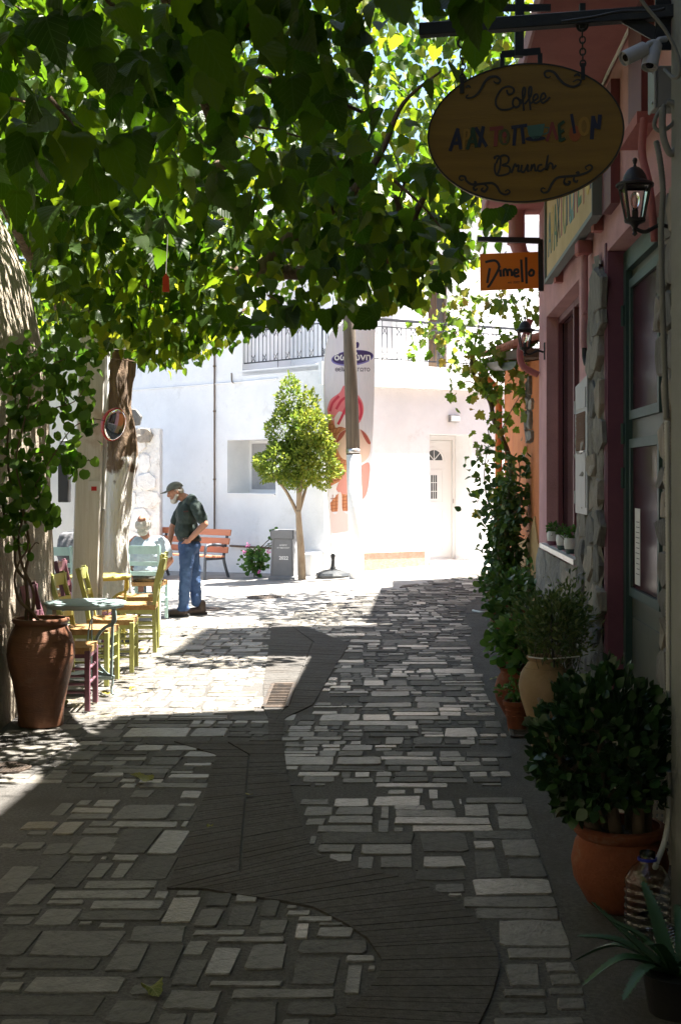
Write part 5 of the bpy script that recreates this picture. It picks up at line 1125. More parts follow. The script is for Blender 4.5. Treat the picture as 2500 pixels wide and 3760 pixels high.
a, z = onp(1802, 1788, WR); MB().lathe([(0.03, 0), (0.03, 0.02), (0.001, 0.02)], WR(a, z, 0), 12, M=WR.n.to_track_quat('Z', 'Y').to_matrix()).build('wall_vent', M_steel, wh)
MB().tube([WR(0.1, 0.7, 0.05), WR(0.1, -0.1, 0.05)], 0.035, 10).build('wall_pipe', M_white, wh)
MB().box(WL(0.25, 0.15, 0.15), (0.5, 0.3, 0.5), Matrix.Rotation(R(-45), 3, 'Z'), 0.03).build('corner_step', M_white, wh)
MB().tube([WL(1.2, 0.42, 0.03), WL(2.6, 0.42, 0.03)], 0.02, 8).build('water_pipe', M_wood, wh)
# balcony railing
M_rail = mat('grey_iron', (0.06, 0.065, 0.075), rough=0.5)
rt = onp(1380, 1173, WR)[1]; rb = onp(1380, 1316, WR)[1]
rl = MB()
for fr, L in ((WR, 6.8), (WL, aL)):
    for z in (rt, rt - 0.12, rb, rb + 0.0 - 0.14 + 0.14): rl.bar(fr(0, z, -0.05), fr(L, z, -0.05), 0.022)
    rl.bar(fr(0, rt + 0.02, -0.05), fr(L, rt + 0.02, -0.05), 0.035)
rail = rl.build('railing', M_rail, wh)
for fr, L in ((WR, 6.8), (WL, aL)):
    n = int(L / 0.105)
    for i in range(n + 1):
        a = L * i / n
        if i % 3 == 0 or True:
            MB().bar(fr(a, ztop - 0.05 if i % 12 == 0 else rb, -0.05), fr(a, rt - 0.12 if i % 3 else rt, -0.05), 0.014).build('baluster', M_rail, rail)
        if i % 3 == 0 and i < n:
            a2 = a + L / n
            for (z0, z1) in ((rb, rb + 0.15), (rt - 0.15 - 0.12, rt - 0.12)):
                mb = MB(); mb.bar(fr(a, z0, -0.05), fr(a2, z1, -0.05), 0.01); mb.bar(fr(a, z1, -0.048), fr(a2, z0, -0.048), 0.01); mb.build('cross_ornament', M_rail, rail)
# pergola post on the balcony
a, z = onp(1624, 1300, WR); MB().bar(WR(a, ztop - 0.05, -0.35), WR(a, 7.0, -0.35), 0.15).build('balcony_post', M_wood, wh)
rebase(wh, C0)
# ------------------------------------------------------------------ utility pole
M_polew = mat('weathered_pole', (0.085, 0.068, 0.05), (0.16, 0.13, 0.10), 5, 0.85, 0.6, 30, stretch=(5, 5, 0.3))
t = thing('utility_pole', 'wooden utility pole with whitewashed lower half in front of the ice cream banner', 'utility pole')
pb = at(1311, 2130, 22.5); ptop = at(1283, 1230, 22.5); dv = (ptop - pb) / (ptop.z - pb.z); zsw = 2.15
def pp(z): return pb + dv * (z - pb.z)
MB().tube([pp(-0.1), pp(1.0), pp(zsw)], [0.132, 0.125, 0.12], 16).build('whitewashed_base', M_white, t, smooth=True)
MB().tube([pp(zsw + 0.002), pp(4.2), pp(7.5)], [0.118, 0.108, 0.09], 16).build('shaft', M_polew, t, smooth=True)
MB().tube([pp(zsw + 0.03), pp(zsw + 0.1)], 0.1215, 16).build('metal_band', M_steel, t, smooth=True)
rebase(t, pb)
# ------------------------------------------------------------------ ice cream banner
M_flag = mat('banner_cloth', (0.74, 0.72, 0.78), (0.78, 0.76, 0.80), 1.5, 0.7, 0.5, 2.5, stretch=(3, 1, 0.7), bdist=0.08)
BN = Frame(at(1150, 1000, 23.0), (1, 0, 0)); KB = 23.0 / F / 1.96
def b2(P): return [(x * KB, -y * KB) for x, y in P]
t = thing('ice_cream_banner', 'tall feather banner printed with ice cream cones and a purple oval logo', 'banner')
outl = sp2(b2([(125, 1890), (100, 1600), (82, 1200), (78, 800), (90, 560), (130, 440), (215, 370), (330, 310), (440, 250)]), 6) + sp2(b2([(447, 400), (440, 800), (428, 1200), (410, 1500), (370, 1700), (320, 1840), (240, 1870)]), 6)
MB().prism(outl, BN, -0.004, 0.0).build('cloth', M_flag, t)
def prt(nm, P, c, lay, k=1): MB().prism(sp2(b2(P + P[:1]), 4)[:-1] if k else b2(P), BN, 0.0, 0.0012 * lay).build(nm, colm(c), t)
PUR = (0.05, 0.03, 0.13)
prt('logo_border', [(282 + 152 * math.cos(a) , 616 - 56 * math.sin(a) - 14 * math.cos(a)) for a in [6.2832 * i / 24 for i in range(24)]], (0.22, 0.2, 0.5), 1)
prt('logo_oval', [(284 + 145 * math.cos(a), 612 - 49 * math.sin(a) - 14 * math.cos(a)) for a in [6.2832 * i / 24 for i in range(24)]], PUR, 2)
wht = colm((0.8, 0.8, 0.8))
text_mesh('logo_lettering', 'δωδώνη', 0.165, BN, 283 * KB, -632 * KB, 0.0036, wht, t, 0.0008, bold=0.004)
text_mesh('banner_lettering', 'ΘΕΪΚΟ ΠΑΓΩΤΟ', 0.082, BN, 283 * KB, -712 * KB, 0.0012, colm((0.05, 0.04, 0.08)), t, 0.0006, bold=0.002)
prt('logo_crest', [(300, 520), (315, 500), (330, 512), (325, 540), (308, 545)], PUR, 1)
CONE, CONE2 = (0.55, 0.22, 0.10), (0.34, 0.11, 0.045)
prt('cone', [(108, 1050), (180, 1085), (250, 1125), (190, 1180), (150, 1230), (112, 1310)], CONE, 1, 0)
prt('cone', [(150, 1255), (215, 1310), (262, 1350), (262, 1400), (200, 1500), (112, 1545), (108, 1480)], CONE, 1, 0)
prt('cone', [(122, 1660), (180, 1590), (262, 1600), (262, 1715), (128, 1725)], CONE, 1, 0)
mb = MB()
for (x0, y0, x1, y1) in [(110 , 1100 + 34 * i, 240 - 18 * i, 1070 + 40 * i) for i in range(5)] + [(125 + 30 * i, 1060 + 15 * i, 112 + 12 * i, 1280 - 30 * i) for i in range(4)] + [(112, 1380 + 32 * i, 258 - 12 * i, 1345 + 36 * i) for i in range(5)] + [(140 + 30 * i, 1300 + 18 * i, 115 + 20 * i, 1520 - 8 * i) for i in range(4)] + [(125, 1630 + 25 * i, 260, 1612 + 25 * i) for i in range(4)] + [(140 + 26 * i, 1600, 135 + 26 * i, 1720) for i in range(5)]:
    mb.ribbon(b2([(x0, y0), (x1, y1)]), 0.012, BN, 0.0012, 0.0022)
mb.build('waffle_lines', colm(CONE2), t)
prt('scoop', [(100, 985), (125, 915), (190, 865), (218, 815), (245, 850), (310, 872), (352, 930), (362, 1000), (340, 1070), (300, 1105), (220, 1115), (150, 1100), (140, 1050), (112, 1040)], (0.80, 0.22, 0.24), 2)
prt('cream', [(150, 1050), (190, 1000), (240, 1040), (262, 1085), (250, 1125), (200, 1110), (160, 1115)], (0.78, 0.66, 0.64), 3)
mb = MB()
for s in ([(165, 985), (205, 920), (250, 900), (240, 960), (205, 1040), (178, 1095)], [(120, 1000), (140, 940), (185, 890)], [(300, 890), (335, 940), (345, 1010), (330, 1060)]): mb.ribbon(sp2(b2(s), 5), 0.045, BN, 0.0012, 0.005)
mb.build('syrup_swirl', colm((0.62, 0.05, 0.09)), t)
prt('scoop', [(160, 1230), (185, 1160), (260, 1120), (340, 1130), (395, 1180), (412, 1240), (400, 1320), (350, 1370), (270, 1360), (200, 1330)], (0.74, 0.52, 0.42), 3)
for P in ([(340, 1130), (375, 1160), (412, 1225), (395, 1235), (365, 1190)], [(160, 1228), (190, 1160), (235, 1135), (215, 1180), (185, 1215)]): prt('syrup', P, (0.40, 0.09, 0.06), 4)
prt('scoop', [(165, 1560), (190, 1500), (240, 1440), (330, 1400), (400, 1370), (402, 1480), (380, 1600), (330, 1640), (262, 1600), (190, 1590)], (0.62, 0.27, 0.23), 4)
prt('milk_splash', [(118, 1790), (112, 1700), (150, 1740), (175, 1720), (182, 1590), (205, 1600), (215, 1720), (300, 1740), (345, 1660), (352, 1740), (300, 1850), (220, 1868), (128, 1872)], (0.74, 0.60, 0.57), 5)
C = spline([at(1225, 2075, 23.0), at(1214, 1962, 23.0), at(1200, 1700, 23.0), at(1189, 1400, 23.0), at(1196, 1285, 23.0), at(1216, 1220, 23.0), at(1260, 1185, 23.0), at(1374, 1122, 23.0)], 6)
MB().tube(C, [0.014 - 0.009 * i / len(C) for i in range(len(C))], 8).build('flag_pole', M_alu, t, smooth=True)
bw = on_ground(-0.13, 23.0)
MB().lathe([(0.30, 0.0), (0.315, 0.05), (0.29, 0.09), (0.2, 0.125), (0.09, 0.15), (0.05, 0.165)], bw, 12).build('weight_bag', mat('black_rubber', (0.025, 0.028, 0.03), (0.045, 0.05, 0.055), 5, 0.45, 0.4, 12), t, auto=25)
MB().lathe([(0.06, 0.16), (0.04, 0.20), (0.03, 0.32), (0.04, 0.36), (0.045, 0.40), (0.02, 0.43)], bw, 14).build('pole_socket', M_black, t, auto=50)
rebase(t, bw)
# ------------------------------------------------------------------ litter bin
M_bin = mat('grey_bin', (0.15, 0.155, 0.165), (0.18, 0.185, 0.195), 4, 0.55)
p = on_ground(-0.98, 23.25); t = thing('litter_bin', 'grey square litter bin printed 2022 beside the young tree', 'litter bin', p, R(-14))
MB().add([(x * w_, y * w_, z) for z, w_ in ((0.06, 0.215), (0.72, 0.19)) for x, y in ((-1, -1), (1, -1), (1, 1), (-1, 1))], [(0, 1, 5, 4), (1, 2, 6, 5), (2, 3, 7, 6), (3, 0, 4, 7), (0, 3, 2, 1)]).build('body', M_bin, t)
MB().add([(x * w_, y * w_, z) for z, w_ in ((0.0, 0.245), (0.05, 0.24), (0.07, 0.22)) for x, y in ((-1, -1), (1, -1), (1, 1), (-1, 1))], [(4 * k + i, 4 * k + (i + 1) % 4, 4 * k + 4 + (i + 1) % 4, 4 * k + 4 + i) for k in (0, 1) for i in range(4)] + [(8, 9, 10, 11)]).build('foot', M_bin, t)
mb = MB()
for s in range(4): 
    a = Matrix.Rotation(R(90 * s), 3, 'Z'); mb.box(a @ Vector((0, -0.2, 0.80)), (0.43, 0.03, 0.15), a, 0.008)
mb.build('lid_rim', M_bin, t); MB().box((0, 0, 0.77), (0.36, 0.36, 0.02)).build('bag', M_black, t)
for sx in (-1, 1): MB().bar((0.195 * sx, -0.214, 0.1), (0.172 * sx, -0.192, 0.70), 0.03, 0.01).build('corner_rib', M_bin, t)
BF = Frame((0, -0.2035, 0.40), (1, 0, 0), (0, 0.04, 1)); text_mesh('bin_lettering', '2022', 0.085, BF, 0.03, -0.04, 0.0, wht, t, 0.001, bold=0.002)
text_mesh('bin_lettering', 'ΔΗΜΟΣ', 0.038, BF, 0.02, 0.20, 0.0, wht, t, 0.001); text_mesh('bin_lettering', 'ΑΓ ΝΙΚΟΛΑΟΥ', 0.034, BF, 0.02, 0.155, 0.0, wht, t, 0.001)
# ------------------------------------------------------------------ bench
M_slat = mat('orange_brown_slat', (0.42, 0.16, 0.085), (0.48, 0.20, 0.11), 4, 0.6, 0.2, 30, stretch=(0.5, 6, 6)); M_bfr = mat('dark_grey_casting', (0.065, 0.075, 0.09), rough=0.5)
be = thing('park_bench', 'orange slatted park bench with grey cast arms against the white wall', 'bench', on_ground(-2.88, 24.72), R(-42))
for (y, z, tl) in ((-0.30, 0.46, 0), (-0.16, 0.45, 0), (-0.02, 0.445, 0), (0.12, 0.56, 1), (0.155, 0.72, 1), (0.19, 0.88, 1)):
    mb = MB(); mb.box((0, y, z), (1.95, 0.035, 0.115) if tl else (1.95, 0.12, 0.035), Matrix.Rotation(R(-12) if tl else 0, 3, 'X'), 0.006); mb.build('slat', M_slat, be)
for sx in (-0.86, 0.86):
    mb = MB(); mb.tube(spline([(sx, -0.36, 0.0), (sx, -0.34, 0.40), (sx, -0.33, 0.60), (sx, -0.26, 0.66), (sx, 0.0, 0.66), (sx, 0.12, 0.63)], 5), 0.028, 8)
    mb.tube(spline([(sx, 0.26, 0.0), (sx, 0.16, 0.25), (sx, 0.12, 0.43), (sx, 0.16, 0.62), (sx, 0.23, 0.93)], 5), 0.028, 8); mb.bar((sx, -0.34, 0.41), (sx, 0.12, 0.41), 0.04, 0.05); mb.build('side_frame', M_bfr, be, auto=60)
# ------------------------------------------------------------------ young tree by the bin, flowering plant
M_bark = mat('pale_bark', (0.24, 0.17, 0.11), (0.36, 0.28, 0.19), 10, 0.85, 0.5, 50, stretch=(1, 1, 0.4))
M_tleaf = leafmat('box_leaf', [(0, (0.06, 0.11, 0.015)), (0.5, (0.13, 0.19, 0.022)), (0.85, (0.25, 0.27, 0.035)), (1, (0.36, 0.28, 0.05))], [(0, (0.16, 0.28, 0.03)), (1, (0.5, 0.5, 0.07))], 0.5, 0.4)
p = on_ground(-0.67, 22.9); t = thing('young_clipped_tree', 'small clipped tree with dense yellow green crown beside the litter bin', 'tree', p)
tr = MB(); fork = Vector((-0.07, 0, 1.22))
tr.tube(spline([(0, 0, -0.05), (-0.02, 0, 0.5), (-0.05, 0, 0.9), fork], 5), [0.075 - 0.03 * i / 16 for i in range(16)], 10)
for e in ((-0.55, 0.0, 1.85), (-0.12, -0.1, 2.0), (0.15, 0.1, 1.9), (0.05, -0.1, 2.6)):
    tr.tube(spline([fork - Vector((0, 0, 0.08)), fork.lerp(Vector(e), 0.5) + Vector((0.02, 0, 0.03)), e], 5), [0.036 - 0.022 * i / 11 for i in range(11)], 8)
tr.build('trunk', M_bark, t, smooth=True)
r = np.random.RandomState(33); lob = [((-0.30, 0, 2.02), (0.62, 0.55, 0.42), 3800), ((0.16, -0.1, 2.08), (0.56, 0.55, 0.54), 4200), ((0.14, -0.12, 2.62), (0.42, 0.36, 0.42), 2000), ((-0.30, 0.1, 2.6), (0.40, 0.38, 0.5), 1500), ((-0.22, 0.05, 3.15), (0.26, 0.26, 0.5), 900), ((0.12, 0.1, 3.0), (0.2, 0.2, 0.4), 500)]
P = []; T = []
for c, rad, n in lob:
    d = r.randn(n, 3); d /= np.linalg.norm(d, axis=1, keepdims=True); rr = (0.45 + 0.55 * r.rand(n, 1) ** 0.5) * (0.88 + 0.2 * np.sin(7 * d[:, :1] + c[0] * 9) * np.cos(6 * d[:, 2:] + c[2]))
    P.append(np.array(c) + d * rr * np.array(rad)); T.append(d + r.randn(n, 3) * 0.6 + np.array([0, 0, 0.3]))
P = np.concatenate(P); T = np.concatenate(T); n = len(P); 
leaves('crown', 'tiny', P, T, r.randn(n, 3) + np.array([0, 0, 0.5]), 0.07 * (0.7 + 0.6 * r.rand(n)), M_tleaf, t, np.clip(r.rand(n) * 0.7 + 0.35 * (P[:, 0] > 0) * r.rand(n), 0, 1), 0.2, 0.2, 0, 34, uvs=False)  # right half of crown toned lighter: sun side put into leaf colour
p = on_ground(-1.55, 23.9); t = thing('flowering_geranium', 'leafy plant with a few magenta flowers between the bench and the bin', 'plant', p)
bush(t, (0, 0, 0.3), (0.3, 0.25, 0.32), 260, 'round', 0.075, M_gera, 41, stems=14, sr=0.006, singles=60)
r = np.random.RandomState(44); bush(t, (0.35, 0.1, 0.72), (0.12, 0.12, 0.2), 60, 'round', 0.075, M_gera, 42, stems=5, sr=0.006)
for (x, z) in ((-0.12, 0.62), (0.08, 0.14), (-0.2, 0.48), (0.25, 0.5)):
    mb = MB()
    for k in range(7): c = Vector((x, -0.25, z)) + Vector(r.randn(3) * 0.02); mb.lathe([(0.001, -0.014), (0.016, 0), (0.001, 0.014)], c, 6)
    mb.build('flower', M_pinkfl, t)
# ------------------------------------------------------------------ left side
M_stucco = mat('rough_stucco', (0.235, 0.195, 0.145), (0.32, 0.275, 0.21), 3.0, 0.95, 1.0, 22, stain=((0.17, 0.135, 0.10), 1.6, 0.5, 0.8), bdist=0.03)
lh = thing('left_house', 'beige rough stucco house wall with rounded shoulder behind the big urn', 'house')
prof = [(-2.36, -0.1), (-2.38, 0.6), (-2.42, 1.6), (-2.45, 2.4), (-2.50, 2.9), (-2.60, 3.4), (-2.75, 3.8), (-2.95, 4.15), (-3.3, 4.45), (-6, 4.6)]
V = []; ysl = [-7 + 0.5 * i for i in range(36)] + [11.0, 11.25, 11.4, 11.48]
for y in ysl:
    for i, (x, z) in enumerate(prof):
        k = max(0, (y - 10.9) / 0.58) ; q = 0.10 * k * k + 0.012 * (y - 9); j = 0.018 * mnoise.noise(Vector((y * 1.3, z * 1.5, 0)))
        V.append((x - q + j - (0.0), y, z))
nP = len(prof); Fq = [(j * nP + i, j * nP + i + 1, (j + 1) * nP + i + 1, (j + 1) * nP + i) for j in range(len(ysl) - 1) for i in range(nP - 1)]
e = (len(ysl) - 1) * nP; V.append((-6, ysl[-1], -0.1)); Fq.append(tuple(range(e, e + nP)) + (len(V) - 1,))
MB().add(V, Fq).build('wall', M_stucco, lh, smooth=False, auto=40)
MB().box((-6.4, 1.0, 5.7), (6.0, 16.0, 3.4), ch=0.02).build('upper_wall', M_stucco, lh)  # unseen upper part, added to block sky light over the alley
rebase(lh, (-2.4, 9, 0))
t = thing('grey_utility_box', 'small grey utility box on the stucco wall behind the climbing plant', 'electrical box'); c = at(24, 1622, 10.4)
MB().box(c, (0.12, 0.22, 0.2), ch=0.008).build('casing', M_mbox, t); MB().box(c + Vector((0.062, 0, 0)), (0.008, 0.2, 0.18)).build('lid', M_mbox, t); MB().tube([c + Vector((0.02, 0, 0.1)), c + Vector((0.0, 0, 0.6))], 0.012).build('conduit', M_cable, t); rebase(t, c)
# whitewashed post with conduit
M_wpost = mat('whitewashed_wood', (0.66, 0.63, 0.56), (0.78, 0.76, 0.71), 5, 0.85, 0.7, 24, stretch=(9, 9, 0.5), stain=((0.42, 0.32, 0.2), 2.5, 0.6, 0.78))
t = thing('whitewashed_post', 'thick square whitewashed post with a thin pipe beside the outdoor tables', 'post')
A = at(313, 2440, 12.45); B = at(352, 1180, 12.45); A.z = -0.02
M_ = MB(); M_.bar(A, B, 0.25, 0.25, up=(0, 1, 0), ch=0.012); M_.build('post_body', M_wpost, t)
MB().tube([A + Vector((0.145, -0.09, 0)), B + Vector((0.145, -0.09, 0))], 0.018, 10).build('conduit', mat('grey_pipe', (0.5, 0.49, 0.46), rough=0.6), t, smooth=True)
for f in (0.2, 0.45, 0.7, 0.9): MB().box((A.lerp(B, f)) + Vector((0.142, -0.09, 0)), (0.045, 0.045, 0.02)).build('pipe_clip', M_steel, t)
MB().box(A.lerp(B, 0.52) + Vector((0.06, -0.132, 0)), (0.11, 0.006, 0.09)).build('small_notice', M_paper, t)
MB().box(A.lerp(B, 0.515) + Vector((0.06, -0.1365, -0.01)), (0.05, 0.004, 0.04)).build('red_mark', colm((0.5, 0.02, 0.02)), t)
MB().bar(A.lerp(B, 0.985), A.lerp(B, 0.985) + Vector((0.0, 0, 0.9)), 0.26, 0.26, ch=0.01).build('dark_top', M_wood, t)
rebase(t, A)
t = thing('flood_lamp_box', 'small white lamp box fixed high on the whitewashed post under the leaves', 'lamp'); c = at(443, 1262, 12.3)
MB().box(c, (0.11, 0.09, 0.085), Matrix.Rotation(R(14), 3, 'Z'), 0.004).build('casing', mat('white_box', (0.6, 0.58, 0.55), rough=0.5), t); MB().box(c + Vector((-0.02, 0, -0.047)), (0.13, 0.1, 0.01)).build('rim', M_alu, t); MB().bar(c + Vector((-0.05, 0, 0)), c + Vector((-0.2, 0.05, 0.02)), 0.02).build('arm', M_black, t); rebase(t, c)
# convex traffic mirror
t = thing('convex_mirror', 'round convex traffic mirror with red rim fixed to the whitewashed post', 'mirror'); c = at(418, 1558, 12.2)
dn = Vector((0.80, -0.48, -0.22)).normalized(); Q = dn.to_track_quat('Z', 'Y').to_matrix(); rr = 0.158
MB().lathe([(rr * 0.2, -0.05), (rr * 0.9, -0.03), (rr, 0.0), (rr, 0.014), (rr * 0.93, 0.016)], c, 36, M=Q).build('rim', mat('red_rim', (0.55, 0.02, 0.015), rough=0.4), t, auto=40)
MB().lathe([(rr * 0.93 * math.cos(R(a)), 0.016 + 0.035 * math.sin(R(a))) for a in range(0, 90, 9)] + [(0.001, 0.051)], c, 36, M=Q, cap=False).build('mirror_face', mat('mirror', (0.85, 0.85, 0.86), rough=0.03, metal=1.0), t, smooth=True)
MB().bar(c + Vector((-0.05, 0.02, 0.02)), c + Vector((-0.13, 0.12, 0.03)), 0.025).build('bracket', M_steel, t); rebase(t, c)
# old whitewashed stone wall and ruin brick behind the mulberry
M_oldw = mat('old_whitewash', (0.66, 0.645, 0.62), (0.78, 0.775, 0.76), 4, 0.95, 0.9, 14, stain=((0.36, 0.32, 0.27), 2.6, 0.58, 0.75), bdist=0.03)
t = thing('old_stone_wall', 'old whitewashed rubble wall with bare grey stones on top beside the white house', 'wall')
SW = Frame((-7.5, 25.2, -0.3), (1, -0.03, 0)); wl = 4.03
MB().prism([(0, 0), (wl, 0), (wl, 3.0), (3.3, 3.02), (2.5, 2.9), (0, 3.1)], SW, -0.4, -0.05).build('core', M_oldw, t)
rubble(0.0, wl - 0.05, 0.05, 2.72, lambda u, v: 1.6 < u < wl - 0.2, SW, t, M_oldw, 0.42, 0.33, 0.06, -0.055)
rubble(0.2, wl - 0.02, 2.72, 3.1, lambda u, v: u < wl - 0.2, SW, t, M_rubble, 0.4, 0.26, 0.12, -0.08)
for i in range(4):
    for j in range(2): MB().box(SW(2.9 + i * 0.17 + 0.08 * (j % 2), 3.12 + j * 0.14, -0.25), (0.155, 0.1, 0.12), ch=0.006).build('brick', mat('old_brick', (0.34, 0.19, 0.15), (0.42, 0.27, 0.22), 9, 0.9), t) if i * 0.17 + j * 0.1 < 1.2 else None
rebase(t, SW(2, 0.3))
t = thing('black_loudspeaker', 'narrow black loudspeaker hanging on the white wall behind the post', 'loudspeaker'); c = at(238, 1755, 17.2)
MB().box(c, (0.14, 0.16, 0.64), ch=0.01).build('cabinet', M_black, t); MB().box(c + Vector((0.0, -0.083, 0)), (0.12, 0.006, 0.58)).build('grille', M_ink, t); MB().box(c + Vector((0.03, 0, 0.40)), (0.16, 0.16, 0.20), ch=0.01).build('bracket_box', M_mbox, t); rebase(t, c)
t = thing('white_annex', 'white rendered annexe wall behind the seated men at the left', 'wall'); 
MB().box((-5.1, 17.75, 2.2), (3.42, 0.5, 4.8), ch=0.03).build('wall', M_white, t); rebase(t, (-5.3, 17.6, 0))
# ------------------------------------------------------------------ tables and chairs
M_rush = mat('rush_seat', (0.30, 0.16, 0.055), (0.46, 0.28, 0.11), 14, 0.85, 0.8, 60, stretch=(1, 14, 1))
def paint(c): return mat('chair_paint', c, tuple(min(1, x * 1.15) for x in c), 7, 0.55, 0.25, 40, stretch=(1, 1, 0.3), stain=(tuple(x * 0.6 + 0.05 for x in c), 9, 0.62, 0.8))
P_green = paint((0.34, 0.345, 0.11)); P_plum = paint((0.15, 0.062, 0.085)); P_blue = paint((0.37, 0.52, 0.49)); P_tblue = paint((0.21, 0.275, 0.275)); P_tyel = paint((0.45, 0.40, 0.10)); P_olive = paint((0.26, 0.30, 0.11))
def chair(loc, rz, m, label, group, slats=2):
    """rush seated taverna chair, front toward +X locally"""
    t = thing('taverna_chair', label, 'chair', loc, rz, group)
    w_, d_ = 0.19, 0.19
    for sy in (-1, 1):
        MB().bar((d_, sy * w_, 0), (d_, sy * w_, 0.45), 0.04, ch=0.004).build('leg', m, t)
        mb = MB(); pts = [(-d_ - 0.01, sy * w_ * 0.95, 0), (-d_, sy * w_ * 0.95, 0.45), (-d_ - 0.03, sy * w_ * 0.97, 0.66), (-d_ - 0.10, sy * w_, 0.93)]
        for a, b in zip(pts, pts[1:]): mb.bar(a, Vector(b) + (Vector(b) - Vector(a)).normalized() * 0.004, 0.04, 0.032, up=(0, 1, 0), ch=0.003)
        mb.build('leg', m, t)
    st = MB(); n = 9
    vs = []; fs = []
    for i in range(n):
        for j in range(n):
            u, v = -1 + 2 * i / (n - 1), -1 + 2 * j / (n - 1); z = 0.455 + 0.018 * max(abs(u), abs(v)) ** 3 - 0.012 * (1 - u * u) * (1 - v * v)
            vs.append((u * 0.205, v * 0.205, z)); 
    for i in range(n): 
        for j in range(n): vs.append((vs[i * n + j][0] * 1.0, vs[i * n + j][1], 0.425))
    for i in range(n - 1):
        for j in range(n - 1): a = i * n + j; fs += [(a, a + n, a + n + 1, a + 1), (a + n * n, a + 1 + n * n, a + n + 1 + n * n, a + n + n * n)]
    ed = [i * n for i in range(n)] + [(n - 1) * n + j for j in range(1, n)] + [i * n + n - 1 for i in range(n - 2, -1, -1)] + [j for j in range(n - 2, 0, -1)]
    for a, b in zip(ed, ed[1:] + ed[:1]): fs.append((a, b, b + n * n, a + n * n))
    st.add(vs, fs).build('seat', M_rush, t, auto=50)
    for sy in (-1, 1): MB().bar((-d_, sy * w_, 0.41), (d_, sy * w_, 0.41), 0.025, 0.03).build('seat_rail', m, t)
    MB().bar((d_, -w_, 0.41), (d_, w_, 0.41), 0.025, 0.03).build('seat_rail', m, t)
    for sy in (-1, 1):
        for z in (0.14, 0.26): MB().tube([(-d_, sy * w_, z), (0, sy * w_, z + 0.0), (d_, sy * w_, z)], [0.009, 0.012, 0.009], 8).build('rung', m, t, smooth=True)
    for (x, z) in ((d_, 0.2), (d_, 0.31), (-d_, 0.17)): MB().tube([(x, -w_, z), (x, 0, z), (x, w_, z)], [0.009, 0.012, 0.009], 8).build('rung', m, t, smooth=True)
    zs = [(0.87, 0.10, -d_ - 0.085)] + [(0.70, 0.05, -d_ - 0.04), (0.58, 0.05, -d_ - 0.015)][:slats]
    for (z, h, x) in zs:
        mb = MB(); n = 8
        vs = []
        for i in range(n + 1):
            v = -1 + 2 * i / n; xx = x - 0.03 * (1 - v * v) + 0.012
            for (dx, dz) in ((-0.008, -h / 2), (0.008, -h / 2), (0.008, h / 2), (-0.008, h / 2)): vs.append((xx + dx, v * (w_ + (0.025 if h > 0.08 else -0.01)), z + dz))
        fs = [(4 * i + k, 4 * i + (k + 1) % 4, 4 * i + 4 + (k + 1) % 4, 4 * i + 4 + k) for i in range(n) for k in range(4)] + [(0, 1, 2, 3), (4 * n, 4 * n + 3, 4 * n + 2, 4 * n + 1)]
        mb.add(vs, fs).build('slat', m, t, auto=40)
    return t
G = 'taverna chairs around the outdoor tables'
chair((-2.08, 9.93, 0.012), R(2), P_plum, 'plum painted rush chair between the big urn and the grey blue table', G)
chair((-2.13, 11.12, 0.012), R(-3), P_green, 'olive green rush chair behind the grey blue table, back to the stucco wall', G)
chair((-2.06, 11.85, 0.012), R(3), P_green, 'olive green rush chair just in front of the whitewashed post', G)
chair((-2.06, 13.2, 0.012), R(184), P_green, 'light green rush chair with its back to the sunlit paving', G)
chair((-2.18, 14.1, 0.012), R(182), P_green, 'light green rush chair tucked behind the outer light green one', G)
chair((-2.46, 12.80, 0.012), R(0), P_plum, 'plum rush chair half hidden behind the whitewashed post', G)
chair((-2.36, 16.05, 0.012), R(86), P_blue, 'pale blue chair occupied by the man in the light blue shirt', G)
chair((-2.75, 17.1, 0.0), R(-80), P_tblue, 'slate blue chair facing the man in the light blue shirt', G)
chair((-3.32, 15.75, 0.012), R(80), P_blue, 'pale blue chair under the man in the grey shirt', G)
chair((-3.06, 14.6, 0.012), R(20), P_olive, 'dark olive chair left of the whitewashed post', G)
def table(loc, m, label, rz=0):
    t = thing('cafe_table', label, 'table', loc, rz, 'round metal cafe tables')
    MB().lathe([(0.325, 0.712), (0.33, 0.716), (0.33, 0.728), (0.325, 0.732)], n=48).build('top', m, t, auto=40)
    MB().lathe([(0.30, 0.69), (0.31, 0.69), (0.31, 0.712), (0.30, 0.712)], n=40, cap=False).build('apron_ring', m, t, auto=40)
    for k in range(3):
        a = R(-40 + 120 * k); c, s = math.cos(a), math.sin(a)
        P = [(0.30, 0.70), (0.31, 0.64), (0.30, 0.58), (0.20, 0.53), (0.13, 0.46), (0.10, 0.36), (0.13, 0.25), (0.22, 0.165), (0.30, 0.14)]
        mb = MB(); C = spline([(c * x, s * x, z) for x, z in P], 5)
        for p, q in zip(C, C[1:]): mb.bar(p, q + (q - p).normalized() * 0.003, 0.026, 0.008, up=(-s, c, 0))
        mb.build('scroll_leg', m, t)
        MB().bar((c * 0.29, s * 0.29, 0.70), (c * 0.27, s * 0.27, 0.13), 0.024, 0.008, up=(-s, c, 0)).build('leg', m, t)
        mb = MB(); C = spline([(c * 0.28, s * 0.28, 0.14), (c * 0.285, s * 0.285, 0.09), (c * 0.272, s * 0.272, 0.06), (c * 0.28, s * 0.28, 0.012), (c * 0.30, s * 0.30, 0.006)], 4); mb.tube(C, 0.009, 8); mb.build('foot', m, t, smooth=True)
    for k in range(3):
        a, b = R(-40 + 120 * k), R(80 + 120 * k); MB().bar((math.cos(a) * 0.285, math.sin(a) * 0.285, 0.135), (math.cos(b) * 0.285, math.sin(b) * 0.285, 0.135), 0.008, 0.03).build('stretcher', m, t)
table((-2.07, 10.62, 0.012), P_tblue, 'grey blue round metal table beside the big urn', R(10))
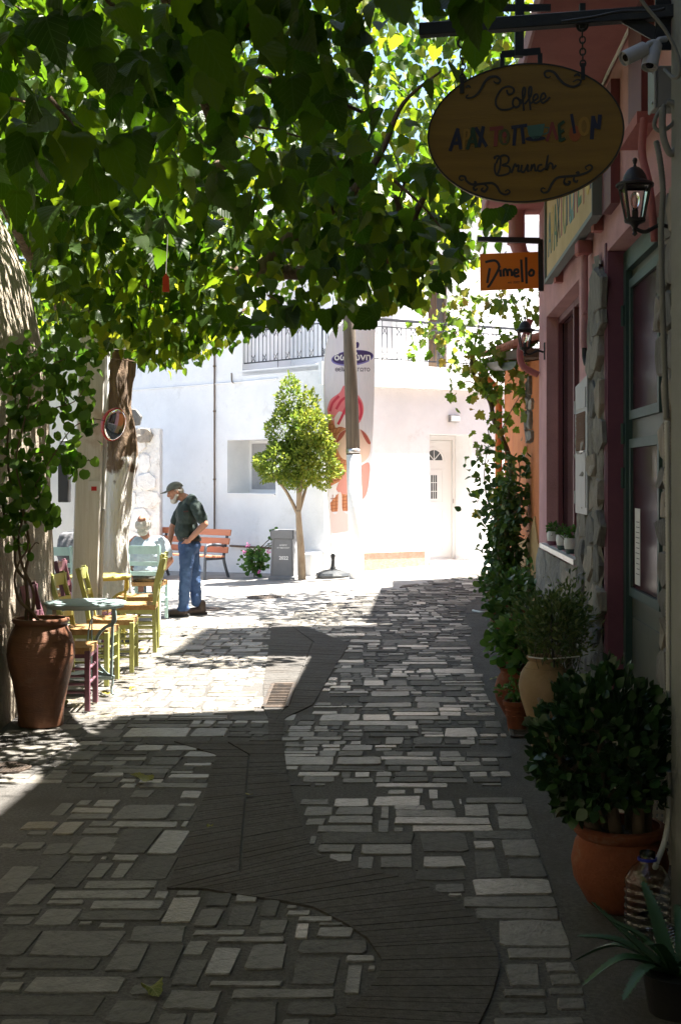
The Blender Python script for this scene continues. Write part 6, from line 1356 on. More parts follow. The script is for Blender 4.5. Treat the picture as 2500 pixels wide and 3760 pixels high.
table((-2.50, 13.55, 0.012), P_tyel, 'yellow green round metal table behind the whitewashed post', R(30))
# ------------------------------------------------------------------ big urn with climbing plant
M_urn = mat('glazed_urn', (0.14, 0.056, 0.028), (0.215, 0.09, 0.045), 3.5, 0.5, 0.3, 40, stretch=(1, 1, 3), stain=((0.22, 0.14, 0.09), 6, 0.58, 0.74), rough2=0.7)
ux, uy = -2.11, 9.22
t = thing('terracotta_urn', 'big brown terracotta urn with a leafy climber against the stucco wall', 'potted plant', (ux, uy, 0.012))
pot(t, [(0.155, 0.0), (0.16, 0.02), (0.158, 0.06), (0.165, 0.14), (0.195, 0.30), (0.225, 0.42), (0.237, 0.50), (0.232, 0.57), (0.212, 0.64), (0.185, 0.69), (0.178, 0.71), (0.195, 0.725), (0.20, 0.74), (0.195, 0.752)], M_urn, 40, 0.025)
for z in (0.30, 0.50, 0.60): MB().lathe([(np.interp(z, [0.3, 0.42, 0.5, 0.57, 0.64], [0.195, 0.225, 0.237, 0.232, 0.212]) - 0.002, z - 0.006), (np.interp(z, [0.3, 0.42, 0.5, 0.57, 0.64], [0.195, 0.225, 0.237, 0.232, 0.212]) + 0.002, z), (np.interp(z, [0.3, 0.42, 0.5, 0.57, 0.64], [0.195, 0.225, 0.237, 0.232, 0.212]) - 0.003, z + 0.006)], n=40, cap=False).build('ridge', M_urn, t, smooth=True)
M_boug = leafmat('climber_leaf', [(0, (0.045, 0.10, 0.016)), (0.75, (0.09, 0.17, 0.022)), (0.9, (0.14, 0.21, 0.03)), (1, (0.45, 0.27, 0.02))], [(0, (0.10, 0.24, 0.02)), (0.85, (0.22, 0.42, 0.04)), (1, (0.6, 0.38, 0.04))], 0.42, 0.42)
sm = MB(); r = np.random.RandomState(77); P = []
U0 = Vector((ux, uy, 0.012))
def L3(px, py, dy=0.0): return at(px, py, uy + dy) - U0
stm = [[(95, 2300), (100, 2150), (60, 2080), (55, 1980), (20, 1900), (0, 1800), (-20, 1650)], [(110, 2300), (125, 2180), (85, 2080), (70, 1980), (90, 1850), (60, 1700), (90, 1550), (120, 1420)], [(120, 2300), (95, 2120), (110, 2020), (90, 1900), (40, 1780), (30, 1600), (60, 1450), (40, 1330)],
       [(150, 2290), (120, 2250), (70, 2200), (55, 2120), (75, 2060), (105, 2010), (95, 1960)], [(100, 2040), (130, 1995), (145, 1997)], [(90, 1850), (180, 1700), (260, 1580), (330, 1540), (385, 1545)], [(60, 1700), (160, 1660), (260, 1690), (350, 1690)], [(90, 1550), (170, 1450), (230, 1350), (300, 1290), (380, 1300)],
       [(60, 1450), (120, 1380), (210, 1330), (330, 1290)], [(40, 1330), (80, 1280), (140, 1300), (200, 1260)], [(90, 1550), (200, 1500), (280, 1470), (330, 1390)], [(60, 1700), (130, 1780), (160, 1850), (165, 1920)], [(20, 1900), (60, 1850), (120, 1830)]]
for i, s in enumerate(stm):
    dy0 = r.uniform(-0.25, 0.1); C = spline([L3(x, y, dy0 * k / len(s)) for k, (x, y) in enumerate(s)], 6); sm.tube(C, [(0.013 if i < 4 else 0.006) * (1 - 0.6 * j / len(C)) for j in range(len(C))], 6)
    for k, c in enumerate(C):
        y_img = HY - (c.z + U0.z - CH) * F / (c.y + uy)
        if y_img < 1960:
            for q in range(3 if i >= 4 else 2):
                if r.rand() < 0.8: P.append(np.array(c) + r.randn(3) * np.array([0.06, 0.07, 0.06]))
for (px, py) in ((60, 2000), (85, 2020), (95, 2005), (70, 1985), (30, 1990), (110, 2030), (140, 1880), (160, 1900), (10, 1950), (40, 1940)): P.append(np.array(L3(px, py, -0.1 * r.rand())))
for k in range(50): P.append(np.array(L3(r.uniform(-30, 330), r.uniform(1260, 1420), r.uniform(-0.4, 0.3))))
sm.build('stem', M_stem2 if 'M_stem2' in globals() else mat('brown_stem', (0.14, 0.085, 0.05), (0.2, 0.13, 0.08), 14, 0.8), t, smooth=True)
P = np.array(P); P = P[CX + F * (P[:, 0] + ux) / (P[:, 1] + uy) < 372]; n = len(P); T, Nn = rand_dirs(n, r, 0.45, 0.6); Nn[:, 1] -= 0.9; S = 0.076 * (0.65 + 0.6 * r.rand(n))
sel = np.argsort(r.rand(n))[:290]; kk = np.ones(n, bool); kk[sel] = False
single_leaves('leaf', 'round', P[sel], T[sel], Nn[sel], S[sel], M_boug, t, 78, 0.22, 0.25, 0.1, 24, lambda q: q.rand() * 0.9)
leaves('foliage', 'round', P[kk], T[kk], Nn[kk], S[kk], M_boug, t, r.rand(kk.sum()) * 0.9, 0.22, 0.25, 0.1, 79)
# ------------------------------------------------------------------ people
M_skin = mat('tanned_skin', (0.36, 0.17, 0.105), (0.42, 0.21, 0.135), 12, 0.6, 0.2, 60); M_hair = mat('grey_white_hair', (0.42, 0.39, 0.33), (0.60, 0.57, 0.51), 40, 0.8, 0.8, 90)
M_tee = mat('dark_green_tshirt', (0.020, 0.034, 0.030), (0.028, 0.045, 0.039), 6, 0.85, 0.7, 9, bdist=0.03); M_jean = mat('blue_jeans', (0.026, 0.062, 0.155), (0.06, 0.115, 0.235), 7, 0.85, 0.8, 10, bdist=0.03)
M_cap = mat('olive_cap', (0.10, 0.105, 0.085), (0.13, 0.135, 0.11), 20, 0.85, 0.3, 90); M_boot = mat('brown_boot', (0.05, 0.032, 0.024), (0.075, 0.05, 0.036), 14, 0.6, 0.3, 60); M_sole = mat('boot_sole', (0.02, 0.018, 0.016), rough=0.8)
M_belt = mat('belt', (0.02, 0.015, 0.012), rough=0.5)
YM = 16.6
def J(px, py, dy=0.0): return at(px, py, YM + dy)
def E(c, rad, rot=None): return ('e', c, rad, rot)
def Cc(a, ra, b, rb): return ('c', a, ra, b, rb)
def hand(palm, d, side, curl=0.5, s=1.0):
    """palm block and five curled fingers along direction d; side = direction of the thumb"""
    d = Vector(d).normalized(); side = Vector(side); side = (side - d * side.dot(d)).normalized(); nn = d.cross(side); p = Vector(palm); out = [Cc(p - d * 0.03 * s, 0.026 * s, p + d * 0.03 * s, 0.027 * s), Cc(p - side * 0.018 * s, 0.022 * s, p + side * 0.02 * s + d * 0.02 * s, 0.022 * s)]
    for k, (o_, L) in enumerate(((0.028, 0.070), (0.010, 0.078), (-0.009, 0.073), (-0.027, 0.058))):
        b = p + side * o_ * s + d * 0.04 * s; m_ = b + (d * math.cos(curl * 0.5) + nn * math.sin(curl * 0.5)) * L * 0.5 * s; e = m_ + (d * math.cos(curl * 1.5) + nn * math.sin(curl * 1.5)) * L * 0.5 * s
        out += [Cc(b, 0.0098 * s, m_, 0.009 * s), Cc(m_, 0.009 * s, e, 0.0075 * s)]
    b = p + side * 0.025 * s - d * 0.01 * s; m_ = b + (side * 0.7 + d * 0.6) * 0.035 * s; out += [Cc(b, 0.012 * s, m_, 0.0105 * s), Cc(m_, 0.0105 * s, m_ + (d * 0.9 + side * 0.2) * 0.03 * s, 0.008 * s)]
    return out
# walking man with cap
t = thing('person', 'man in dark green T-shirt, blue jeans and cap walking with a hand in his pocket', 'person')
hd = J(646, 1808); fwd = Vector((-0.93, -0.18, -0.32)).normalized(); up = (Vector((0, 0, 1)) - fwd * fwd.z).normalized(); sd = fwd.cross(up)
HM = Matrix((fwd, sd, up)).transposed()
def H(x, y, z): return hd + HM @ Vector((x, y, z))
head = [E(H(0, 0, 0.02), (0.098, 0.077, 0.108), HM), E(H(0.035, 0, -0.055), (0.06, 0.058, 0.062), HM), E(H(0.095, 0, -0.012), (0.024, 0.014, 0.024), HM), Cc(H(0.09, 0, 0.025), 0.012, H(0.108, 0, -0.012), 0.014), E(H(0.082, 0, 0.03), (0.016, 0.05, 0.012), HM), E(H(0.086, 0, -0.05), (0.014, 0.026, 0.008), HM), E(H(0.075, 0, -0.088), (0.022, 0.026, 0.022), HM)]
for s in (-1, 1): head.append(E(H(-0.01, 0.08 * s, 0.0), (0.022, 0.012, 0.034), HM))
sh = J(700, 1850); chest = J(689, 1890); belly = J(683, 1955); hip = J(697, 1995)
neck = [Cc(H(-0.03, 0, -0.05), 0.058, J(692, 1835), 0.064)]
armN = [Cc(J(722, 1858, -0.20), 0.058, J(752, 1925, -0.24), 0.046), Cc(J(752, 1925, -0.24), 0.046, J(703, 1975, -0.17), 0.034)]
armF = [Cc(J(672, 1862, 0.18), 0.055, J(634, 1935, 0.20), 0.044), Cc(J(634, 1935, 0.20), 0.043, J(622, 2000, 0.16), 0.031)]
body = head + neck + armN + armF + hand(J(693, 1984, -0.165), J(670, 2004) - J(700, 1976), (0, 0, 1), 0.5) + hand(J(619, 2022, 0.155), (-0.1, 0, -1), (-1, -0.2, 0), 0.7)
body += [E(J(690, 1895), (0.11, 0.17, 0.2), None), E(J(688, 1960), (0.12, 0.15, 0.14), None), Cc(J(690, 2000, -0.08), 0.085, J(684, 2118, -0.12), 0.055), Cc(J(700, 2000, 0.08), 0.085, J(712, 2118, 0.1), 0.055), Cc(J(684, 2118, -0.12), 0.055, J(678, 2228, -0.1), 0.04), Cc(J(712, 2118, 0.1), 0.055, J(722, 2215, 0.12), 0.04)]
blob('body', body, 0.0075, M_skin, t, 4)
shirt = [E(J(690, 1888), (0.145, 0.205, 0.22), Matrix.Rotation(R(8), 3, 'Y')), E(J(686, 1945), (0.16, 0.185, 0.17), None), E(J(692, 1975), (0.15, 0.175, 0.07), None), Cc(J(703, 1838, -0.13), 0.075, J(703, 1838, 0.13), 0.075), Cc(J(722, 1858, -0.19), 0.078, J(742, 1905, -0.23), 0.072), Cc(J(672, 1862, 0.17), 0.075, J(646, 1912, 0.2), 0.068)]
so_ = blob('tshirt', shirt, 0.009, M_tee, t, 7, 0.012)
jeans = [E(J(697, 2003), (0.15, 0.175, 0.11), None), Cc(J(689, 2010, -0.085), 0.108, J(682, 2115, -0.12), 0.078), Cc(J(682, 2115, -0.12), 0.078, J(675, 2226, -0.1), 0.068), Cc(J(703, 2010, 0.08), 0.108, J(714, 2115, 0.1), 0.078), Cc(J(714, 2115, 0.1), 0.078, J(722, 2208, 0.12), 0.066), E(J(674, 2234, -0.1), (0.078, 0.07, 0.035), None)]
blob('jeans', jeans, 0.009, M_jean, t, 4, 0.014, (8, 8, 9))
MB().lathe([(0.150, -0.018), (0.155, -0.018), (0.155, 0.018), (0.150, 0.018)], J(696, 1979), 28, cap=False, M=Matrix.Rotation(R(4), 3, 'Y') @ Matrix.Diagonal(Vector((1.0, 1.17, 1)))).build('belt', M_belt, t)
for (px, py, dy, yaw) in ((655, 2258, -0.1, 0.12), (723, 2243, 0.12, 0.45)):
    a = J(px, py, dy); a.z = max(a.z, 0.03); f = Vector((-math.cos(yaw), -math.sin(yaw), 0)); a0 = a + f * -0.07; a0.z = 0.055
    bt = [Cc(a0, 0.055, a0 + Vector((0, 0, 0.085)), 0.052), Cc(a0, 0.05, a0 + f * 0.15 + Vector((0, 0, -0.005)), 0.045), E(a0 + f * 0.17 + Vector((0, 0, -0.01)), (0.055, 0.047, 0.04), None)]
    b_ = blob('boot', bt, 0.009, M_boot, t, 4); MB().prism([(-0.06, -0.042), (0.10, -0.05), (0.2, -0.045), (0.235, 0), (0.2, 0.045), (0.10, 0.05), (-0.06, 0.042), (-0.075, 0)], Frame((a0.x, a0.y, 0.001), f, Vector((0, 0, 1)).cross(f), (0, 0, 1)), 0, 0.03).build('sole', M_sole, b_)
pr = [(math.cos(R(a)) * 1.0, math.sin(R(a))) for a in range(0, 89, 11)] + [(0.01, 1)]
MB().lathe(pr, H(-0.005, 0, 0.045), 20, cap=False, M=HM @ Matrix.Diagonal(Vector((0.112, 0.09, 0.092)))).build('cap', M_cap, t, smooth=True)
br = MB(); vs = []
for i in range(9):
    a = R(-80 + 20 * i); vs += [H(0.105 * math.cos(a) - 0.005, 0.085 * math.sin(a), 0.055), H(0.105 + 0.085 * math.cos(a) ** 0.7 if math.cos(a) > 0 else 0.1, 0.08 * math.sin(a), 0.035 + 0.012 * math.cos(a)), ]
br.add([v + Vector((0, 0, 0.004)) for v in vs] + [v - Vector((0, 0, 0.004)) for v in vs], [(2 * i, 2 * i + 1, 2 * i + 3, 2 * i + 2) for i in range(8)] + [(18 + 2 * i, 20 + 2 * i, 21 + 2 * i, 19 + 2 * i) for i in range(8)] + [(2 * i + 1, 19 + 2 * i, 21 + 2 * i, 2 * i + 3) for i in range(8)]).build('cap_brim', M_cap, t, smooth=True)
blob('beard', [E(H(0.052, 0, -0.092), (0.052, 0.055, 0.045), HM), Cc(H(0.0, 0.068, -0.035), 0.022, H(0.05, 0.05, -0.09), 0.026), Cc(H(0.0, -0.068, -0.035), 0.022, H(0.05, -0.05, -0.09), 0.026), E(H(0.088, 0, -0.035), (0.016, 0.034, 0.01), HM)], 0.007, M_hair, t, 2)
blob('hair', [E(H(-0.06, 0, 0.0), (0.048, 0.07, 0.055), HM), E(H(-0.02, 0.072, 0.02), (0.035, 0.014, 0.03), HM), E(H(-0.02, -0.072, 0.02), (0.035, 0.014, 0.03), HM)], 0.007, M_hair, t, 2)
for s in (-1, 1): MB().lathe([(0.001, -0.009), (0.008, -0.005), (0.0095, 0), (0.008, 0.005), (0.001, 0.009)], H(0.083, 0.03 * s, 0.012), 10).build('eye', mat('eye', (0.05, 0.04, 0.035), rough=0.2), t, smooth=True)
MB().prism([(-0.03, -0.008), (0.03, -0.008), (0.03, 0.008), (-0.03, 0.008)], Frame(J(683, 1878, -0.212), (1, 0, 0.1)), -0.01, 0.006).build('chest_emblem', mat('emblem', (0.06, 0.02, 0.015), rough=0.7), t)
rebase(t, (hip.x, YM, 0))
# seated man in light blue shirt, seen from behind
YM = 16.1
M_bshirt = mat('light_blue_shirt', (0.40, 0.48, 0.56), (0.46, 0.54, 0.62), 5, 0.85, 0.8, 8, bdist=0.03); M_camo = mat('dark_patterned_shorts', (0.022, 0.024, 0.02), (0.07, 0.07, 0.055), 22, 0.85)
t = thing('person', 'white haired man in a light blue shirt seated on a pale blue chair', 'person')
hd = J(527, 1925)
body = [E(hd, (0.075, 0.095, 0.11), None), E(hd + Vector((-0.01, -0.055, 0.055)), (0.055, 0.05, 0.052), None), E(hd + Vector((0, 0.05, -0.05)), (0.058, 0.06, 0.07), None), E(hd + Vector((0, 0.105, -0.01)), (0.014, 0.022, 0.022), None), Cc(hd + Vector((0, -0.01, -0.06)), 0.055, J(540, 1990), 0.06)]
for s in (-1, 1): body.append(E(hd + Vector((0.078 * s, 0.0, -0.01)), (0.012, 0.022, 0.032), None))
body += [E(J(545, 2040), (0.17, 0.11, 0.2), None), E(J(540, 2110), (0.16, 0.13, 0.12), None), Cc(J(500, 2005), 0.052, J(474, 2085, 0.02), 0.042), Cc(J(474, 2085, 0.02), 0.042, J(500, 2130, 0.28), 0.033), Cc(J(600, 2000), 0.052, J(626, 2058, -0.02), 0.043), Cc(J(626, 2058, -0.02), 0.043, J(606, 2086, 0.2), 0.034), Cc(J(520, 2125, 0.05), 0.075, J(515, 2135, 0.42), 0.06), Cc(J(565, 2125, 0.05), 0.075, J(570, 2135, 0.42), 0.06), Cc(J(515, 2135, 0.42), 0.055, J(512, 2250, 0.45), 0.04), Cc(J(570, 2135, 0.42), 0.055, J(575, 2250, 0.45), 0.04)]
body += hand(J(508, 2132, 0.36), (0.1, 1, -0.1), (1, 0, 0), 0.6) + hand(J(600, 2088, 0.28), (-0.1, 1, -0.1), (-1, 0, 0), 0.6)
blob('body', body, 0.008, M_skin, t, 4)
blob('shirt', [E(J(546, 2035), (0.2, 0.135, 0.2), None), E(J(542, 2095), (0.175, 0.15, 0.14), None), Cc(J(505, 1995), 0.075, J(590, 1990), 0.075), Cc(J(500, 2000), 0.075, J(484, 2058, 0.01), 0.072), Cc(J(597, 1997), 0.075, J(614, 2035, -0.01), 0.07)], 0.009, M_bshirt, t, 6, 0.014)
blob('shorts', [E(J(541, 2122), (0.18, 0.16, 0.075), None), Cc(J(520, 2125, 0.05), 0.092, J(514, 2130, 0.36), 0.085), Cc(J(565, 2125, 0.05), 0.092, J(571, 2130, 0.36), 0.085)], 0.012, M_camo, t, 4)
blob('hair', [E(hd + Vector((0, -0.03, -0.012)), (0.090, 0.086, 0.088), None), E(hd + Vector((0.075, -0.01, -0.01)), (0.026, 0.06, 0.055), None), E(hd + Vector((-0.075, -0.01, -0.01)), (0.026, 0.06, 0.055), None), E(hd + Vector((0, -0.06, -0.085)), (0.07, 0.045, 0.06), None)], 0.008, M_hair, t, 2)
for px in (512, 576):
    a0 = J(px, 2270, 0.47); a0.z = 0.05; b_ = blob('shoe', [Cc(a0, 0.045, a0 + Vector((0, 0.14, -0.01)), 0.038)], 0.01, M_boot, t, 3)
rebase(t, (J(540, 2100).x, YM, 0))
# seated man in grey, mostly behind the post
YM = 15.8
M_gshirt = mat('grey_shirt', (0.10, 0.10, 0.11), (0.14, 0.14, 0.15), 5, 0.85, 0.7, 8, bdist=0.03)
t = thing('person', 'man in a grey shirt seated behind the whitewashed post, one arm stretched out', 'person')
def J(px, py, dy=0.0): return at(px, py, YM + dy)
hd = J(300, 1880, 0.1)
body = [E(hd, (0.078, 0.095, 0.11), None), E(hd + Vector((0.02, 0.05, -0.05)), (0.06, 0.06, 0.07), None), E(hd + Vector((0.01, 0.105, -0.01)), (0.014, 0.022, 0.022), None), Cc(hd + Vector((0, -0.01, -0.06)), 0.055, J(288, 1965), 0.06), E(J(270, 2030), (0.16, 0.11, 0.2), None), E(J(262, 2100), (0.16, 0.13, 0.12), None),
        Cc(J(310, 1985, 0.05), 0.052, J(390, 2010, 0.35), 0.043), Cc(J(390, 2010, 0.35), 0.042, J(470, 1986, 0.6), 0.032), Cc(J(235, 1985), 0.052, J(225, 2070, 0.1), 0.042), Cc(J(225, 2070, 0.1), 0.042, J(255, 2110, 0.3), 0.033), Cc(J(245, 2125, 0.05), 0.075, J(240, 2135, 0.42), 0.06), Cc(J(290, 2125, 0.05), 0.075, J(295, 2135, 0.42), 0.06), Cc(J(240, 2135, 0.42), 0.055, J(238, 2250, 0.45), 0.04), Cc(J(295, 2135, 0.42), 0.055, J(300, 2250, 0.45), 0.04)]
for s in (-1, 1): body.append(E(hd + Vector((0.078 * s, 0.0, -0.01)), (0.012, 0.022, 0.032), None))
body += hand(J(492, 1984, 0.66), (1, 0.25, 0), (0, 0, 1), 0.5) + hand(J(262, 2112, 0.36), (0.2, 1, -0.1), (1, 0, 0), 0.6)
blob('body', body, 0.009, M_skin, t, 4)
blob('shirt', [E(J(268, 2025), (0.2, 0.14, 0.22), None), E(J(262, 2090), (0.18, 0.15, 0.14), None), Cc(J(240, 1975), 0.075, J(305, 1972), 0.075), Cc(J(310, 1985, 0.05), 0.072, J(355, 2000, 0.2), 0.06), Cc(J(235, 1985), 0.074, J(228, 2035, 0.05), 0.068)], 0.012, M_gshirt, t, 6)
blob('trousers', [E(J(264, 2125), (0.18, 0.16, 0.075), None), Cc(J(245, 2125, 0.05), 0.09, J(240, 2132, 0.42), 0.08), Cc(J(290, 2125, 0.05), 0.09, J(295, 2132, 0.42), 0.08), Cc(J(240, 2135, 0.42), 0.075, J(238, 2245, 0.45), 0.06), Cc(J(295, 2135, 0.42), 0.075, J(300, 2245, 0.45), 0.06)], 0.012, M_camo, t, 4)
blob('hair', [E(hd + Vector((0, -0.015, 0.035)), (0.085, 0.09, 0.085), None)], 0.009, M_hair, t, 2)
for px in (238, 300):
    a0 = J(px, 2270, 0.47); a0.z = 0.05; blob('shoe', [Cc(a0, 0.045, a0 + Vector((0, 0.14, -0.01)), 0.038)], 0.01, M_boot, t, 3)
rebase(t, (J(265, 2100).x, YM, 0))
# ------------------------------------------------------------------ the mulberry tree
M_mbark = mat('mulberry_bark', (0.10, 0.06, 0.035), (0.20, 0.135, 0.085), 7, 0.95, 1.0, 16, stretch=(2, 2, 0.5), bdist=0.05)
M_mwhite = mat('whitewashed_trunk', (0.62, 0.60, 0.56), (0.74, 0.73, 0.70), 6, 0.95, 1.0, 14, stretch=(2, 2, 0.4), stain=((0.34, 0.27, 0.19), 3, 0.58, 0.74), bdist=0.04)
M_mleaf = leafmat('mulberry_leaf', [(0, (0.010, 0.022, 0.003)), (0.6, (0.019, 0.040, 0.005)), (0.9, (0.038, 0.07, 0.009)), (1, (0.14, 0.13, 0.02))], [(0, (0.06, 0.16, 0.004)), (0.4, (0.16, 0.31, 0.008)), (0.75, (0.40, 0.55, 0.015)), (1, (0.65, 0.66, 0.035))], 0.42, 0.40, 0.45, (0.07, 0.13, 0.03), 0.2)
M_trunk = M_mbark.copy(); M_trunk.name = 'part_whitewashed_bark'; nt = M_trunk.node_tree; N = nt.nodes; Lk = nt.links
tcn = N.new('ShaderNodeTexCoord'); sz = N.new('ShaderNodeSeparateXYZ'); Lk.new(tcn.outputs['Object'], sz.inputs[0])
nzn = N.new('ShaderNodeTexNoise'); nzn.inputs['Scale'].default_value = 5; nzn.inputs['Detail'].default_value = 7; Lk.new(tcn.outputs['Object'], nzn.inputs['Vector'])
ma = N.new('ShaderNodeMath'); ma.operation = 'MULTIPLY_ADD'; ma.inputs[1].default_value = 1.3; Lk.new(nzn.outputs['Fac'], ma.inputs[0]); Lk.new(sz.outputs['Z'], ma.inputs[2])
mrn = N.new('ShaderNodeMapRange'); mrn.inputs['From Min'].default_value = 2.50; mrn.inputs['From Max'].default_value = 2.62; mrn.inputs['To Min'].default_value = 1; mrn.inputs['To Max'].default_value = 0; Lk.new(ma.outputs[0], mrn.inputs['Value'])
pbn = N['Principled BSDF']; old = pbn.inputs['Base Color'].links[0].from_socket; mxn = N.new('ShaderNodeMix'); mxn.data_type = 'RGBA'; Lk.new(mrn.outputs[0], mxn.inputs[0]); Lk.new(old, mxn.inputs[6]); mxn.inputs[7].default_value = (0.68, 0.66, 0.62, 1); Lk.new(mxn.outputs[2], pbn.inputs['Base Color'])
t = thing('mulberry_tree', 'old mulberry tree with whitewashed trunk and broad leafy canopy over the alley', 'tree')
TY = 15.0
def gnarl(pts, rs, k, amp, seed, n=18):
    C = spline(pts, k); m_ = len(C); Rr = np.interp(np.linspace(0, 1, m_), np.linspace(0, 1, len(rs)), rs); mb = MB(); mb.tube(C, list(Rr), n); 
    vs = []
    for i, v in enumerate(mb.v):
        ring, a = divmod(i, n); c = C[ring]; d = Vector(v) - c; th = 6.2832 * a / n
        f = 1 + amp * (mnoise.noise(Vector((math.cos(th) * 1.6, math.sin(th) * 1.6, c.z * 0.7 + seed))) + 0.5 * mnoise.noise(Vector((math.cos(th) * 4, math.sin(th) * 4, c.z * 1.6 + seed)))); vs.append(tuple(c + d * f))
    mb.v = vs; return mb
base = at(415, 2300, TY); base.z = -0.05
gnarl([base, at(412, 2150, TY), at(410, 1950, TY), at(412, 1800, TY), at(424, 1690, TY), at(432, 1600, TY), at(418, 1500, TY), at(400, 1380, TY), at(415, 1260, TY), at(440, 1150, TY)], [0.30, 0.26, 0.235, 0.23, 0.25, 0.21, 0.19, 0.26, 0.22, 0.17], 9, 0.42, 5, 40).build('trunk', M_trunk, t, smooth=True)
limbs = [([at(430, 1200, TY), at(470, 1080, TY - 0.3), at(510, 930, TY - 0.8), at(560, 700, TY - 2), at(500, 300, TY - 4)], [0.15, 0.12, 0.10, 0.07, 0.03]), ([at(430, 1230, TY), at(560, 1090, 13.0), at(740, 1030, 10.8), at(860, 1020, 9.7), at(960, 990, 9.1), at(1070, 880, 8.7), at(1300, 700, 8.4)], [0.14, 0.12, 0.10, 0.085, 0.07, 0.055, 0.03]),
         ([at(960, 990, 9.1), at(1150, 1000, 9.0), at(1400, 955, 8.8), at(1510, 900, 8.6)], [0.055, 0.045, 0.036, 0.028]), ([at(1510, 900, 8.6), at(1520, 800, 8.5), at(1560, 720, 8.4)], [0.03, 0.025, 0.015]), ([at(1510, 900, 8.6), at(1470, 780, 8.5), at(1450, 720, 8.4)], [0.03, 0.02, 0.012]),
         ([at(410, 1300, TY), at(250, 1150, TY - 1), at(100, 900, TY - 3), at(-100, 500, TY - 5)], [0.14, 0.10, 0.07, 0.03]), ([at(430, 1180, TY), at(560, 1030, TY + 0.5), at(640, 960, TY + 0.8), at(700, 880, TY + 0.6)], [0.11, 0.08, 0.06, 0.03]),
         ([at(840, 600, 6.6), at(800, 500, 6.3), at(740, 330, 6.0), at(670, 130, 5.7), at(610, -40, 5.4)], [0.022, 0.026, 0.03, 0.034, 0.036]), ([at(560, 700, TY - 2), at(700, 640, 10), at(840, 600, 8), at(840, 600, 6.6)], [0.06, 0.045, 0.03, 0.022]),
         ([at(740, 330, 6.0), at(900, 280, 6.2), at(1150, 340, 6.6), at(1350, 420, 7.2)], [0.02, 0.018, 0.014, 0.009]), ([at(500, 300, TY - 4), at(300, 220, 8.5), at(150, 260, 7)], [0.03, 0.02, 0.01]), ([at(1300, 700, 8.4), at(1400, 560, 8.3), at(1480, 380, 8.2), at(1620, 260, 8.0)], [0.028, 0.02, 0.013, 0.006])]
for i, (P, rs) in enumerate(limbs): gnarl(P, rs, 6, 0.18, i * 3.1, 10).build('limb', M_mbark, t, smooth=True)
# leaves: fill the flat spreading canopy between its underside and its top
YB = [(-400, 700), (0, 740), (130, 930), (200, 1230), (300, 1310), (480, 1330), (520, 1360), (640, 1385), (760, 1340), (880, 1290), (1000, 1235), (1230, 1215), (1330, 1250), (1420, 1160), (1560, 1150), (1620, 1070), (1720, 1040), (1800, 960), (1880, 830), (1960, 420), (2050, 60), (2400, -400)]
ybx = [a for a, b in YB]; yby = [b for a, b in YB]
r = np.random.RandomState(101)
def sample(n, x0, x1, y0, y1, z0, z1, drape=0.12):
    X = r.uniform(x0, x1, n); Y = r.uniform(y0, y1, n); u = r.rand(n)
    und = 2.86 + 0.25 * np.sin(X * 1.9 + 1) * np.cos(Y * 1.3) + 0.12 * np.sin(X * 4.1 + Y * 3.3)
    Z = und + (z0 - 2.9) + (z1 - z0) * u ** 1.3; return np.stack([X, Y, Z], 1)
def proj(P): return CX + F * P[:, 0] / P[:, 1], HY - F * (P[:, 2] - CH) / P[:, 1]
P = np.concatenate([sample(8500, -4.8, -0.9, 9.5, 17.2, 2.9, 4.7), sample(4600, -2.6, 0.9, 7.0, 9.6, 2.78, 4.1), sample(2600, -2.7, -0.7, 8.3, 12.0, 4.7, 6.2), sample(2500, -3.2, 0.2, 4.3, 7.2, 3.05, 4.3), sample(420, 0.2, 1.5, 5.6, 8.5, 3.0, 3.9), sample(420, 0.0, 1.9, 12.3, 13.5, 3.1, 7.0), sample(6000, -1.0, 2.9, 16.7, 20.8, 4.3, 9.6), sample(2600, -2.3, -0.9, 7.6, 12.2, 3.3, 5.2), sample(3600, 0.1, 1.7, 1.5, 8.6, 4.85, 6.0),
                    sample(260, -1.4, 0.8, 3.9, 4.8, 3.15, 3.6), sample(300, 0.0, 2.2, 14.4, 16.6, 3.6, 6.2), sample(8000, -5.0, 0.1, 4.0, 17.5, 4.3, 5.8), sample(9000, -3.4, 1.15, -4.0, 4.2, 3.5, 4.9)])  # batches over the alley and behind the camera are unseen, added to block skylight
# clumping: keep leaves near twig clusters
cl = np.sin(P[:, 0] * 5.1 + np.sin(P[:, 1] * 2.3) * 2) * np.sin(P[:, 1] * 4.3 + 1.3) * np.sin(P[:, 2] * 5.7 + P[:, 0]); P = P[(cl > -0.1) | (r.rand(len(P)) < 0.25) | ((P[:, 1] > 12) & (P[:, 1] < 13.6))]
px, py = proj(P); lim = np.interp(px, ybx, yby); lim = np.where((P[:, 1] > 11.7) & (px < 300), np.maximum(lim, 1300), lim)
ok = py < lim - 60 * r.rand(len(P)) - 230 / P[:, 1]
ok &= ~((px > 850) & (py > lim - 230) & (r.rand(len(P)) < 0.5))
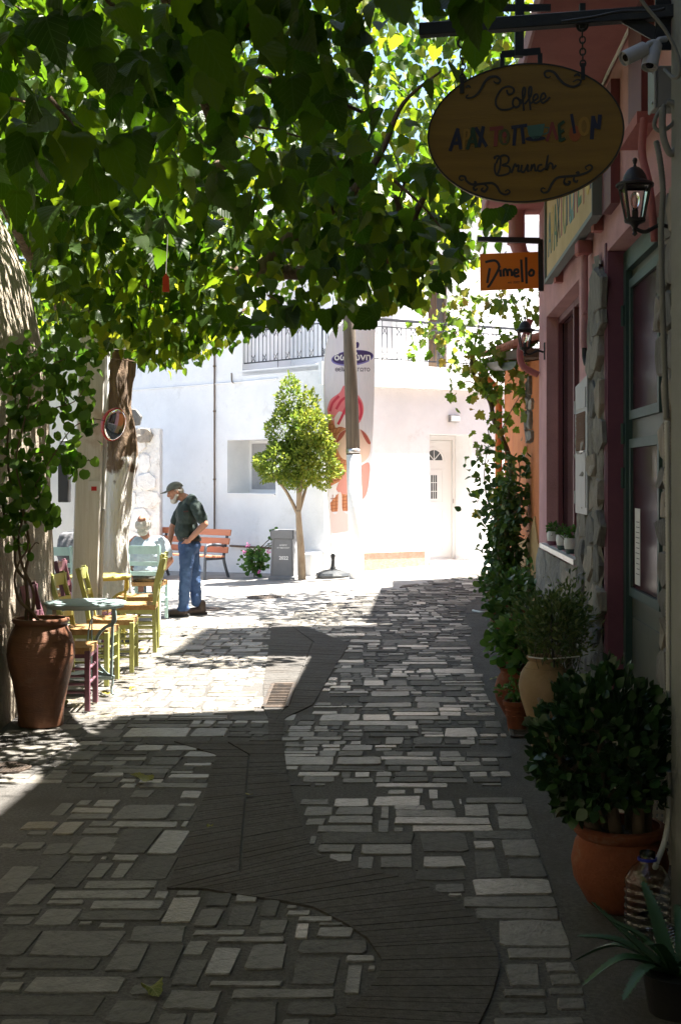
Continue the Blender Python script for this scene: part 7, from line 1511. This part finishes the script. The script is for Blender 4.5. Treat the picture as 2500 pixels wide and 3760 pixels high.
# keep clear of the signs, the lamp bracket and the shop wall
sgn = (np.abs((px - 1925) / 400) ** 2 + np.abs((py - 490) / 300) ** 2 < 1.15) & (P[:, 1] < 5.6)
ok &= ~sgn; ok &= ~((P[:, 1] > 3.3) & (P[:, 1] < 9.9) & (px > 1280 + 0.25 * np.abs(py - 350)) & (py < 780) & (py > 90) & (r.rand(len(P)) < 0.85)); ok &= ~((px > 1700) & (px < 2010) & (py > 800) & (py < 1110) & (P[:, 1] < 13.6)); ok &= ~((px > 1660) & (P[:, 1] < 5.6) & (py > 170)); ok &= ~((px > 1860) & (P[:, 1] < 6.5)); ok &= (P[:, 0] < 0.62 + 0.053 * P[:, 1]) | (P[:, 2] > 4.8) | (P[:, 1] > 16)
ok &= ~((P[:, 0] > 1.15) & (P[:, 1] > 12.9) & (P[:, 1] < 13.7) & (P[:, 2] < 4.4))
ok &= ~((P[:, 0] < -2.3) & (P[:, 1] < 11.7) & (P[:, 2] < 4.7) & (P[:, 0] < -2.3 - 0.35 * (P[:, 2] - 2.6)))
ok &= ~((np.abs(P[:, 0] + 2.5) < 0.3) & (np.abs(P[:, 1] - 12.45) < 0.3) & (P[:, 2] < 3.6))
# the sunlit opening over the square
sx_, sy_ = P[:, 0] - SV.x / SV.z * P[:, 2], P[:, 1] - SV.y / SV.z * P[:, 2]
rr_ = r.rand(len(P))
openg = ((sx_ > -1.5 + 0.3 * np.sin(sy_ * 3)) & (sx_ < 0.3) & (sy_ > 9.3) & (sy_ < 12.05)) | ((sx_ > -2.1 + 0.15 * np.sin(sy_ * 4)) & (sx_ < -1.1) & (sy_ >= 12.05) & (sy_ < 16.5) & ~((P[:, 0] > 0.0) & (P[:, 1] < 13.6) & (sx_ > -1.75)))
ok &= ~(openg & (rr_ < np.where(sx_ < -0.85, 0.9, 0.96))); ok &= ~((sx_ > -2.6) & (sx_ < -1.4) & (sy_ > 5.9) & (sy_ < 7.6 + 0.3 * np.sin(sx_ * 9)) & (rr_ < 0.93)); ok |= (P[:, 1] < 3.2)
P = P[ok]; n = len(P)
T, Nn = rand_dirs(n, r, 0.55, 0.62); T[:, 1] -= 0.15; Nn[:, 1] -= 0.5
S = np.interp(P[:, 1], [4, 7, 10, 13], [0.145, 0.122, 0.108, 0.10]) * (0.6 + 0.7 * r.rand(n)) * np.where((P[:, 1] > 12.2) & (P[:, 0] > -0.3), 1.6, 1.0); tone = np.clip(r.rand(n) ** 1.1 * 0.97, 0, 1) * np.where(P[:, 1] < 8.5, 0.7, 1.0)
px, py = proj(P); size = S * F / P[:, 1]; vis = (P[:, 1] > 3.3) & (px > -50) & (px < 2000) & (py > -100)
key = np.where(vis)[0]; key = key[np.argsort(-size[key])[:300]]; kk = np.ones(n, bool); kk[key] = False
single_leaves('leaf', 'mulberry', P[key], T[key], Nn[key], S[key], M_mleaf, t, 102, 0.3, 0.3, 0.12, 24, lambda q: q.rand() * 0.65)
leaves('crown', 'mulberry', P[kk], T[kk], Nn[kk], S[kk], M_mleaf, t, tone[kk], 0.3, 0.3, 0.12, 103)
# twigs carrying the leaves
tw = MB()
for i in range(420):
    p = P[r.randint(n)]; d = r.randn(3) * np.array([0.22, 0.28, 0.08]); tw.tube(spline([p, p + d * 0.5 + np.array([0, 0, 0.06]), p + d * 1.2 + np.array([0, 0, 0.10])], 3), [0.003, 0.004, 0.005, 0.006, 0.007, 0.008, 0.009], 5, cap=False)
o = tw.build('twigs', M_mbark, t, smooth=True, fix=False); o['kind'] = 'stuff'
rebase(t, (base.x, base.y, 0))
tg = at(610, 1040, 6.7); tt = thing('red_tag', 'small red plastic tag hanging in the mulberry branches', 'tag'); MB().prism([(-0.018, -0.045), (0.018, -0.045), (0.016, 0.03), (0.0, 0.05), (-0.016, 0.03)], Frame(tg, (1, 0.2, 0)), 0, 0.004).build('plate', mat('red_plastic', (0.65, 0.06, 0.02), rough=0.4), tt); MB().tube([tg + Vector((0, 0, 0.045)), tg + Vector((0.01, 0, 0.25))], 0.002, 5).build('string', M_paper, tt); rebase(tt, tg)
